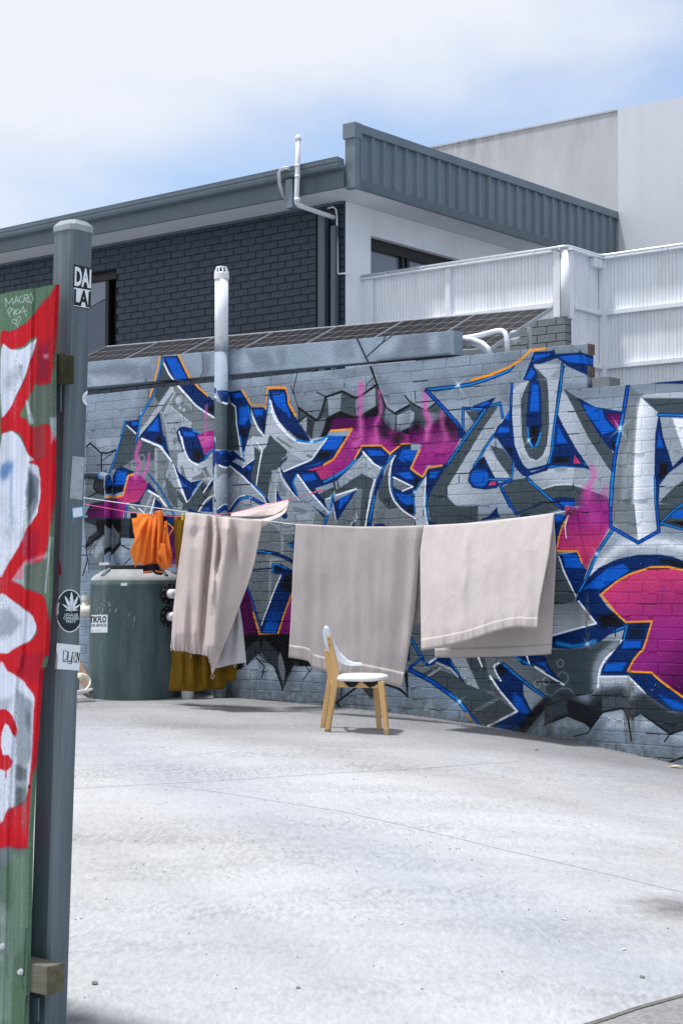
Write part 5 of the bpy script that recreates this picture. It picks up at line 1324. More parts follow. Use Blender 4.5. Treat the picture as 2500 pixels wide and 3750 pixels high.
def post(u0, u1, w0, w1, z0, z1): q = MB(); q.box(u0, u1, w0, w1, z0, z1); return q.build('post', M['white'], fe, bevel=.004)
post(UC + .005, UC + .16, WF - .03, WF - .004, E + 2.3, ZF - .03)
post(um - .03, um + .04, WF - .035, WF + .03, E + 2.9, ZF - .03)
post(ue, ue + .085, WF - .045, WF + .04, E + 2.86, ZF - .03)
q = MB(); q.tube([(ue + .135, WF - .01, E + 2.86), (ue + .135, WF - .01, ZF - .02)], .05, 16); q.build('post', M['white'], fe, smooth=True)
post(-.235 - .03, -.235 + .035, WF - .01, WF + .06, E + 2.84, ZF - .03)
post(UF - .012, UF + .07, WG - .05, WG + .04, E + 1.5, ZF - .03)
post(1.7, 1.78, WG - .05, WG + .04, E + 1.5, ZF - .03)
def board(axis, a0, a1, c0, c1, z0, z1, name='rail'):
    q = MB(); q.box(a0, a1, c0, c1, z0, z1) if axis == 'u' else q.box(c0, c1, a0, a1, z0, z1); return q.build(name, M['white'], fe, bevel=.003)
board('u', UC + .01, ue - .0, WF - .075, WF + .03, ZF - .03, ZF - .012)
board('w', WF - .04, WG - .06, -.265, -.165, ZF - .03, ZF - .012)
board('u', UF - .02, 4.2, WG - .085, WG + .03, ZF - .03, ZF - .012)
zr = float(onW(1850, 1128, WF - .03)[1]); board('u', UC + .17, um - .032, WF - .05, WF - .004, zr - .05, zr); board('u', um + .042, ue - .002, WF - .05, WF - .004, zr - .05, zr)
zr1 = float(onW(2350, 1122, WG - .03)[1]); board('u', UF + .072, 1.698, WG - .052, WG - .004, zr1 - .05, zr1); board('u', 1.782, 4.2, WG - .052, WG - .004, zr1 - .05, zr1)
zr2 = float(onW(2350, 1322, WG - .03)[1]); board('u', UF + .072, 1.698, WG - .052, WG - .004, zr2 - .05, zr2); board('u', 1.782, 4.2, WG - .052, WG - .004, zr2 - .05, zr2)
board('w', WF + .062, WG - .052, -.228, -.18, zr1 - .05, zr1); board('w', WF + .062, WG - .052, -.228, -.18, zr2 - .05, zr2)
q = MB(); q.box(-.235, -.17, WG - .24, WG - .055, ZF - .13, ZF - .035); q.build('bracket', M['white'], fe, bevel=.003)
ends_ = [(UC + .02, WF - .05, ZF + .008), (-.36, WF - .05, ZF + .008), (-.27, WF - .05, ZF + .01), (-.225, WF - .03, ZF + .008), (-.205, WF + .05, ZF + .006), (-.2, WG - .16, ZF + .004), (-.19, WG - .09, ZF + .004), (-.12, WG - .06, ZF + .006), (4.2, WG - .06, ZF + .008)]
hr = rail_prof('handrail', ends_, .022)
q = MB()
for uu in (-2.6, -2.1, -1.6, -1.1, -.62, -.3): q.box(uu - .012, uu + .012, WF - .077, WF - .02, ZF - .02, ZF + .012)
for uu in (0, .62, 1.3, 1.9): q.box(uu - .012, uu + .012, WG - .088, WG - .03, ZF - .02, ZF + .012)
q.build('rail_clips', M['galv'], fe)

# ------------------------------------------------------------------ grey brick pier under the fence corner
bp_ = thing('brick_pier', 'unpainted grey brick pier under the corner of the white fence', 'brick pier', (-.6, 4.12, E + 1.6))
pw = 4.10; up_ = -.243; zp = float(onW(2077, 1156, pw)[1]); w2 = float(onU(2138, 1180, up_)[0])
q = MB(); q.box(-2.2, up_ - .006, pw + .006, w2 - .004, E + 1.5, zp - .012); q.build('mortar', M['greymortar'], bp_)
gb = brick_mesh('grey brick', [M['greybrick']], LEN - JT, PIT - JT, .1)
for k in range(14):
    z1 = zp - k * PIT; u = up_
    u -= (LEN if k % 2 else LEN / 2); a, b2 = u, up_
    while a > -2.2:
        o = bpy.data.objects.new('brick', gb); C.objects.link(o); o.parent = bp_; bb = BASE[bp_.name][0]
        o.location = ((a + b2) / 2 - bb[0], pw + random.uniform(-.0015, .0015) - bb[1], z1 - PIT / 2 - bb[2]); o.scale = ((b2 - a - JT) / (LEN - JT), 1, 1)
        b2 = a; a -= LEN
    wq = pw + (LEN / 2 if k % 2 else LEN) ; w0 = pw
    while w0 < w2 - .02:
        w1 = min(wq, w2)
        if w1 - w0 > .03:
            o = bpy.data.objects.new('brick', gb); C.objects.link(o); o.parent = bp_; bb = BASE[bp_.name][0]
            o.rotation_euler = (0, 0, pi / 2); o.location = (up_ + random.uniform(0, .0015) - bb[0] + .001, (w0 + w1) / 2 + (.004 if w0 == pw else 0) - bb[1], z1 - PIT / 2 - bb[2]); o.scale = ((w1 - w0 - JT) / (LEN - JT), 1, 1)
        w0 = w1; wq = w1 + LEN

# ------------------------------------------------------------------ solar panels
def cell_mat():
    m = bpy.data.materials.new('solar cells'); m.use_nodes = True; t = m.node_tree; b = t.nodes['Principled BSDF']; l = t.links.new
    uv = t.nodes.new('ShaderNodeUVMap'); sx = t.nodes.new('ShaderNodeSeparateXYZ'); l(uv.outputs[0], sx.inputs[0])
    def mth(op, a, bv=None, c=None):
        n = t.nodes.new('ShaderNodeMath'); n.operation = op
        for i, x in enumerate((a, bv, c)):
            if x is None: continue
            if isinstance(x, (int, float)): n.inputs[i].default_value = x
            else: l(x, n.inputs[i])
        return n.outputs[0]
    fu = mth('ABSOLUTE', mth('SUBTRACT', mth('FRACT', mth('MULTIPLY', sx.outputs[0], 6)), .5)); fv = mth('ABSOLUTE', mth('SUBTRACT', mth('FRACT', mth('MULTIPLY', sx.outputs[1], 6)), .5))
    line = mth('MAXIMUM', mth('GREATER_THAN', fu, .486), mth('GREATER_THAN', fv, .486)); dia = mth('GREATER_THAN', mth('ADD', fu, fv), .93)
    mk = mth('MAXIMUM', line, dia); mx_ = t.nodes.new('ShaderNodeMixRGB'); mx_.inputs[1].default_value = (.012, .012, .015, 1); mx_.inputs[2].default_value = (.25, .255, .27, 1); l(mk, mx_.inputs[0]); l(mx_.outputs[0], b.inputs['Base Color'])
    b.inputs['Roughness'].default_value = .35; b.inputs['Specular IOR Level'].default_value = .04; return m
M['cell'] = cell_mat()
wf_, wb_ = .35, 1.3342; uR, zR = 1.273, E + 2.4286; uL, zL = -4.2974, E + 2.5932; zf = E + 1.9577; du = (uR - uL) / 7; dzu = (zR - zL) / (uR - uL)
def pan(u, s, h): return (u, wf_ + (wb_ - wf_) * s, zf + dzu * (u - uR) + (zR - zf) * s + h)
plab = ['solar panel at the left end of the row, beside the house window', 'second solar panel from the left, above the point of the letter A', 'solar panel directly behind the white vent pipe', 'middle solar panel of the row, fourth from either end',
        'third solar panel from the right, in front of the white house corner', 'second solar panel from the right, just left of the bare lintel end', 'solar panel at the right end of the row with its dark edge and strut exposed']
def make_panel(u0, label):
    root = thing('solar_panel', label, 'solar panel', pan(u0, 0, 0), 'F', 'row of solar panels behind the painted wall'); a, b = u0 + .006, u0 + du - .006
    def slab(ua, ub, sa, sb, h0, h1): return [pan(ua, sa, h0), pan(ub, sa, h0), pan(ub, sb, h0), pan(ua, sb, h0), pan(ua, sa, h1), pan(ub, sa, h1), pan(ub, sb, h1), pan(ua, sb, h1)]
    q = MB(); q.hexa(slab(a, b, 0, .012, -.034, .002)); q.hexa(slab(a, b, .988, 1, -.034, .002)); q.hexa(slab(a, a + .005, .0121, .9879, -.034, .002)); q.hexa(slab(b - .005, b, .0121, .9879, -.034, .002)); q.build('frame', M['alu'], root)
    q = MB(); q.hexa(slab(a + .0122, b - .0122, .0123, .9877, -.03, -.004)); gl = q.build('glass', M['cell'], root)
    uvl = gl.data.uv_layers.new(); top = gl.data.polygons[1]
    for li, uvv in zip(top.loop_indices, [(0, 0), (1, 0), (1, 1), (0, 1)]): uvl.data[li].uv = uvv
    q = MB(); q.hexa(slab(b - .022, b + .03, .34, .40, .002, .012)); q.build('clamp', M['alu'], root)
    return root
def copy_thing(src, delta):
    r = src.copy(); C.objects.link(r); r.location = src.location + delta
    for ch in src.children:
        c = ch.copy(); C.objects.link(c); c.parent = r
        for g2 in ch.children:
            d2 = g2.copy(); C.objects.link(d2); d2.parent = c
    return r
pp0 = make_panel(uL, plab[0])
for i in range(1, 7):
    r = copy_thing(pp0, toW(du * i, 0, dzu * du * i) - toW(0, 0, 0)); r['label'] = plab[i]; last = r
BASE[last.name] = (Vector(pan(uL + 6 * du, 0, 0)), 'F')
u, z = (float(v) for v in onW(1936, 1278, .9)); _, z2 = (float(v) for v in onW(1936, 1195, .9)); q = MB(); q.box(u - .015, u + .015, .89, .92, E + 1.6, z2 + .0); q.build('strut', M['alu'], last)
q = MB(); q.hexa([pan(uR - .02, .30, -.075), pan(uR + .07, .30, -.075), pan(uR + .07, .36, -.075), pan(uR - .02, .36, -.075), pan(uR - .02, .30, -.036), pan(uR + .07, .30, -.036), pan(uR + .07, .36, -.036), pan(uR - .02, .36, -.036)]); q.build('mounting_rail', M['alu'], last)

# white flexible conduits by the end of the lintel
q = MB(); cb = onW(1700, 1290, .22)
def W4(x, y, w=.22): return F(1700 + x * .38265, 850 + y * .38265, w)
co = thing('conduit', 'white bent conduit with a hooked end rising over the wall top', 'conduit', W4(410, 1130)); q.tube([W4(-120, 1020), W4(0, 1012), W4(150, 985), W4(300, 945), W4(355, 940), W4(385, 958), W4(402, 1000), W4(408, 1060), W4(410, 1180)], .021, 10); q.build('pipe', M['pvc'], co, smooth=True)
q = MB(); q.tube([W4(402, 1040), W4(403, 1052)], .024, 10); q.build('collar', M['galv'], co)
for k, (lab, dy) in enumerate((('upper of the two drooping white hoses beside the lintel end', 0), ('lower of the two drooping white hoses beside the lintel end', 40))):
    co = thing('hose', lab, 'hose', W4(200, 1120 + dy, .2 + .04 * k), 'F', 'white hoses by the lintel'); q = MB()
    q.tube([W4(-130, 1010 + dy, .2 + .04 * k), W4(0, 1020 + dy, .2 + .04 * k), W4(90, 1030 + dy, .2 + .04 * k), W4(170, 1062 + dy, .2 + .04 * k), W4(225, 1110 + dy, .2 + .04 * k), W4(250, 1180 + dy, .2 + .04 * k)], .022, 10); q.build('pipe', M['pvc'], co, smooth=True)
    q = MB(); q.tube([W4(66, 1026 + dy, .2 + .04 * k), W4(72, 1028 + dy, .2 + .04 * k)], .024, 10); q.build('strap', M['galv'], co)

# ------------------------------------------------------------------ pipes on the painted wall
wv = -.085; uv_ = float(onW(811, 1100, wv)[0]); zv1 = float(onW(811, 1018, wv)[1]); zvp = float(onW(811, 1290, wv)[1]); gv = ground_at_u(uv_)
vp = thing('vent_pipe', 'tall white vent pipe with slotted cap, its lower length painted into the mural', 'vent pipe', (uv_, wv, gv))
M['pvcfade'] = mat('white pvc with overspray', rgb(226, 229, 236), .4, .02, 3, .02, 30)
_t = M['pvcfade'].node_tree; _b = _t.nodes['Principled BSDF']; _src = _b.inputs['Base Color'].links[0].from_socket; _tc = _t.nodes.new('ShaderNodeTexCoord'); _sx = _t.nodes.new('ShaderNodeSeparateXYZ'); _t.links.new(_tc.outputs['Object'], _sx.inputs[0])
_n = _t.nodes.new('ShaderNodeTexNoise'); _n.inputs['Scale'].default_value = 14; _t.links.new(_tc.outputs['Object'], _n.inputs['Vector']); _a = _t.nodes.new('ShaderNodeMath'); _a.operation = 'MULTIPLY_ADD'; _a.inputs[1].default_value = -.16; _t.links.new(_n.outputs['Fac'], _a.inputs[0]); _t.links.new(_sx.outputs[2], _a.inputs[2])
_r = _t.nodes.new('ShaderNodeMapRange'); _r.inputs[1].default_value = zvp - gv - .07; _r.inputs[2].default_value = zvp - gv + .04; _t.links.new(_a.outputs[0], _r.inputs[0]); _x = _t.nodes.new('ShaderNodeMixRGB'); _x.inputs[1].default_value = (*rgb(140, 155, 170), 1)
_t.links.new(_r.outputs[0], _x.inputs[0]); _t.links.new(_src, _x.inputs[2]); _t.links.new(_x.outputs[0], _b.inputs['Base Color'])
q = MB(); q.tube([(uv_, wv, zvp + .0), (uv_, wv, zv1)], .061, 24); q.build('pipe', M['pvcfade'], vp, smooth=True, label='white upper pipe')
q = MB()
q.tube([(uv_, wv, gv - .02), (uv_, wv, zvp)], .0615, 24); q.build('pipe', M['mural'], vp, smooth=True, label='lower pipe painted grey and blue')
q = MB(); q.lathe((uv_, wv, zv1 - .01), [(.061, 0), (.067, .0), (.067, .052), (.060, .06), (.05, .06)], 24, cap=False)
for k in range(10):
    a_ = 2 * pi * k / 10; q.tube([(uv_ + .060 * cos(a_), wv + .060 * sin(a_), zv1 + .048), (uv_ + .042 * cos(a_), wv + .042 * sin(a_), zv1 + .095)], .008, 6)
q.lathe((uv_, wv, zv1 + .09), [(.05, 0), (.048, .012), (.0, .018)], 24, cap=False); q.build('cap', M['pvc'], vp, smooth=False)
q = MB(); q.lathe((uv_, wv, zv1 + .03), [(.045, 0), (.036, .06), (.0, .062)], 16, cap=False); q.build('cap_core', M['black'], vp)
# painted downpipe left of the A
wd_ = -.06; ud = float(onW(395, 1900, wd_)[0]); zd = float(onW(395, 1742, wd_)[1]); gd = ground_at_u(ud)
dp = thing('downpipe', 'painted downpipe with an elbow dropping behind the green tank', 'downpipe', (ud, wd_, gd)); q = MB(); ue_ = float(onW(332, 1737, wd_)[0])
q.tube([(ue_ - .25, wd_, zd + .01), (ue_, wd_, zd + .01), (ud - .05, wd_, zd), (ud - .015, wd_, zd - .012), (ud, wd_, zd - .05), (ud, wd_, zd - .3), (ud, wd_, gd)], .035, 14); q.build('pipe', M['mural'], dp, smooth=True)
q = MB(); q.tube([(ud, wd_, zd - .05), (ud, wd_, zd - .12)], .041, 14); q.build('collar', M['mural'], dp)
zk = float(onW(390, 2065, wd_)[1]); q = MB(); q.box(ud - .075, ud + .06, -.10, -.004, zk - .012, zk + .012); q.build('clamp', M['galv'], dp)
# ------------------------------------------------------------------ green tank
M['tank'] = mat('green tank plastic', rgb(66, 90, 92), .5, .16, 4, .08, 30, var2=.30, vs2=3, stretch=(1, 1, .4), spec=.45)
M['tanktop'] = mat('dusty tank top', rgb(150, 152, 154), .85, .2, 4, .1, 30, var2=.25, vs2=5)
M['sticker'] = mat('sticker paper', rgb(214, 222, 230), .6, .05, 9)
M['ink'] = mat('printed black', rgb(20, 24, 28), .6, .05, 9)
M['scuff'] = mat('pale scuff', rgb(165, 185, 190), .8, .2, 30)
grime(M['tank'], (.20, .235, .235), .55, (2, 2, .35), .47, .70, 2.6); grime(M['tank'], (.035, .05, .05), .5, (3, 3, .3), .5, .72, 2.0)
TD = 15.0; tcx = (497 - CX) / FPX * TD; tg = float(gz(tcx, TD - .4)); TR0, TR1 = .416, .404
ztop = atY(400, 2126, TD).z; zlid = atY(400, 2084, TD).z
tk = thing('water_tank', 'dark green plastic rainwater tank with a dusty domed top standing against the wall', 'water tank', (tcx, TD, tg), 'W')
q = MB(); q.lathe((tcx, TD, 0), [(TR0, tg - .03), (TR0, tg + .05), (TR1, ztop - .06), (TR1 + .004, ztop - .05), (TR1 + .004, ztop - .03), (TR1, ztop - .02), (TR1 - .005, ztop)], 64, cap=False); q.build('body', M['tank'], tk, smooth=True)
q = MB(); q.lathe((tcx, TD, 0), [(TR1 - .005, ztop + .0005), (TR1 - .012, ztop + .022), (TR1 - .04, ztop + .045), (TR1 - .10, zlid - .02), (.27, zlid - .003), (.0, zlid)], 64, cap=False); q.build('dome', M['tanktop'], tk, smooth=True)
q = MB(); q.lathe((tcx, TD, zlid - .008), [(.25, 0), (.275, .012), (.275, .034), (.25, .044), (0, .05)], 48, cap=False); q.build('lid', M['black'], tk, smooth=False)
for ang in (-2.35, -.62):
    c, s = cos(ang), sin(ang); q = MB(); r0, r1 = .30, .375
    q.hexa([(tcx + r0 * c - .03 * s, TD + r0 * s + .03 * c, zlid - .05), (tcx + r0 * c + .03 * s, TD + r0 * s - .03 * c, zlid - .05), (tcx + r1 * c + .03 * s, TD + r1 * s - .03 * c, ztop + .01), (tcx + r1 * c - .03 * s, TD + r1 * s + .03 * c, ztop + .01),
            (tcx + r0 * c - .022 * s, TD + r0 * s + .022 * c, zlid + .01), (tcx + r0 * c + .022 * s, TD + r0 * s - .022 * c, zlid + .01), (tcx + r1 * c + .022 * s, TD + r1 * s - .022 * c, ztop + .05), (tcx + r1 * c - .022 * s, TD + r1 * s + .022 * c, ztop + .05)])
    q.build('lug', M['tank'], tk, bevel=.006)
fa = -math.acos(.78); fn = Vector((cos(fa), sin(fa), 0))
for yy in (2175, 2258):
    zc = atY(628, yy, TD - .25).z; c0 = Vector((tcx, TD, zc)) + fn * (TR1 - .004)
    q = MB(); q.tube([c0, c0 + fn * .018], .088, 24); q.tube([c0 + fn * .018, c0 + fn * .03], .062, 20); fl = q.build('flange', M['black'], tk)
    q = MB(); q.tube([c0 + fn * .03, c0 + fn * .10], [.042, .042], 16); q.build('stub', M['pvc'], fl, smooth=True)
    q = MB(); sd = Vector((-fn.y, fn.x, 0))
    for k in range(8):
        a_ = 2 * pi * k / 8 + .3; p = c0 + fn * .018 + (sd * cos(a_) + Vector((0, 0, 1)) * sin(a_)) * .075; q.tube([p, p + fn * .006], .006, 6)
    q.build('bolts', M['alu'], fl)
def onTank(x, y, lift=.003):
    rx, ry, rz = (float(v) for v in ray(x, y)); R_ = (TR0 + TR1) / 2 + lift
    a = rx * rx + ry * ry; b = -2 * (rx * tcx + ry * TD); c = tcx * tcx + TD * TD - R_ * R_; D = b * b - 4 * a * c
    if D <= 0: th = pi - .05; return Vector((tcx - R_, TD, E + rz * TD))
    t = (-b - math.sqrt(D)) / (2 * a); return Vector((rx * t, ry * t, E + rz * t))
def quad_grid(quad, fn_, nu=6, nv=4):
    P = []
    for j in range(nv + 1):
        r = []
        for i in range(nu + 1):
            s, t = i / nu, j / nv; a = [quad[3][k] * (1 - s) + quad[2][k] * s for k in (0, 1)]; b = [quad[0][k] * (1 - s) + quad[1][k] * s for k in (0, 1)]
            r.append(fn_(a[0] * (1 - t) + b[0] * t, a[1] * (1 - t) + b[1] * t))
        P.append(r)
    return P
def text_mesh(body, bold=0.0):
    cu = bpy.data.curves.new('t', 'FONT'); cu.body = body; cu.offset = bold; cu.resolution_u = 3
    o = bpy.data.objects.new('t', cu); C.objects.link(o); bpy.context.view_layer.update()
    me = bpy.data.meshes.new_from_object(o.evaluated_get(bpy.context.evaluated_depsgraph_get())); bpy.data.objects.remove(o); bpy.data.curves.remove(cu)
    v = np.array([tuple(x.co) for x in me.vertices]); f = [tuple(p.vertices) for p in me.polygons]; bpy.data.meshes.remove(me)
    v[:, 0] = (v[:, 0] - v[:, 0].min()) / np.ptp(v[:, 0]); v[:, 1] = (v[:, 1] - v[:, 1].min()) / np.ptp(v[:, 1]); return v, f
def text_on(body, quad, fn_, m, parent, bold=.01, name='lettering'):
    v, f = text_mesh(body, bold); q = MB(); P = []
    for x, y, _ in v:
        a = [quad[3][k] * (1 - x) + quad[2][k] * x for k in (0, 1)]; b = [quad[0][k] * (1 - x) + quad[1][k] * x for k in (0, 1)]
        P.append(fn_(a[0] * (1 - y) + b[0] * y, a[1] * (1 - y) + b[1] * y))
    q.add(P, f); return q.build(name, m, parent)
def T3(x, y): return (300 + x * .2551, 2050 + y * .2551)
q = MB(); q.grid(quad_grid([T3(138, 795), T3(370, 788), T3(368, 1046), T3(128, 1048)], onTank, 8, 4)); ts = q.build('sticker', M['sticker'], tk)
f4 = lambda x, y: onTank(x, y, .005)
text_on('TIKFLO', [T3(118, 812), T3(350, 806), T3(346, 900), T3(114, 906)], f4, M['ink'], ts, .03)
text_on('ON SERVICES', [T3(134, 922), T3(352, 918), T3(352, 960), T3(132, 966)], f4, M['ink'], ts, .01)
text_on('03 5555', [T3(134, 1000), T3(275, 992), T3(275, 1026), T3(134, 1032)], f4, M['scuff'], ts, .01)
q = MB(); q.grid(quad_grid([T3(558, 335), T3(650, 330), T3(650, 372), T3(560, 376)], onTank, 3, 2)); q.build('sticker', M['sticker'], tk, label='small white label below the tank shoulder')
q = MB()
for _ in range(34):
    x, y = random.gauss(270, 90), random.gauss(640, 70); dx, dy = random.uniform(-14, 14), random.uniform(8, 60) * random.choice((1, .4)); pts = [T3(x, y), T3(x + dx, y + dy)]
    if min(pts[0][0], pts[1][0]) < 338: continue
    wd = random.uniform(.5, 1.5); q.add([onTank(pts[0][0] - wd, pts[0][1]), onTank(pts[0][0] + wd, pts[0][1]), onTank(pts[1][0] + wd * .5, pts[1][1]), onTank(pts[1][0] - wd * .5, pts[1][1])], [(0, 1, 2, 3)])
for x, y, x2, y2 in ((660, 810, 690, 760), (745, 900, 762, 800), (740, 960, 742, 930), (810, 1570, 828, 1520), (480, 760, 500, 700)):
    a_, b2 = T3(x, y), T3(x2, y2); q.add([onTank(a_[0] - 1, a_[1]), onTank(a_[0] + 1, a_[1]), onTank(b2[0] + .7, b2[1]), onTank(b2[0] - .7, b2[1])], [(0, 1, 2, 3)])
tag(q.build('scuffs', M['scuff'], tk), kind='stuff')
# outlet pipe standing right of the tank
px_ = (689 - CX) / FPX * 14.75; og = float(gz(px_, 14.75)); op = thing('outlet_pipe', 'short white outlet pipe standing on the concrete below the mustard blanket', 'pipe', (px_, 14.75, og), 'W')
zc = atY(628, 2258, TD - .25).z; c0 = Vector((tcx, TD, zc)) + fn * (TR1 + .1)
q = MB(); q.tube([(px_, 14.75, og - .01), (px_, 14.75, zc - .06), (px_ - .015, 14.745, zc - .015), (px_ - .05, 14.73, zc), tuple(c0 - fn * .02)], .055, 16); q.build('pipe', M['pvc'], op, smooth=True)
# fitting left of the tank
pf = thing('pvc_fitting', 'cream pvc junction with a screw cap left of the green tank', 'pipe fitting', atY(316, 2262, 15.3), 'W'); q = MB()
q.tube([atY(240, 2240, 15.4), atY(300, 2240, 15.3), atY(350, 2240, 15.25)], .058, 18); q.tube([atY(317, 2240, 15.3), atY(317, 2205, 15.3)], [.058, .04], 16); q.build('body', M['pvcold'], pf, smooth=True)
q = MB(); q.tube([atY(317, 2207, 15.3), atY(317, 2200, 15.3)], .041, 18); q.tube([atY(317, 2199, 15.3), atY(317, 2181, 15.3)], .047, 18); q.build('cap', M['pvcold'], pf)
q = MB(); q.tube([atY(270, 2240, 15.36), atY(270, 2540, 15.36)], .05, 14); q.build('riser', M['pvcold'], pf, smooth=True)
# bits stored on the ground by the tank
M['oldwood'] = mat('old brown timber', rgb(122, 100, 84), .85, .3, 12, .4, 40, stretch=(1, 1, .15))
tp = thing('timber_plank', 'old brown timber plank leaning by the left side of the tank', 'plank', atY(322, 2530, 14.95), 'W'); q = MB()
a_, b2 = atY(262, 2400, 15.35), atY(334, 2528, 14.8); d = (b2 - a_).normalized(); s = d.cross(Vector((0, 1, 0))).normalized() * .045; t2 = Vector((0, .02, 0))
q.hexa([a_ - s - t2, b2 - s - t2, b2 - s + t2, a_ - s + t2, a_ + s - t2, b2 + s - t2, b2 + s + t2, a_ + s + t2]); q.build('board', M['oldwood'], tp)
hc = thing('hose_coil', 'coil of pale hose lying on the concrete beside the tank', 'hose', atY(300, 2532, 14.7), 'W'); q = MB(); pts = []
c0 = atY(294, 2512, 14.7)
for i in range(70):
    a_ = i / 69 * 2 * pi * 3.6; pts.append((c0.x + .085 * cos(a_), c0.y + .04 * sin(a_) + .02 * sin(i), c0.z + .075 * sin(a_) + .004 * i / 9))
q.tube(pts, .011, 7); q.build('hose', M['pvcold'], hc, smooth=True)
wp = thing('white_board', 'white painted board lying on the ground left of the tank', 'board', atY(310, 2541, 14.45), 'W'); q = MB(); a_, b2 = atY(236, 2545, 14.4), atY(336, 2530, 14.5)
q.hexa([a_, b2, b2 + Vector((0, .09, 0)), a_ + Vector((0, .09, 0)), a_ + Vector((0, 0, .018)), b2 + Vector((0, 0, .018)), b2 + Vector((0, .09, .018)), a_ + Vector((0, .09, .018))]); q.build('board', M['white'], wp)

# ------------------------------------------------------------------ clothes lines
LA = atY(310, 1823, 14.5); LK = toW(*(lambda v: (float(v[0]), -.10, 0))(onW(2085, 1870, -.10))); ldir = Vector((LK.x - LA.x, LK.y - LA.y, 0)).normalized(); lnr = Vector((-ldir.y, ldir.x, 0))
if lnr.y < 0: lnr = -lnr
def onL(x, y, off=0.0):
    rx, ry, rz = (float(v) for v in ray(x, y)); t = (LA.x * lnr.x + LA.y * lnr.y + off) / (rx * lnr.x + ry * lnr.y); return Vector((rx * t, ry * t, E + rz * t))
M['cord'] = mat('pale line', rgb(196, 206, 208), .6, .1, 30); M['pinkcord'] = mat('pink cord', rgb(214, 96, 128), .6, .1, 30)
LP = [(256, 1815), (310, 1823), (500, 1850), (700, 1878), (850, 1895), (987, 1909), (1085, 1921), (1300, 1931), (1450, 1932), (1545, 1929), (1700, 1918), (1900, 1897), (2030, 1880)]
kn = toW(*[(lambda v: (float(v[0]), -.10, float(v[1])))(onW(2085, 1870, -.10))][0])
cl = thing('clothes_line', 'thin pale clothes line stretched from behind the post to a knot on the mural', 'clothes line', onL(1300, 1931), 'W')
q = MB(); q.tube([onL(*p) for p in LP] + [kn], .0042, 6); q.build('cord', M['cord'], cl)
q = MB()
for k in range(5):
    pts = [kn + Vector((random.uniform(-.04, .05), random.uniform(-.03, .02), random.uniform(-.035, .03))) for _ in range(7)]; q.tube(catmull([tuple(p) for p in pts], True, 4).tolist(), .009 if k < 3 else .005, 6)
q.build('knot', mat('purple rag', rgb(136, 56, 104), .9, .2, 30), cl); q = MB()
q.tube([kn, kn + Vector((-.02, -.02, -.06)), kn + Vector((-.04, -.03, -.12)), kn + Vector((-.03, -.03, -.21))], .005, 5); q.tube([kn, kn + Vector((NX, NY, .12)) * .11], .008, 6); q.build('loose_end', M['cord'], cl)
pk = thing('pink_cord', 'pink cord strung behind the washing to a hook on the mural', 'cord', onL(700, 1888, .08), 'W')
ph = toW(*[(lambda v: (float(v[0]), -.004, float(v[1])))(onW(1183, 1794, 0))][0])
OF = (ph - LA).dot(lnr)
PP = [onL(256, 1836, .06), onL(310, 1846, .06), onL(481, 1877, .07), onL(625, 1891, .08), onL(700, 1892, .08), onL(775, 1887, .08), onL(850, 1878, .09), onL(960, 1853, .09 + (OF - .09) * .33), onL(1120, 1812, .09 + (OF - .09) * .81), ph]
q = MB(); q.tube(PP, .0032, 6); q.build('cord', M['pinkcord'], pk)
q = MB()
for k in range(2):
    pts = [PP[8].lerp(ph, .35 + .065 * i) + Vector((0, .008 * sin(i * 2.2 + k * pi), .008 * cos(i * 2.2 + k * pi))) for i in range(11)]; q.tube(pts, .004, 5)
q.build('twist', M['pinkcord'], pk)
pole = thing('line_pole', 'slim galvanised pole holding the clothes line behind the grey post', 'pole', (onL(256, 1815).x, onL(256, 1815).y, float(gz(onL(256, 1815).x, onL(256, 1815).y))), 'W')
q = MB(); p = onL(256, 1810); q.tube([(p.x, p.y, float(gz(p.x, p.y)) - .05), (p.x, p.y, p.z + .06)], .022, 10); q.build('tube', M['galv'], pole, smooth=True)

# ------------------------------------------------------------------ washing
def fabric(name, col, rough=.9, trans=.18, weave=420, var=.05, bump=.12, folds=.0, crease=.4):
    m = mat(name, col, rough, var, 3, bump, weave, var2=.07, vs2=9, spec=.15, trans=trans, stretch=(1, 1, .7))
    t = m.node_tree; l = t.links.new; bs = [n for n in t.nodes if n.type == 'BUMP'][0]; mpn = [n for n in t.nodes if n.type == 'MAPPING'][0]
    last = bs.outputs[0]; tg = [k.to_socket for k in last.links]
    for sc_, di, st in ((7, .035, .55), (26, .010, .5)):
        n = t.nodes.new('ShaderNodeTexNoise'); n.inputs['Scale'].default_value = sc_; n.inputs['Detail'].default_value = 4; n.inputs['Distortion'].default_value = 1.2; mq = t.nodes.new('ShaderNodeMapping'); mq.inputs['Scale'].default_value = (1.3, 1.3, .35); mq.inputs['Rotation'].default_value = (.0, .25, .0)
        l(mpn.outputs[0], mq.inputs[0]); l(mq.outputs[0], n.inputs['Vector']); b2 = t.nodes.new('ShaderNodeBump'); b2.inputs['Strength'].default_value = st * crease; b2.inputs['Distance'].default_value = di; l(n.outputs['Fac'], b2.inputs['Height']); l(last, b2.inputs['Normal']); last = b2.outputs[0]
    for s_ in tg: l(last, s_)
    return m
M['curtain'] = fabric('beige curtain cloth', rgb(208, 195, 191), .85, .16)
M['sheet'] = fabric('beige linen', rgb(208, 199, 197), .9, .2)
M['lining'] = fabric('white curtain lining', rgb(214, 212, 216), .9, .3)
M['hivis'] = fabric('orange hi-vis cloth', rgb(255, 158, 74), .9, .5, 300, .04)
M['navy'] = fabric('navy cloth', rgb(24, 24, 40), .9, .05)
M['mustard'] = fabric('mustard waffle blanket', rgb(130, 98, 24), .95, .1, 150, .35, .9); grime(M['mustard'], (.06, .04, .006), .8, (1, 1, 1), .45, .6, 90)
M['thread'] = mat('pale thread', rgb(214, 200, 192), .9, .1, 20)
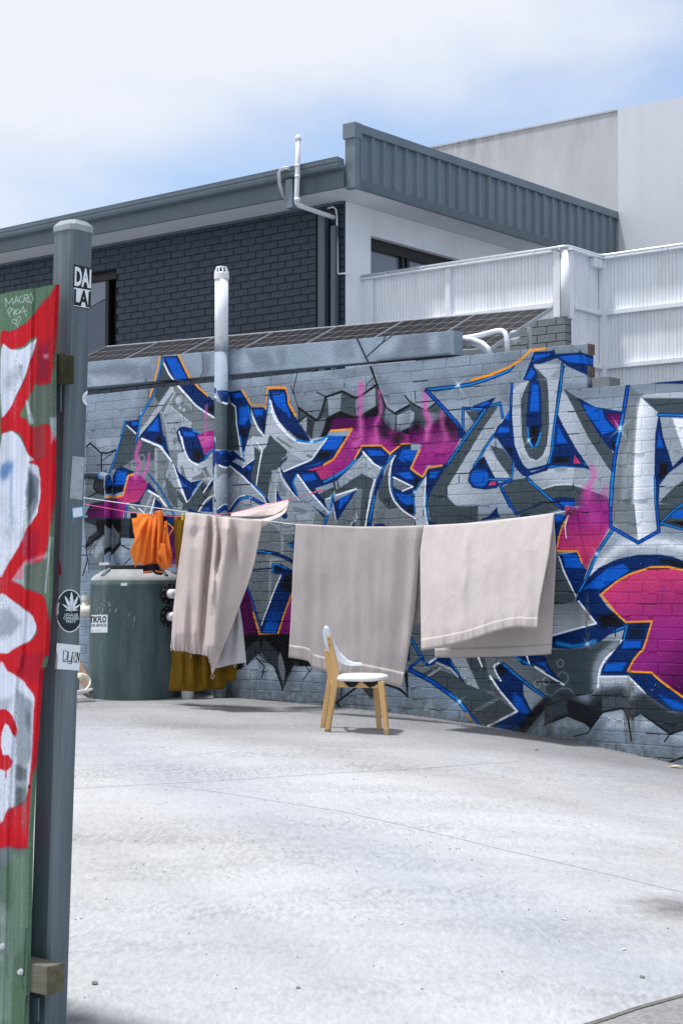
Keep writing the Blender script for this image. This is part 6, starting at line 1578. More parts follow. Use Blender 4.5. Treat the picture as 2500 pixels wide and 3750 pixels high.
def arc(P, s):
    P = np.array(P, float); d = np.r_[0, np.cumsum(np.hypot(*np.diff(P, axis=0).T))]; d /= d[-1]; return np.interp(s, d, P[:, 0]), np.interp(s, d, P[:, 1])
def ridges(R_, G_=1.0):
    out = []
    for pts, w, amp in R_:
        p = np.array(pts, float); out.append((p[np.argsort(p[:, 1])], w, amp))
    def f(x, y):
        v = 0
        for p, w, amp in out:
            if y < p[0, 1] - 40 or y > p[-1, 1] + 40: continue
            k = min(1, (y - p[0, 1] + 40) / 80, (p[-1, 1] + 40 - y) / 80); xr = np.interp(y, p[:, 1], p[:, 0]); v -= amp * G_ * k * math.exp(-((x - xr) / w) ** 2)
        return v
    return f
def cloth(q, top, right, bottom, left, nS, nT, off, t0=0, t1=1, onf=onL):
    rows = []
    for j in range(nT + 1):
        t = t0 + (t1 - t0) * j / nT; r = []
        for i in range(nS + 1):
            s = i / nS; p = []
            T_, B_, L_, R_ = arc(top, s), arc(bottom, s), arc(left, t), arc(right, t); c00, c10, c01, c11 = top[0], top[-1], bottom[0], bottom[-1]
            for k in (0, 1): p.append((1 - t) * T_[k] + t * B_[k] + (1 - s) * L_[k] + s * R_[k] - ((1 - s) * (1 - t) * c00[k] + s * (1 - t) * c10[k] + (1 - s) * t * c01[k] + s * t * c11[k]))
            r.append(onf(p[0], p[1], off(s, t, p[0], p[1])))
        rows.append(r)
    q.grid(rows); return rows
def zc_(x0, y0, k, P): return [(x0 + x * k, y0 + y * k) for x, y in P]
ZA = lambda P: zc_(1000, 1850, .70153, P); ZB = lambda P: zc_(600, 1800, .31888, P); ZC = lambda P: zc_(300, 1850, .2551, P)
wob = lambda x, y, a=.004: a * sin(x * .021 + y * .006) + a * .6 * sin(x * .053 - y * .011 + 1.3) + a * .4 * sin(y * .03 + x * .01)
# middle sheet
sb = thing('hanging_sheet', 'wide beige sheet hanging in shade behind the white chair', 'sheet', onL(1310, 1931), 'W')
top = ZA([(118, 97), (300, 106), (440, 112), (620, 111), (785, 105)]); lft = ZA([(118, 97), (103, 330), (92, 600), (80, 795)]); rgt = ZA([(785, 105), (765, 250), (740, 560), (700, 800), (668, 955)])
bot = ZA([(80, 795), (150, 806), (185, 816), (205, 850), (290, 872), (450, 902), (600, 936), (668, 955)])
fo = ridges([(ZA([(170, 110), (160, 500), (150, 800)]), 22, .010), (ZA([(330, 120), (350, 500), (380, 900)]), 30, .008), (ZA([(480, 120), (500, 600), (520, 920)]), 26, .007), (ZA([(640, 110), (610, 500), (590, 930)]), 24, .010), (ZA([(745, 110), (735, 350), (690, 800)]), 16, .02), (ZA([(250, 300), (240, 800)]), 16, .006), (ZA([(560, 300), (545, 900)]), 14, .006), (ZA([(420, 300), (430, 900)]), 14, .006)])
offm = lambda s, t, x, y: -.012 + .10 * t + fo(x, y) + wob(x, y, .0035) - .02 * (s - .5) ** 2 * t + (.004 * sin(x * .16) + .003 * sin(x * .33 + 1)) * max(0, t - .88) * 8
q = MB(); cloth(q, top, rgt, bot, lft, 90, 70, offm); q.build('front_layer', M['sheet'], sb, smooth=True, solid=.003)
q = MB(); cloth(q, top, rgt, bot, lft, 90, 5, lambda s, t, x, y: offm(s, t, x, y) - .005, .905, .995); q.build('hem', M['sheet'], sb, smooth=True, solid=.003)
q = MB(); cloth(q, top, ZA([(785, 105), (778, 300), (772, 500), (768, 619)]), ZA([(140, 640), (500, 640), (728, 622), (768, 619)]), ZA([(118, 97), (125, 400), (140, 640)]), 30, 24, lambda s, t, x, y: .02 + .11 * t + wob(x, y)); q.build('back_layer', M['sheet'], sb, smooth=True, solid=.003)
# right sheet
sr = thing('hanging_sheet', 'sunlit pale beige sheet folded over the right end of the line with two uneven layers', 'sheet', onL(1780, 1912), 'W')
top = ZA([(785, 106), (940, 98), (1100, 88), (1290, 66), (1465, 42)]); lft = ZA([(785, 106), (766, 250), (770, 600), (772, 760)]); rgt = ZA([(1465, 42), (1440, 250), (1397, 470), (1381, 575), (1378, 645)])
bot = ZA([(772, 760), (860, 747), (1000, 716), (1150, 664), (1220, 645), (1290, 637), (1330, 643), (1378, 645)])
fo = ridges([(ZA([(1020, 150), (1000, 380), (985, 700)]), 16, .012), (ZA([(1010, 180), (1000, 250)]), 8, .012), (ZA([(995, 380), (990, 450)]), 9, .014), (ZA([(880, 130), (880, 700)]), 30, .010), (ZA([(1180, 100), (1170, 640)]), 34, .010), (ZA([(1330, 80), (1330, 640)]), 20, .012), (ZA([(1100, 300), (1090, 680)]), 18, .008), (ZA([(1260, 300), (1265, 640)]), 16, .008)])
offr = lambda s, t, x, y: -.012 - .30 * (1 - (1 - t) ** 1.25) * (1 - .12 * s) + fo(x, y) + wob(x, y, .004) + (.006 * sin(x * .12) + .004 * sin(x * .29)) * max(0, t - .85) * 6
q = MB(); cloth(q, top, rgt, bot, lft, 90, 60, offr); q.build('front_layer', M['sheet'], sr, smooth=True, solid=.003)
q = MB(); cloth(q, top, rgt, bot, lft, 90, 5, lambda s, t, x, y: offr(s, t, x, y) - .005, .905, .995); q.build('hem', M['sheet'], sr, smooth=True, solid=.003)
bt = ZA([(845, 797), (1000, 796), (1140, 793), (1300, 788), (1450, 778)]); bl_ = ZA([(800, 106), (830, 450), (845, 797)]); br = ZA([(1465, 42), (1477, 250), (1466, 470), (1454, 720), (1450, 778)]); tb = ZA([(800, 106), (940, 98), (1100, 88), (1290, 66), (1465, 42)])
offb = lambda s, t, x, y: .010 + .02 * t + wob(x, y, .003)
q = MB(); cloth(q, tb, br, bt, bl_, 60, 50, offb); q.build('back_layer', M['sheet'], sr, smooth=True, solid=.003)
q = MB(); cloth(q, tb, br, bt, bl_, 60, 4, lambda s, t, x, y: offb(s, t, x, y) - .005, .93, .998); q.build('hem', M['sheet'], sr, smooth=True, solid=.003)
# bunched curtain on the left
cu = thing('hanging_curtain', 'bunched beige curtain with a blown flap and frayed pointed hem', 'curtain', onL(840, 1893), 'W')
top = ZB([(250, 245), (400, 257), (560, 277), (620, 290), (740, 298), (900, 318), (1135, 332)]); lft = ZB([(250, 245), (205, 600), (160, 900), (110, 1350), (85, 1700), (76, 1805)])
rgt = ZB([(1135, 332), (1085, 600), (1035, 840), (960, 1080), (880, 1290), (800, 1510), (720, 1700), (650, 1870), (596, 2010), (556, 2112)])
bot = ZB([(76, 1805), (120, 1832), (250, 1840), (330, 1866), (420, 1872), (500, 1895), (520, 1930), (535, 1990), (545, 2060), (556, 2112)])
fo = ridges([(ZB([(320, 260), (290, 800), (250, 1300), (200, 1750)]), 26, .035), (ZB([(480, 280), (440, 700), (400, 1200), (380, 1750)]), 24, .04), (ZB([(548, 285), (530, 620), (490, 1000), (455, 1450), (440, 1780)]), 13, -.05), (ZB([(585, 290), (600, 500), (570, 900), (540, 1300)]), 11, .05),
             (ZB([(618, 320), (640, 560), (635, 740), (600, 900)]), 10, -.05), (ZB([(735, 300), (715, 600), (660, 950), (590, 1400), (560, 1900)]), 32, .075), (ZB([(790, 320), (812, 560), (800, 800)]), 13, -.035), (ZB([(950, 340), (900, 700), (820, 1100), (720, 1450)]), 30, .02), (ZB([(400, 420), (350, 520)]), 22, -.02), (ZB([(560, 290), (575, 350), (565, 400)]), 6, .02),
             (ZB([(300, 1250), (290, 1800)]), 9, -.012), (ZB([(130, 1300), (120, 1800)]), 9, .014), (ZB([(345, 1500), (350, 1850)]), 7, .014), (ZB([(470, 1500), (470, 1880)]), 7, .012), (ZB([(230, 1500), (230, 1830)]), 7, .012)], 1.55)
offc = lambda s, t, x, y: -.015 - .05 * t + fo(x, y) + wob(x, y, .003) + (.010 * sin(x * .42) + .007 * sin(x * .95)) * max(0, t - .9) * 9 * (s < .85)
q = MB(); cloth(q, top, rgt, bot, lft, 110, 110, offc); q.build('front_panel', M['curtain'], cu, smooth=True, solid=.003)
q = MB(); cloth(q, ZB([(700, 1100), (800, 1200), (868, 1300)]), ZB([(868, 1300), (905, 1550), (930, 1800), (946, 1968)]), ZB([(560, 2040), (680, 2015), (760, 1995), (850, 1978), (946, 1968)]), ZB([(700, 1100), (640, 1600), (560, 2040)]), 40, 40, lambda s, t, x, y: .05 - .02 * t + .016 * sin(s * 13 + t) + wob(x, y)); q.build('lining', M['lining'], cu, smooth=True, solid=.003)
q = MB(); up1 = ZB([(775, 250), (860, 228), (940, 212), (1000, 190), (1190, 140), (1425, 96)]); lo1 = ZB([(770, 285), (900, 288), (1000, 292), (1150, 285), (1280, 268), (1392, 198), (1425, 150)])
cloth(q, up1, ZB([(1425, 96), (1432, 120), (1425, 150)]), lo1, ZB([(775, 250), (768, 268), (770, 285)]), 50, 14, lambda s, t, x, y: .03 + .5 * OF * s + .14 * (1 - t) - .03 * sin(t * pi) + .012 * sin(s * 9 + t * 3)); q.build('flap', M['curtain'], cu, smooth=True, solid=.003, label='flap of curtain blown back over the pink cord')
q = MB(); up2 = ZB([(820, 300), (950, 316), (1130, 318), (1260, 280), (1350, 238), (1405, 190), (1432, 108)]); lo2 = ZB([(820, 312), (950, 330), (1130, 348), (1230, 335), (1340, 285), (1400, 235), (1434, 114)])
cloth(q, up2, ZB([(1432, 108), (1434, 114)]), lo2, ZB([(820, 300), (820, 312)]), 50, 6, lambda s, t, x, y: -.02 + .5 * OF * s ** 1.3 + .06 * (1 - t)); q.build('flap_lip', M['curtain'], cu, smooth=True, solid=.003)
q = MB(); cloth(q, ZB([(900, 292), (1100, 295), (1270, 275), (1390, 200)]), ZB([(1390, 200), (1398, 215)]), ZB([(900, 330), (1130, 340), (1290, 300), (1398, 215)]), ZB([(900, 292), (900, 330)]), 40, 6, lambda s, t, x, y: .12 + .4 * OF * s); q.build('flap_inside', M['curtain'], cu, smooth=True, solid=.003)
q = MB(); cloth(q, ZB([(1130, 335), (1222, 342)]), ZB([(1222, 342), (1180, 385), (1132, 405)]), ZB([(1126, 410), (1132, 405)]), ZB([(1130, 335), (1126, 410)]), 8, 8, lambda s, t, x, y: .04); q.build('back_layer', M['curtain'], cu, smooth=True, solid=.003)
q = MB()
for x, y, l_ in ((310, 1870, 26), (520, 1900, 40), (530, 1930, 30), (548, 2105, 34), (570, 2108, 26), (935, 1970, 22), (85, 1810, 14), (505, 1885, 30), (820, 1985, 24)):
    p = [onL(*ZB([(x + random.uniform(-8, 8) * i, y + l_ * i / 2)])[0], -.06 + .02 * random.random()) for i in range(4)]; q.tube(p, .0022, 4)
tag(q.build('loose_threads', M['thread'], cu), kind='stuff')
# mustard blanket
mb = thing('hanging_blanket', 'mustard yellow waffle blanket hanging behind the bunched curtain', 'blanket', onL(740, 1886, .09), 'W')
Z5 = lambda P: zc_(250, 1700, .57398, P)
top = Z5([(676, 338), (740, 326), (900, 334), (1030, 322)]); lft = Z5([(676, 338), (678, 500), (695, 680), (672, 1000), (658, 1300), (640, 1447)]); rgt = Z5([(1030, 322), (1060, 700), (1075, 1100), (1080, 1285), (1066, 1382)])
bot = Z5([(640, 1447), (720, 1446), (820, 1452), (880, 1440), (998, 1436), (1002, 1388), (1066, 1382)])
fo = ridges([(Z5([(720, 340), (720, 1440)]), 16, .03), (Z5([(790, 340), (790, 1440)]), 18, .04), (Z5([(870, 340), (880, 1440)]), 14, .03), (Z5([(950, 340), (960, 1440)]), 16, .04)], 1.5)
q = MB(); cloth(q, top, rgt, bot, lft, 70, 60, lambda s, t, x, y: .10 + .05 * t + fo(x, y) + wob(x, y, .006)); q.build('cloth', M['mustard'], mb, smooth=True, solid=.006)
# shirt
sh = thing('hanging_shirt', 'orange hi-vis work shirt with navy cuffs hung over the line', 'shirt', onL(560, 1885, .07), 'W')
top = ZC([(715, 192), (760, 186), (792, 182), (793, 116), (930, 122), (1060, 150), (1090, 90), (1155, 84), (1165, 240), (1222, 226)]); lft = ZC([(715, 192), (740, 380), (762, 480), (720, 590), (690, 680), (740, 800), (765, 896)]); rgt = ZC([(1222, 226), (1240, 420), (1262, 560), (1296, 690), (1290, 800), (1275, 893)])
bot = ZC([(765, 896), (800, 838), (840, 828), (880, 868), (960, 850), (1090, 838), (1110, 880), (1190, 946), (1215, 890), (1275, 893)])
fo = ridges([(ZC([(960, 140), (850, 350), (780, 520)]), 9, .05), (ZC([(880, 130), (820, 700), (800, 850)]), 9, .04), (ZC([(1000, 150), (930, 500), (880, 860)]), 8, .045), (ZC([(1065, 160), (1030, 500), (1000, 830)]), 8, .05), (ZC([(1120, 90), (1110, 400), (1100, 840)]), 9, .06), (ZC([(1190, 230), (1160, 540), (1215, 860)]), 9, .04), (ZC([(1250, 500), (1265, 880)]), 8, .03), (ZC([(1090, 250), (1060, 500), (1050, 800)]), 5, -.05), (ZC([(1165, 240), (1140, 500), (1130, 700)]), 5, -.05)])
q = MB(); cloth(q, top, rgt, bot, lft, 80, 70, lambda s, t, x, y: .05 - .05 * sin(t * pi) + fo(x, y) + wob(x, y, .006)); q.build('body', M['hivis'], sh, smooth=True, solid=.004)
q = MB(); cloth(q, ZC([(1035, 150), (1052, 84), (1120, 74), (1158, 90)]), ZC([(1158, 90), (1164, 240), (1158, 420)]), ZC([(1078, 420), (1120, 440), (1158, 420)]), ZC([(1035, 150), (1085, 170), (1078, 420)]), 16, 24, lambda s, t, x, y: -.01 - .03 * sin(s * pi)); q.build('sleeve', M['hivis'], sh, smooth=True, solid=.004)
q = MB(); cloth(q, ZC([(1110, 560), (1150, 545), (1190, 570)]), ZC([(1190, 570), (1210, 700), (1222, 860)]), ZC([(1222, 860), (1223, 862), (1224, 864)]), ZC([(1110, 560), (1094, 712), (1160, 780), (1222, 860)]), 14, 16, lambda s, t, x, y: -.05 - .03 * s); q.build('fold', M['hivis'], sh, smooth=True, solid=.004)
q = MB(); cloth(q, ZC([(878, 872), (960, 850), (1092, 838)]), ZC([(1092, 838), (1100, 900), (1170, 948)]), ZC([(880, 982), (960, 975), (1030, 965), (1060, 995), (1130, 1005), (1155, 995), (1170, 948)]), ZC([(878, 872), (876, 930), (880, 982)]), 26, 12, lambda s, t, x, y: .0 + .015 * sin(s * 8)); cf = q.build('cuff', M['navy'], sh, smooth=True, solid=.004)
q = MB()
for dy in (0, 12): q.tube([onL(*p, -.012) for p in ZC([(881, 956 + dy), (960, 950 + dy), (1030, 938 + dy), (1100, 948 + dy), (1162, 956 + dy)])], .0026, 5)
q.build('piping', M['hivis'], cf)
q = MB(); cloth(q, ZC([(775, 880), (880, 872)]), ZC([(880, 872), (882, 890)]), ZC([(770, 896), (882, 890)]), ZC([(775, 880), (770, 896)]), 6, 3, lambda s, t, x, y: .06); q.build('waistband', M['navy'], sh, solid=.004)
q = MB(); cloth(q, ZC([(700, 108), (790, 118)]), ZC([(790, 118), (800, 200), (800, 480)]), ZC([(676, 470), (800, 480)]), ZC([(700, 108), (690, 300), (676, 470)]), 10, 16, lambda s, t, x, y: .10); q.build('sleeve', M['navy'], sh, smooth=True, solid=.004)
q = MB(); cloth(q, ZC([(1130, 110), (1215, 170)]), ZC([(1215, 170), (1232, 250)]), ZC([(1140, 280), (1232, 250)]), ZC([(1130, 110), (1140, 280)]), 8, 8, lambda s, t, x, y: .09); q.build('collar', M['navy'], sh, smooth=True, solid=.004)
# peg
M['peg'] = mat('yellow plastic', rgb(226, 214, 40), .4, .05, 9)
pg = thing('clothes_peg', 'small yellow peg clipped beside the bunched curtain', 'peg', onL(*ZC([(1450, 200)])[0], -.02), 'W')
for dx, nm in ((-8, 'jaw'), (8, 'jaw')):
    q = MB(); a_, b2 = onL(*ZC([(1450 + dx, 112)])[0], -.02), onL(*ZC([(1446 + dx * .6, 212)])[0], -.02); q.tube([a_, b2], [.009, .006], 4); q.build(nm, M['peg'], pg)
q = MB(); a_ = onL(*ZC([(1450, 140)])[0], -.03); q.tube([a_ - ldir * .014, a_ + ldir * .014], .005, 8); q.build('spring', M['alu'], pg)

# ------------------------------------------------------------------ chair
M['beech'] = mat('pale beech', rgb(206, 166, 112), .5, .08, 8, .08, 60, stretch=(1, 1, .12), var2=.12, vs2=14)
M['beechworn'] = mat('worn beech foot', rgb(160, 138, 104), .8, .3, 26, .2, 60)
grime(M['beech'], (.16, .11, .06), .45, (6, 6, 1.2), .52, .74, 6)
M['seat'] = mat('white vinyl', rgb(232, 233, 232), .5, .03, 6, .03, 30); M['ply'] = mat('white lacquered ply', rgb(224, 230, 240), .35, .03, 6)
M['dust'] = mat('black dust cover', rgb(30, 26, 24), .9, .1, 12)
ZH = lambda x, y: (1000 + x * .31888, 2150 + y * .31888)
NR, NF, FR_, FF = onG(*ZH(622, 1664)), onG(*ZH(1306, 1700)), onG(*ZH(566, 1612)), onG(*ZH(1220, 1640))
def vplane(p, q_):
    d = Vector((q_.x - p.x, q_.y - p.y, 0)).normalized(); n = Vector((-d.y, d.x, 0))
    def f(x, y, off=0.0):
        rx, ry, rz = (float(v) for v in ray(x, y)); t = (p.x * n.x + p.y * n.y + off) / (rx * n.x + ry * n.y); return Vector((rx * t, ry * t, E + rz * t))
    return f, d, n
fN, dN, nN = vplane(NR, NF); fF, dF, nF = vplane(FR_, FF)
ctr = (NR + NF + FR_ + FF) / 4
ch = thing('chair', 'wooden chair with white seat and twisted white backrest in front of the shaded sheet', 'chair', (ctr.x, ctr.y, float(gz(ctr.x, ctr.y))), 'W')
PXM = .31888 / 6090 * 12.5
def leg(f, d, n, pts, dep, name='leg', m=None):
    q = MB(); rings = []
    for x, y, hw in pts:
        c = f(*ZH(x, y)); a, b2 = d * hw * PXM, n * dep; rings.append([c - a - b2, c + a - b2, c + a + b2, c - a + b2])
    v = [p for r in rings for p in r]; fs = [(3, 2, 1, 0)] + [(4 * i + k, 4 * i + (k + 1) % 4, 4 * i + 4 + (k + 1) % 4, 4 * i + 4 + k) for i in range(len(rings) - 1) for k in range(4)] + [tuple(4 * (len(rings) - 1) + k for k in range(4))]
    q.add(v, fs); return q.build(name, m or M['beech'], ch, bevel=.004)
lg = leg(fN, dN, nN, [(624, 1664, 27), (676, 1320, 33), (722, 1045, 38), (694, 840, 36), (655, 640, 24), (640, 562, 18)], .017, 'rear_leg')
q = MB(); 
for yy in (598, 662): c = fN(*ZH(634 + (yy - 598) * .15, yy), -.018); q.tube([c, c - nN * .004], .006, 8)
q.build('screws', M['oldwood'], lg)
leg(fF, dF, nF, [(567, 1612, 26), (612, 1320, 30), (660, 1035, 34), (630, 850, 30), (607, 725, 22)], .017, 'rear_leg')
l1 = leg(fN, dN, nN, [(1306, 1700, 24), (1272, 1380, 32), (1238, 1085, 34)], .018, 'front_leg'); leg(fF, dF, nF, [(1219, 1640, 25), (1200, 1400, 30), (1176, 1110, 32)], .018, 'front_leg')
def shoe(f, d, n, x, y, x2, y2, hw):
    q = MB(); c, e = f(*ZH(x, y)), f(*ZH(x2, y2)); a, b2 = d * hw * PXM * 1.02, n * .0184; q.hexa([c - a - b2, c + a - b2, c + a + b2, c - a + b2, e - a - b2, e + a - b2, e + a + b2, e - a + b2]); return q.build('worn_foot', M['beechworn'], l1 if x > 1000 else lg)
shoe(fN, dN, nN, 1306, 1700, 1299, 1640, 25); shoe(fN, dN, nN, 624, 1664, 629, 1630, 28)
def rail_ch(f1, x1, y1, f2, x2, y2, h, nm='rail'):
    q = MB(); a, b2 = f1(*ZH(x1, y1)), f2(*ZH(x2, y2)); d = (b2 - a).normalized(); s = Vector((-d.y, d.x, 0)) * .010; u = Vector((0, 0, h / 2)); q.hexa([a - s - u, b2 - s - u, b2 + s - u, a + s - u, a - s + u, b2 - s + u, b2 + s + u, a + s + u]); return q.build(nm, M['beech'], ch, bevel=.002)
rail_ch(fN, 740, 1115, fN, 1225, 1125, .048); rail_ch(fF, 690, 1100, fF, 1170, 1110, .048); rail_ch(fN, 1215, 1128, fF, 1185, 1112, .046); rail_ch(fN, 720, 1110, fF, 672, 1100, .046)
q = MB()
for P in ([(800, 1078), (1000, 1082), (935, 1150), (868, 1150)], [(1010, 1082), (1240, 1082), (1190, 1120), (1108, 1160)]):
    a = [fN(*ZH(*p), -.014) for p in P]; b2 = [fN(*ZH(*p), -.017) for p in P]; q.hexa(b2 + a)
q.build('torn_dust_cover', M['dust'], ch)
# seat pad: rounded square cushion
sc0 = fN(*ZH(1037, 1038)) * .5 + fF(*ZH(1000, 1010)) * .5; sw = .188; zS = fN(*ZH(1037, 1085)).z
nrm2 = (nN + nF).normalized() * (1 if nN.dot(nF) > 0 else 1); q = MB(); rows = []
cx0 = (fN(*ZH(1037, 1085)) + fF(*ZH(1000, 1085))) / 2; hd = max(.19, abs((FR_ - NR).dot(nN)) * .5 + .05)
for r_, z_ in ((0, .0), (.90, .0), (.985, .006), (1.0, .018), (.985, .032), (.93, .042), (.75, .049), (.4, .053), (0, .054)):
    row = []
    for k in range(49):
        a_ = 2 * pi * k / 48; e = 2 / 3.2; x = abs(cos(a_)) ** e * (1 if cos(a_) > 0 else -1); y = abs(sin(a_)) ** e * (1 if sin(a_) > 0 else -1)
        tw = 1 - .10 * (x < 0) * abs(x)
        row.append(Vector((cx0.x, cx0.y, zS + z_)) + dN * x * r_ * sw + nN * y * r_ * hd * tw)
    rows.append(row)
q.grid(rows); q.build('seat', M['seat'], ch, smooth=True)
# curved ply backrest hanging from the near post
q = MB(); upc = [(592, 452), (612, 446), (640, 470), (670, 560), (700, 640), (760, 745), (850, 840), (930, 874), (1018, 876)]; lwc = [(574, 500), (576, 560), (590, 640), (612, 700), (650, 760), (715, 832), (800, 882), (900, 900), (1018, 894)]
rows = [[], [], [], [], []]
for i in range(41):
    s = i / 40; a, b2 = arc(upc, s), arc(lwc, s)
    for j in range(5):
        t = j / 4; x, y = a[0] * (1 - t) + b2[0] * t, a[1] * (1 - t) + b2[1] * t; rows[j].append(fN(*ZH(x, y), .022 + .20 * s ** 1.15 - .015 * (1 - (2 * t - 1) ** 2)))
q.grid(rows); q.build('backrest', M['ply'], ch, smooth=True, solid=.011)

# ------------------------------------------------------------------ street post and sheet-metal fence, near left
WFE = -7.67; A_ = .09; WP = -7.585
def edge(px): 
    p = [onW(x, y, WP) for x, y in px]; (u0, z0), (u1, z1) = p; k = float((u1 - u0) / (z1 - z0)); return lambda z: float(u0) + k * (z - float(z0))
uCn = edge([(266, 800), (169, 3750)])
def uz(dx, w, z): return (uCn(z) + dx, w, z)
ztp = float(onW(266, 822, WP)[1]); pgx = toW(uCn(.2), WP, 0); zpg = float(gz(pgx.x, pgx.y)) - .03
M['post'] = mat('grey painted post', rgb(86, 100, 108), .5, .14, 40, .15, 120, stretch=(1, 1, .03), var2=.10, vs2=2.5, spec=.45)
grime(M['post'], (.26, .30, .32), .4, (9, 9, .10), .5, .74, 2.0); grime(M['post'], (.05, .06, .06), .5, (6, 6, .5), .52, .72, 3.0)
M['postcap'] = mat('weathered cap', rgb(146, 154, 160), .7, .15, 14, .2, 60)
po = thing('steel_post', 'tall grey square steel post with worn stickers in the left foreground', 'post', uz(-A_ / 2, WP + A_ / 2, zpg))
def octo(h, c, z, o=0): return [uz(x, y, z) for x, y in [(-A_ + c - o, WP - o), (-c + o, WP - o), (o, WP + c - o), (o, WP + A_ - c + o), (-c + o, WP + A_ + o), (-A_ + c - o, WP + A_ + o), (-A_ - o, WP + A_ - c + o), (-A_ - o, WP + c - o)]]
def ringstack(rings):
    q = MB(); n = len(rings[0]); q.add([p for r in rings for p in r], [(i * n + k, i * n + (k + 1) % n, (i + 1) * n + (k + 1) % n, (i + 1) * n + k) for i in range(len(rings) - 1) for k in range(n)] + [tuple(range(n))[::-1], tuple((len(rings) - 1) * n + k for k in range(n))]); return q
ringstack([octo(0, .009, zpg), octo(0, .009, ztp)]).build('shaft', M['post'], po)
ringstack([octo(0, .011, ztp - .012, .0035), octo(0, .011, ztp + .006, .0035), octo(0, .012, ztp + .022, -.010), octo(0, .012, ztp + .027, -.028)]).build('cap', M['postcap'], po, bevel=.002)
def pR(x, y, lift=.0012):
    u = uCn(E)
    for _ in range(6): w, z = onU(x, y, u + lift); u = uCn(float(z))
    return (u + lift, min(float(w), WP + A_ - .001), float(z))
def pL(x, y, lift=.0012):
    u, z = onW(x, y, WP - lift); return (float(u), WP - lift, float(z))
def pB(x, y, lift=.0012):                    # whichever face of the post the pixel falls on
    p = pL(x, y, lift); return p if p[0] < uCn(p[2]) - .009 else pR(x, y, lift)
M['inkw'] = mat('white print', rgb(222, 228, 234), .6, .04, 20); M['teal'] = mat('dark teal print', rgb(14, 34, 42), .5, .05, 9); M['greyp'] = mat('grey paper remains', rgb(158, 168, 174), .85, .15, 60, .2, 90)
M['bluep'] = mat('light blue print', rgb(50, 150, 205), .6, .05, 9); M['yellowp'] = mat('yellow print', rgb(220, 205, 60), .6, .05, 9); M['redp'] = mat('red plastic', rgb(176, 24, 30), .6, .1, 9)
def K6(x, y): return (x * .55249, 950 + y * .55249)
def F2p(x, y): return (x * .52083, 1700 + y * .52083)
def dec(quad, m, name='sticker', fn_=pR, lift=.0012, nu=4, nv=4, parent=None, label=None): q = MB(); q.grid(quad_grid(quad, lambda x, y: fn_(x, y, lift), nu, nv)); return q.build(name, m, parent or po, label=label)
s1 = dec([K6(490, 30), K6(608, 58), K6(600, 330), K6(484, 311)], M['ink'], label='black and white block-letter sticker')
dec([K6(489, 184), K6(602, 204), K6(597, 323), K6(487, 306)], M['inkw'], 'lower_half', parent=s1, lift=.0016)
text_on('DAI', [K6(497, 44), K6(606, 66), K6(603, 190), K6(494, 172)], lambda x, y: pR(x, y, .002), M['inkw'], s1, .035)
text_on('LAI', [K6(492, 192), K6(602, 212), K6(598, 318), K6(489, 301)], lambda x, y: pR(x, y, .0024), M['ink'], s1, .035)
dec([K6(480, 1303), K6(560, 1312), K6(545, 1595), K6(462, 1582)], M['greyp'], label='pale torn paper remains')
s2 = dec([K6(474, 1645), K6(549, 1634), K6(554, 1705), K6(481, 1719)], M['bluep'], label='small blue-edged sticker'); dec([K6(481, 1652), K6(544, 1642), K6(548, 1699), K6(487, 1711)], M['inkw'], 'print', parent=s2, lift=.0016)
def oval(cx_, cy_, rx_, ry_, m, fn_, lift, name, parent=None, clip=1e9, label=None):
    q = MB(); P = [fn_(cx_, cy_, lift)]; nr, na = 8, 40; fs = []
    for r_ in range(1, nr + 1):
        for k in range(na):
            a_ = 2 * pi * k / na; x, y = cx_ + rx_ * r_ / nr * cos(a_), cy_ + ry_ * r_ / nr * sin(a_); P.append(fn_(min(x, clip(y) if callable(clip) else clip), y, lift))
    for k in range(na): fs.append((0, 1 + k, 1 + (k + 1) % na))
    for r_ in range(nr - 1):
        for k in range(na): a_, b2 = 1 + r_ * na + k, 1 + r_ * na + (k + 1) % na; fs.append((a_, b2, b2 + na, a_ + na))
    q.add(P, fs); return q.build(name, m, parent or po, label=label)
re_ = lambda y: 343 - (y - 800) * .0329 - 1.5
so = oval(*F2p(490, 1032), 51, 79, M['inkw'], pB, .0014, 'sticker', clip=re_, label='oval party sticker with a leaf'); oval(*F2p(490, 1032), 47.5, 75, M['teal'], pB, .002, 'print', so, clip=lambda y: re_(y) - .5)
# leaf: seven serrated leaflets
q = MB(); bx, by = F2p(503, 1030)
for ang, ln_ in ((0, 68), (.42, 58), (-.42, 58), (.95, 40), (-.95, 40), (1.45, 24), (-1.45, 24)):
    L2 = ln_ * 1.0; pts = []; nn = 9
    for sgn in (1, -1):
        for i in range(nn + 1):
            t = i / nn if sgn == 1 else 1 - i / nn; wd = .082 * L2 * sin(pi * min(1, t * .9 + .05)) ** .9 * (1 + .28 * (i % 2)) * sgn
            lx, ly = wd, t * L2; pts.append((bx + lx * cos(ang) + ly * sin(ang), by - ly * cos(ang) + lx * sin(ang)))
    c = (bx + .5 * L2 * sin(ang), by - .5 * L2 * cos(ang)); V = [pR(*c, .0027)] + [pR(*p, .0027) for p in pts]; q.add(V, [(0, 1 + i, 1 + (i + 1) % len(pts)) for i in range(len(pts))])
a_, b2 = F2p(503, 1028), F2p(502, 1043); q.add([pR(a_[0] - .8, a_[1], .0027), pR(a_[0] + .8, a_[1], .0027), pR(b2[0] + .8, b2[1], .0027), pR(b2[0] - .8, b2[1], .0027)], [(0, 1, 2, 3)])
q.build('leaf_emblem', M['inkw'], so)
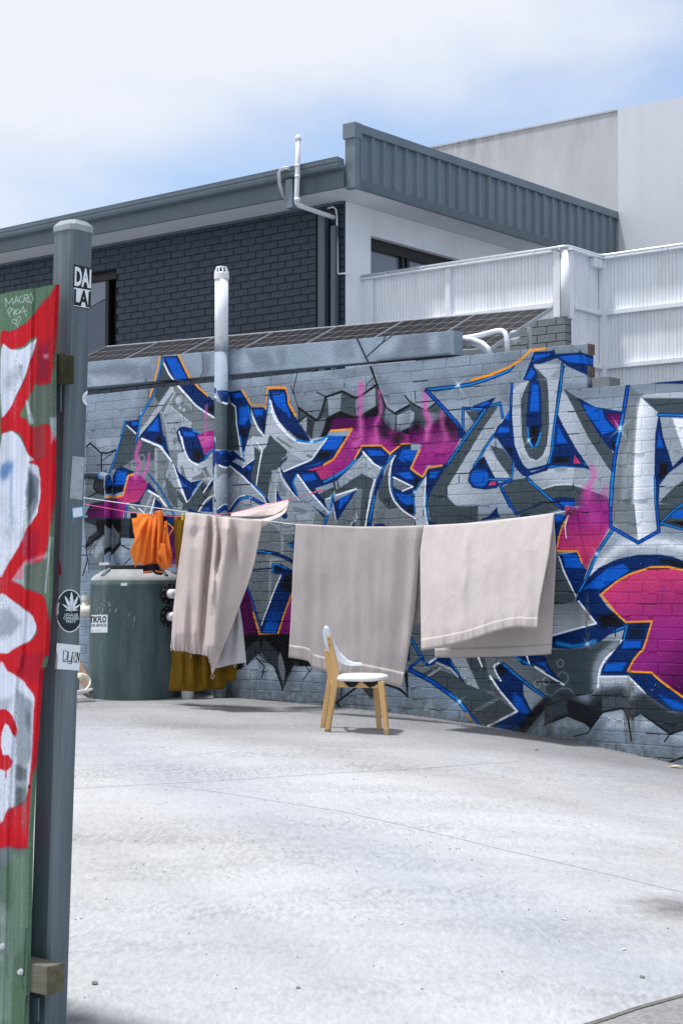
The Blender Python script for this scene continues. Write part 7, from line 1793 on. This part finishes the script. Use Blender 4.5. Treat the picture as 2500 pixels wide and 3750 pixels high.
for tx, x0, x1, y0, y1 in (('LEGALISE', 455, 549, 1050, 1070), ('CANNABIS', 446, 553, 1073, 1093), ('PARTY', 465, 534, 1096, 1116)): text_on(tx, [F2p(x0, y0 - 1), F2p(x1, y0 + 2), F2p(x1, y1 + 2), F2p(x0, y1 - 1)], lambda x, y: pR(x, y, .0027), M['inkw'], so, .010)
s3 = dec([F2p(400, 1258), F2p(563, 1275), F2p(557, 1452), F2p(386, 1440)], M['inkw'], fn_=pB, nu=12, label='white sticker with a scribbled black tag')
q = MB(); Z7 = lambda x, y: (x * .68027, 2150 + y * .68027)
def ink(pts, wd=1.1, fn_=pR, lift=.0026):
    for (a0, a1), (b0, b1) in zip(pts[:-1], pts[1:]):
        a, b = Z7(a0, a1), Z7(b0, b1); d = np.array([b[0] - a[0], b[1] - a[1]]); d = d / (np.hypot(*d) + 1e-6) * wd; n = (-d[1], d[0]); q.add([fn_(a[0] - n[0], a[1] - n[1], lift), fn_(a[0] + n[0], a[1] + n[1], lift), fn_(b[0] + n[0], b[1] + n[1], lift), fn_(b[0] - n[0], b[1] - n[1], lift)], [(0, 1, 2, 3)])
ink([(343, 340), (340, 400), (360, 388), (368, 352), (350, 342)]); ink([(370, 350), (364, 405), (384, 396), (392, 348)]); ink([(392, 348), (386, 410), (368, 414)]); ink([(398, 352), (412, 360), (396, 384), (408, 404)]); ink([(412, 404), (418, 350), (424, 402), (428, 355)]); ink([(340, 404), (380, 402), (426, 408)], .8)
q.build('scribble', M['ink'], s3)
fs_ = oval(331, 1458, 30, 30, M['inkw'], pR, .0014, 'sticker', clip=re_, label='white flower sticker at the right edge'); q = MB()
for k in range(9):
    a_ = pi * (.55 + .9 * k / 8); c_ = (321 + 3 * cos(a_), 1458 + 3 * sin(a_)); e_ = (321 + 15 * cos(a_), 1458 - 16 * sin(a_)); n_ = (-sin(a_) * 1.2, cos(a_) * 1.2); q.add([pR(c_[0], c_[1], .002), pR(e_[0] + n_[0], e_[1] + n_[1], .002), pR(e_[0] - n_[0], e_[1] - n_[1], .002)], [(0, 1, 2)])
q.build('petals', M['bluep'], fs_); oval(322, 1459, 4, 6, M['yellowp'], pR, .0024, 'flower_centre', fs_, clip=re_)
dec([F2p(414, 684), F2p(424, 692), F2p(433, 780), F2p(415, 778)], M['redp'], fn_=pL, label='red plastic sliver')
q = MB()
for _ in range(22):
    y = random.uniform(830, 3600); x = 266 - (y - 800) * .0329 + random.choice((random.uniform(-50, -6), random.uniform(8, 70))); l_ = random.uniform(6, 40); q.add([pB(x, y, .0008), pB(x + random.uniform(.6, 1.6), y, .0008), pB(x + random.uniform(-3, 3), y + l_, .0008)], [(0, 1, 2)])
tag(q.build('scratches', M['greyp'], po), kind='stuff')
# sheet-metal fence
FENCE = '''
F1 P RD b=13 s 0,715 120,712 260,650 360,570 455,420 600,290 700,120 700,300 660,850 625,1360 560,1390 420,1340 430,800 300,900 150,935 0,915
F1 P RD b=13 s 440,780 430,1000 410,1350 330,1560 240,1750 320,1800 385,1890 620,1880 640,2360 390,2360 330,2200 250,2000 180,1950 100,1940 0,2010 0,1730 90,1690 200,1500 310,1270 380,1000
F1 P FW b=13 s 0,920 150,940 300,905 432,795 385,1000 310,1270 200,1500 100,1690 0,1722
F1 P FW b=13 s 0,2020 100,1950 180,1962 260,2050 330,2200 400,2360 0,2360
F1 P GN b=20 400,1380 560,1370 660,1340 660,1830 390,1850 330,1600
F1 L FW w=50 b=20 a=.75 330,1590 350,1700 375,1830
F1 P PU b=60 a=.35 430,900 620,800 600,1340 420,1340
F1 P FW b=20 a=.5 520,1000 600,980 600,1050 540,1060
F1 L DK w=10 b=5 515,1060 530,1180 580,1280
F1 P FW b=24 a=.6 610,1780 660,1780 660,2000 630,2100
F1 P GN b=30 a=.35 380,1860 560,1850 560,2360 400,2360
F1 O GY r=90 b=80 a=.35 200,1250 120,1350
F1 L WH w=7 b=3 75,415 62,305 108,372 150,305 160,378
F1 L WH w=7 b=3 168,385 202,285 232,368
F1 L WH w=6 b=3 180,348 222,330
F1 L WH w=7 b=3 s 278,280 245,295 240,345 278,362
F1 L WH w=7 b=3 288,358 302,262 338,268 342,300 295,318 350,360
F1 L WH w=7 b=3 s 372,255 355,300 362,355 385,360 400,310 385,258 372,255
F1 L WH w=7 b=3 125,545 92,462 122,422 158,442 100,500
F1 L WH w=7 b=3 168,532 180,442
F1 L WH w=7 b=3 222,440 165,490 210,500
F1 L WH w=7 b=3 218,508 286,415 322,530
F1 L WH w=6 b=3 240,482 328,462
F1 L WH w=6 b=3 s 215,665 215,640 150,600 160,568 195,580 206,606 215,552 240,535 250,570 210,645
F1 L PK w=6 b=4 a=.8 s 60,830 90,800 80,850 120,760 140,800 180,780 170,730 200,790
F2 P RD b=10 s 200,-10 380,-10 362,300 340,520 290,680 170,700 160,800 80,812 250,900 315,950 335,1150 305,1360 -10,1360 -10,1325 130,1280 250,1200 240,1100 180,1030 90,960 -10,930 -10,740 60,690 140,560 190,440 260,330 280,180
F2 P FW b=10 s -10,-10 205,-10 270,40 285,180 260,320 190,440 140,560 60,690 -10,750
F2 P GY b=16 a=.85 195,10 225,60 275,110 262,250 190,430 180,200
F2 P DK b=20 a=.5 200,60 225,90 240,230 195,300
F2 O SB r=46 b=34 a=.9 25,60 55,20
F2 L SB w=30 b=24 a=.4 85,-10 75,200 85,420
F2 O LL r=70 b=60 a=.5 40,300 50,470
F2 P GN b=10 165,705 300,690 345,560 358,500 345,900 290,910 160,880
F2 P FW b=16 a=.6 80,815 168,695 168,860
F2 L FW w=30 b=22 a=.5 180,690 330,640
F2 L FW w=14 b=8 a=.6 352,520 330,760 318,900
F2 P PU b=50 a=.25 165,470 290,470 250,690 165,640
F2 P FW b=10 s -10,935 90,962 180,1032 246,1110 250,1180 200,1240 110,1290 -10,1335
F2 P GY b=30 a=.5 -10,1040 60,1010 150,1120 70,1200 -10,1220
F3 P RD b=9 -10,-10 310,-10 290,110 250,600 215,960 190,1360 -10,1360
F3 P PU b=30 a=.2 130,-10 300,-10 280,200 130,150
F3 P FW b=11 s -10,120 60,115 130,160 200,230 242,300 235,400 220,700 195,960 140,1040 60,1080 -10,1120
F3 P GY b=24 a=.65 110,240 225,330 215,700 190,780 100,780
F3 P DK b=30 a=.5 180,380 210,420 200,520 180,480
F3 P DK b=20 a=.75 100,775 190,795 185,1040 90,1070
F3 P FW b=20 a=.5 100,880 190,880 190,930 100,930
F3 P GY b=30 a=.4 -10,320 90,300 60,380 -10,390
F3 P RD b=8 -10,388 40,380 88,430 108,520 98,572 80,540 60,490 35,480 10,540 5,640 20,700 60,700 82,745 70,792 47,812 44,860 39,860 37,812 -10,800
F3 O BK r=12 b=5 204,925
F4 P RD b=34 -10,-10 196,-10 192,95 100,92 60,95 -10,118
F4 P GY b=14 a=.8 -10,112 70,88 66,200 40,240 -10,235
F4 P PU b=40 a=.2 70,90 190,90 190,160 80,150
F4 P GY b=50 a=.5 -10,240 30,250 30,500 -10,560
F4 P LL b=40 a=.4 -10,480 35,520 30,900 -10,950
F4 P FW b=60 a=.28 -10,560 60,560 90,900 40,1340 -10,1340
F4 P FW b=50 a=.18 60,130 180,130 170,800 90,900
F4 L DK w=14 b=8 a=.8 185,680 175,850 168,1000
F4 L DK w=10 b=6 a=.7 180,1150 170,1340
'''
fcv = Canvas(4.0, 5.08, E - 1.75, E + 1.05, 420, WFE, (88, 118, 96)); fcv.amp = .8; fcv.run(FENCE)
_st = fcv.vnoise(3, 160); _bl = fcv.vnoise(60, 90); _sp = fcv.vnoise(1.6); wear = np.clip(_st * .55 + _bl * .8 + _sp * .35 - 1.05, 0, 1)[..., None] * .55    # rubbed streaks and overspray
fcv.a[:] = fcv.a * (1 - wear) + np.array([118, 134, 128], np.float32) / 255 * wear
fcv.a *= (1 + .05 * _st + .05 * _bl)[..., None]
fim = fcv.image('fence paint', .02)
gfx = toW(4.9, WFE, 0); gfe = float(gz(gfx.x, gfx.y)); FB = (4.75, WFE, gfe)
sf = thing('metal_fence', 'green sheet-metal fence panel with red and white graffiti at the left edge', 'fence', FB)
M['fence'] = paint_mat('sprayed green metal', fim, fcv, sf, FB, .45, .9, .05, .15)
pe = [(207, 1040), (196, 1298), (195, 1700), (182, 2169), (167, 2400), (160, 2440), (148, 2458), (137, 2600), (124, 2800), (112, 3050), (104, 3400), (94, 3750), (92, 3900)]
pu = [onW(x, y, WFE) for x, y in pe]; pz = np.array([float(p[1]) for p in pu])[::-1]; pU = np.array([float(p[0]) for p in pu])[::-1]
uE = lambda z: float(np.interp(z, pz, pU))
ztopf = lambda du: float(onW(207, 1040, WFE)[1]) + (.004 if du < -.06 else 0) - .0 * du
prof = [(0, .012), (-.003, .0), (-.062, .0), (-.068, .006), (-.100, .006), (-.106, 0)]
x = -.106
while x > -5.0: prof += [(x - .13, 0), (x - .136, .006), (x - .17, .006), (x - .176, 0)]; x -= .176
zs = sorted(set([gfe + .03] + [float(z) for z in pz if z > gfe + .03] + [gfe + .1 * i for i in range(1, 24) if gfe + .1 * i < ztopf(0)] + [ztopf(0)]))
q = MB(); q.grid([[(uE(z) + du_, WFE + d_ + 0.0, z) for du_, d_ in prof[::-1]] for z in zs]); q.build('sheet', M['fence'], sf, solid=.0012)
M['moss'] = mat('mossy sawn timber', rgb(84, 78, 48), .95, .35, 30, .6, 60, col2=rgb(110, 104, 90), var2=.3, vs2=9)
M['rail'] = mat('grey weathered timber', rgb(106, 103, 92), .9, .25, 26, .5, 50, stretch=(.12, 1, 1), var2=.2, vs2=7)
def timber(x, y0, y1, w0, w1, nm, mm):
    u, z1 = onW(x, y0, w0); _, z0 = onW(x, y1, w0); u = float(u); q = MB(); q.box(u - 1.7, u, w0, w1, float(z0), float(z1)); t = q.build(nm, mm, sf, bevel=.004)
    q = MB(); q.box(u + .0002, u + .0022, w0 + .003, w1 - .003, float(z0) + .003, float(z1) - .003); q.build('end_grain', M['moss'], t); return t
timber(172, 3541, 3650, WFE + .012, WFE + .080, 'rail', M['rail']); 
u, z1 = (float(v) for v in onW(247, 1296, WFE + .045)); _, z0 = (float(v) for v in onW(247, 1403, WFE + .045)); q = MB(); q.box(u - 1.7, u, WFE + .02, WFE + .074, z0, z1); q.build('rail', mat('dark mossy timber', rgb(58, 56, 34), .95, .4, 40, .7, 70, var2=.4, vs2=12), sf, bevel=.004, label='mossy upper rail end')
q = MB()
for x, y in ((76, 1340), (11, 3467), (79, 3560)):
    u, z = (float(v) for v in onW(x, y, WFE)); q.tube([(u, WFE + .006, z), (u, WFE - .004, z)], .0095, 14); q.tube([(u, WFE - .004, z), (u, WFE - .012, z)], .0062, 6)
q.build('bolts', M['galv'], sf)
u, z = (float(v) for v in onW(216, 1455, WFE + .05)); q = MB(); q.box(u - .03, u + .012, WFE + .045, WFE + .05, z - .045, z + .045); q.tube([(u - .012, WFE + .045, z + .02), (u - .012, WFE + .035, z + .02)], .008, 8)
q.build('bracket', M['steeldk'], sf); q = MB()
u, z = (float(v) for v in onW(132, 3690, WFE + .05)); q.box(u - .03, u + .015, WFE + .045, WFE + .05, z - .04, z + .03); q.build('bracket', M['steeldk'], sf)

# ------------------------------------------------------------------ small things on the concrete
M['stone'] = mat('stone', rgb(120, 122, 116), .9, .3, 60, .4, 60)
def pebble(x, y, r, label):
    p = onG(x, y); q = MB(); prof = [(0, -.4 * r), (.8 * r, -.3 * r), (r, 0), (.7 * r, .45 * r), (0, .6 * r)]
    o_ = MB(); o_.lathe((p.x, p.y, p.z + .35 * r), prof, 9, cap=False); o_.v = [(a + random.uniform(-.2, .2) * r, b + random.uniform(-.2, .2) * r, c) for a, b, c in o_.v]; o = o_.build('pebble', M['stone'], None, 'W', (p.x, p.y, p.z)); tag(o, label, 'pebble')
pebble(347, 3606, .012, 'grey pebble on the concrete near the foot of the tall post')
pebble(1092, 3622, .008, 'dark pebble on the bare concrete near the bottom centre')
pebble(1964, 2748, .012, 'dark chip of stone on the concrete below the mural')
pebble(2352, 3582, .009, 'small stone on the concrete near the lower right slab edge')
M['leaf'] = mat('dry leaf', rgb(206, 190, 150), .8, .2, 30)
p = onG(2472, 2812); q = MB(); q.grid([[p + Vector((-.05, -.015, .008)), p + Vector((0, -.025, .014)), p + Vector((.05, -.01, .010))], [p + Vector((-.06, 0, .006)), p + Vector((0, 0, .02)), p + Vector((.06, 0, .006))], [p + Vector((-.05, .015, .008)), p + Vector((0, .025, .013)), p + Vector((.05, .01, .010))]])
tag(q.build('dry_leaf', M['leaf'], None, 'W', (p.x, p.y, p.z)), 'dry pale leaf lying at the foot of the wall at the right edge', 'leaf')
for i, (x, y) in enumerate(((580, 2945), (1470, 3385), (2062, 3370), (2285, 3480))):
    p = onG(x, y); q = MB(); a_ = random.random() * 3; c, s = cos(a_) * .016, sin(a_) * .016; q.add([(p.x - c, p.y - s, p.z + .004), (p.x - s * .4, p.y + c * .4, p.z + .006), (p.x + c, p.y + s, p.z + .004), (p.x + s * .4, p.y - c * .4, p.z + .005)], [(0, 1, 2, 3)])
    o = q.build('paper_scrap', M['sticker'], None, 'W', (p.x, p.y, p.z)); tag(o, ['white paper scrap on the concrete left of the chair', 'white paper scrap in the middle of the bare concrete', 'white paper scrap at the right of the bare concrete', 'white paper scrap near the dark oil stain'][i], 'paper scrap')

lit = MB()
for _ in range(240):
    u = random.uniform(-3.0, 3.3); w = -abs(random.gauss(0, .09)) - .012; p = toW(u, w, 0); z = float(gz(p.x, p.y)); r = random.uniform(.004, .013); a_ = random.random() * 6.28
    c, s = cos(a_) * r, sin(a_) * r; lit.add([(p.x - c, p.y - s, z + .002), (p.x + s * .5, p.y - c * .5, z + .004 + r * .3), (p.x + c, p.y + s, z + .002), (p.x - s * .5, p.y + c * .5, z + .004 + r * .4)], [(0, 1, 2, 3)])
M['litter'] = mat('dry litter', rgb(112, 96, 78), .95, .5, 40)
tag(lit.build('leaf_litter', M['litter'], None, 'W', (0, OY, 0)), 'scattered dry crumbs of leaf along the foot of the painted wall', kind='stuff')
crumb = MB()
for _ in range(260):
    x, y = random.uniform(260, 2480), random.triangular(2620, 3720, 3000); p = onG(x, y)
    if random.random() < .5 and y > 3200: continue
    r = random.uniform(.002, .006); crumb.add([(p.x - r, p.y, p.z), (p.x, p.y - r, p.z), (p.x + r, p.y, p.z), (p.x, p.y + r, p.z), (p.x, p.y, p.z + r)], [(0, 1, 4), (1, 2, 4), (2, 3, 4), (3, 0, 4)])
tag(crumb.build('grit', M['stone'], None, 'W', (0, 8, 0)), 'loose grit scattered over the concrete yard', kind='stuff')
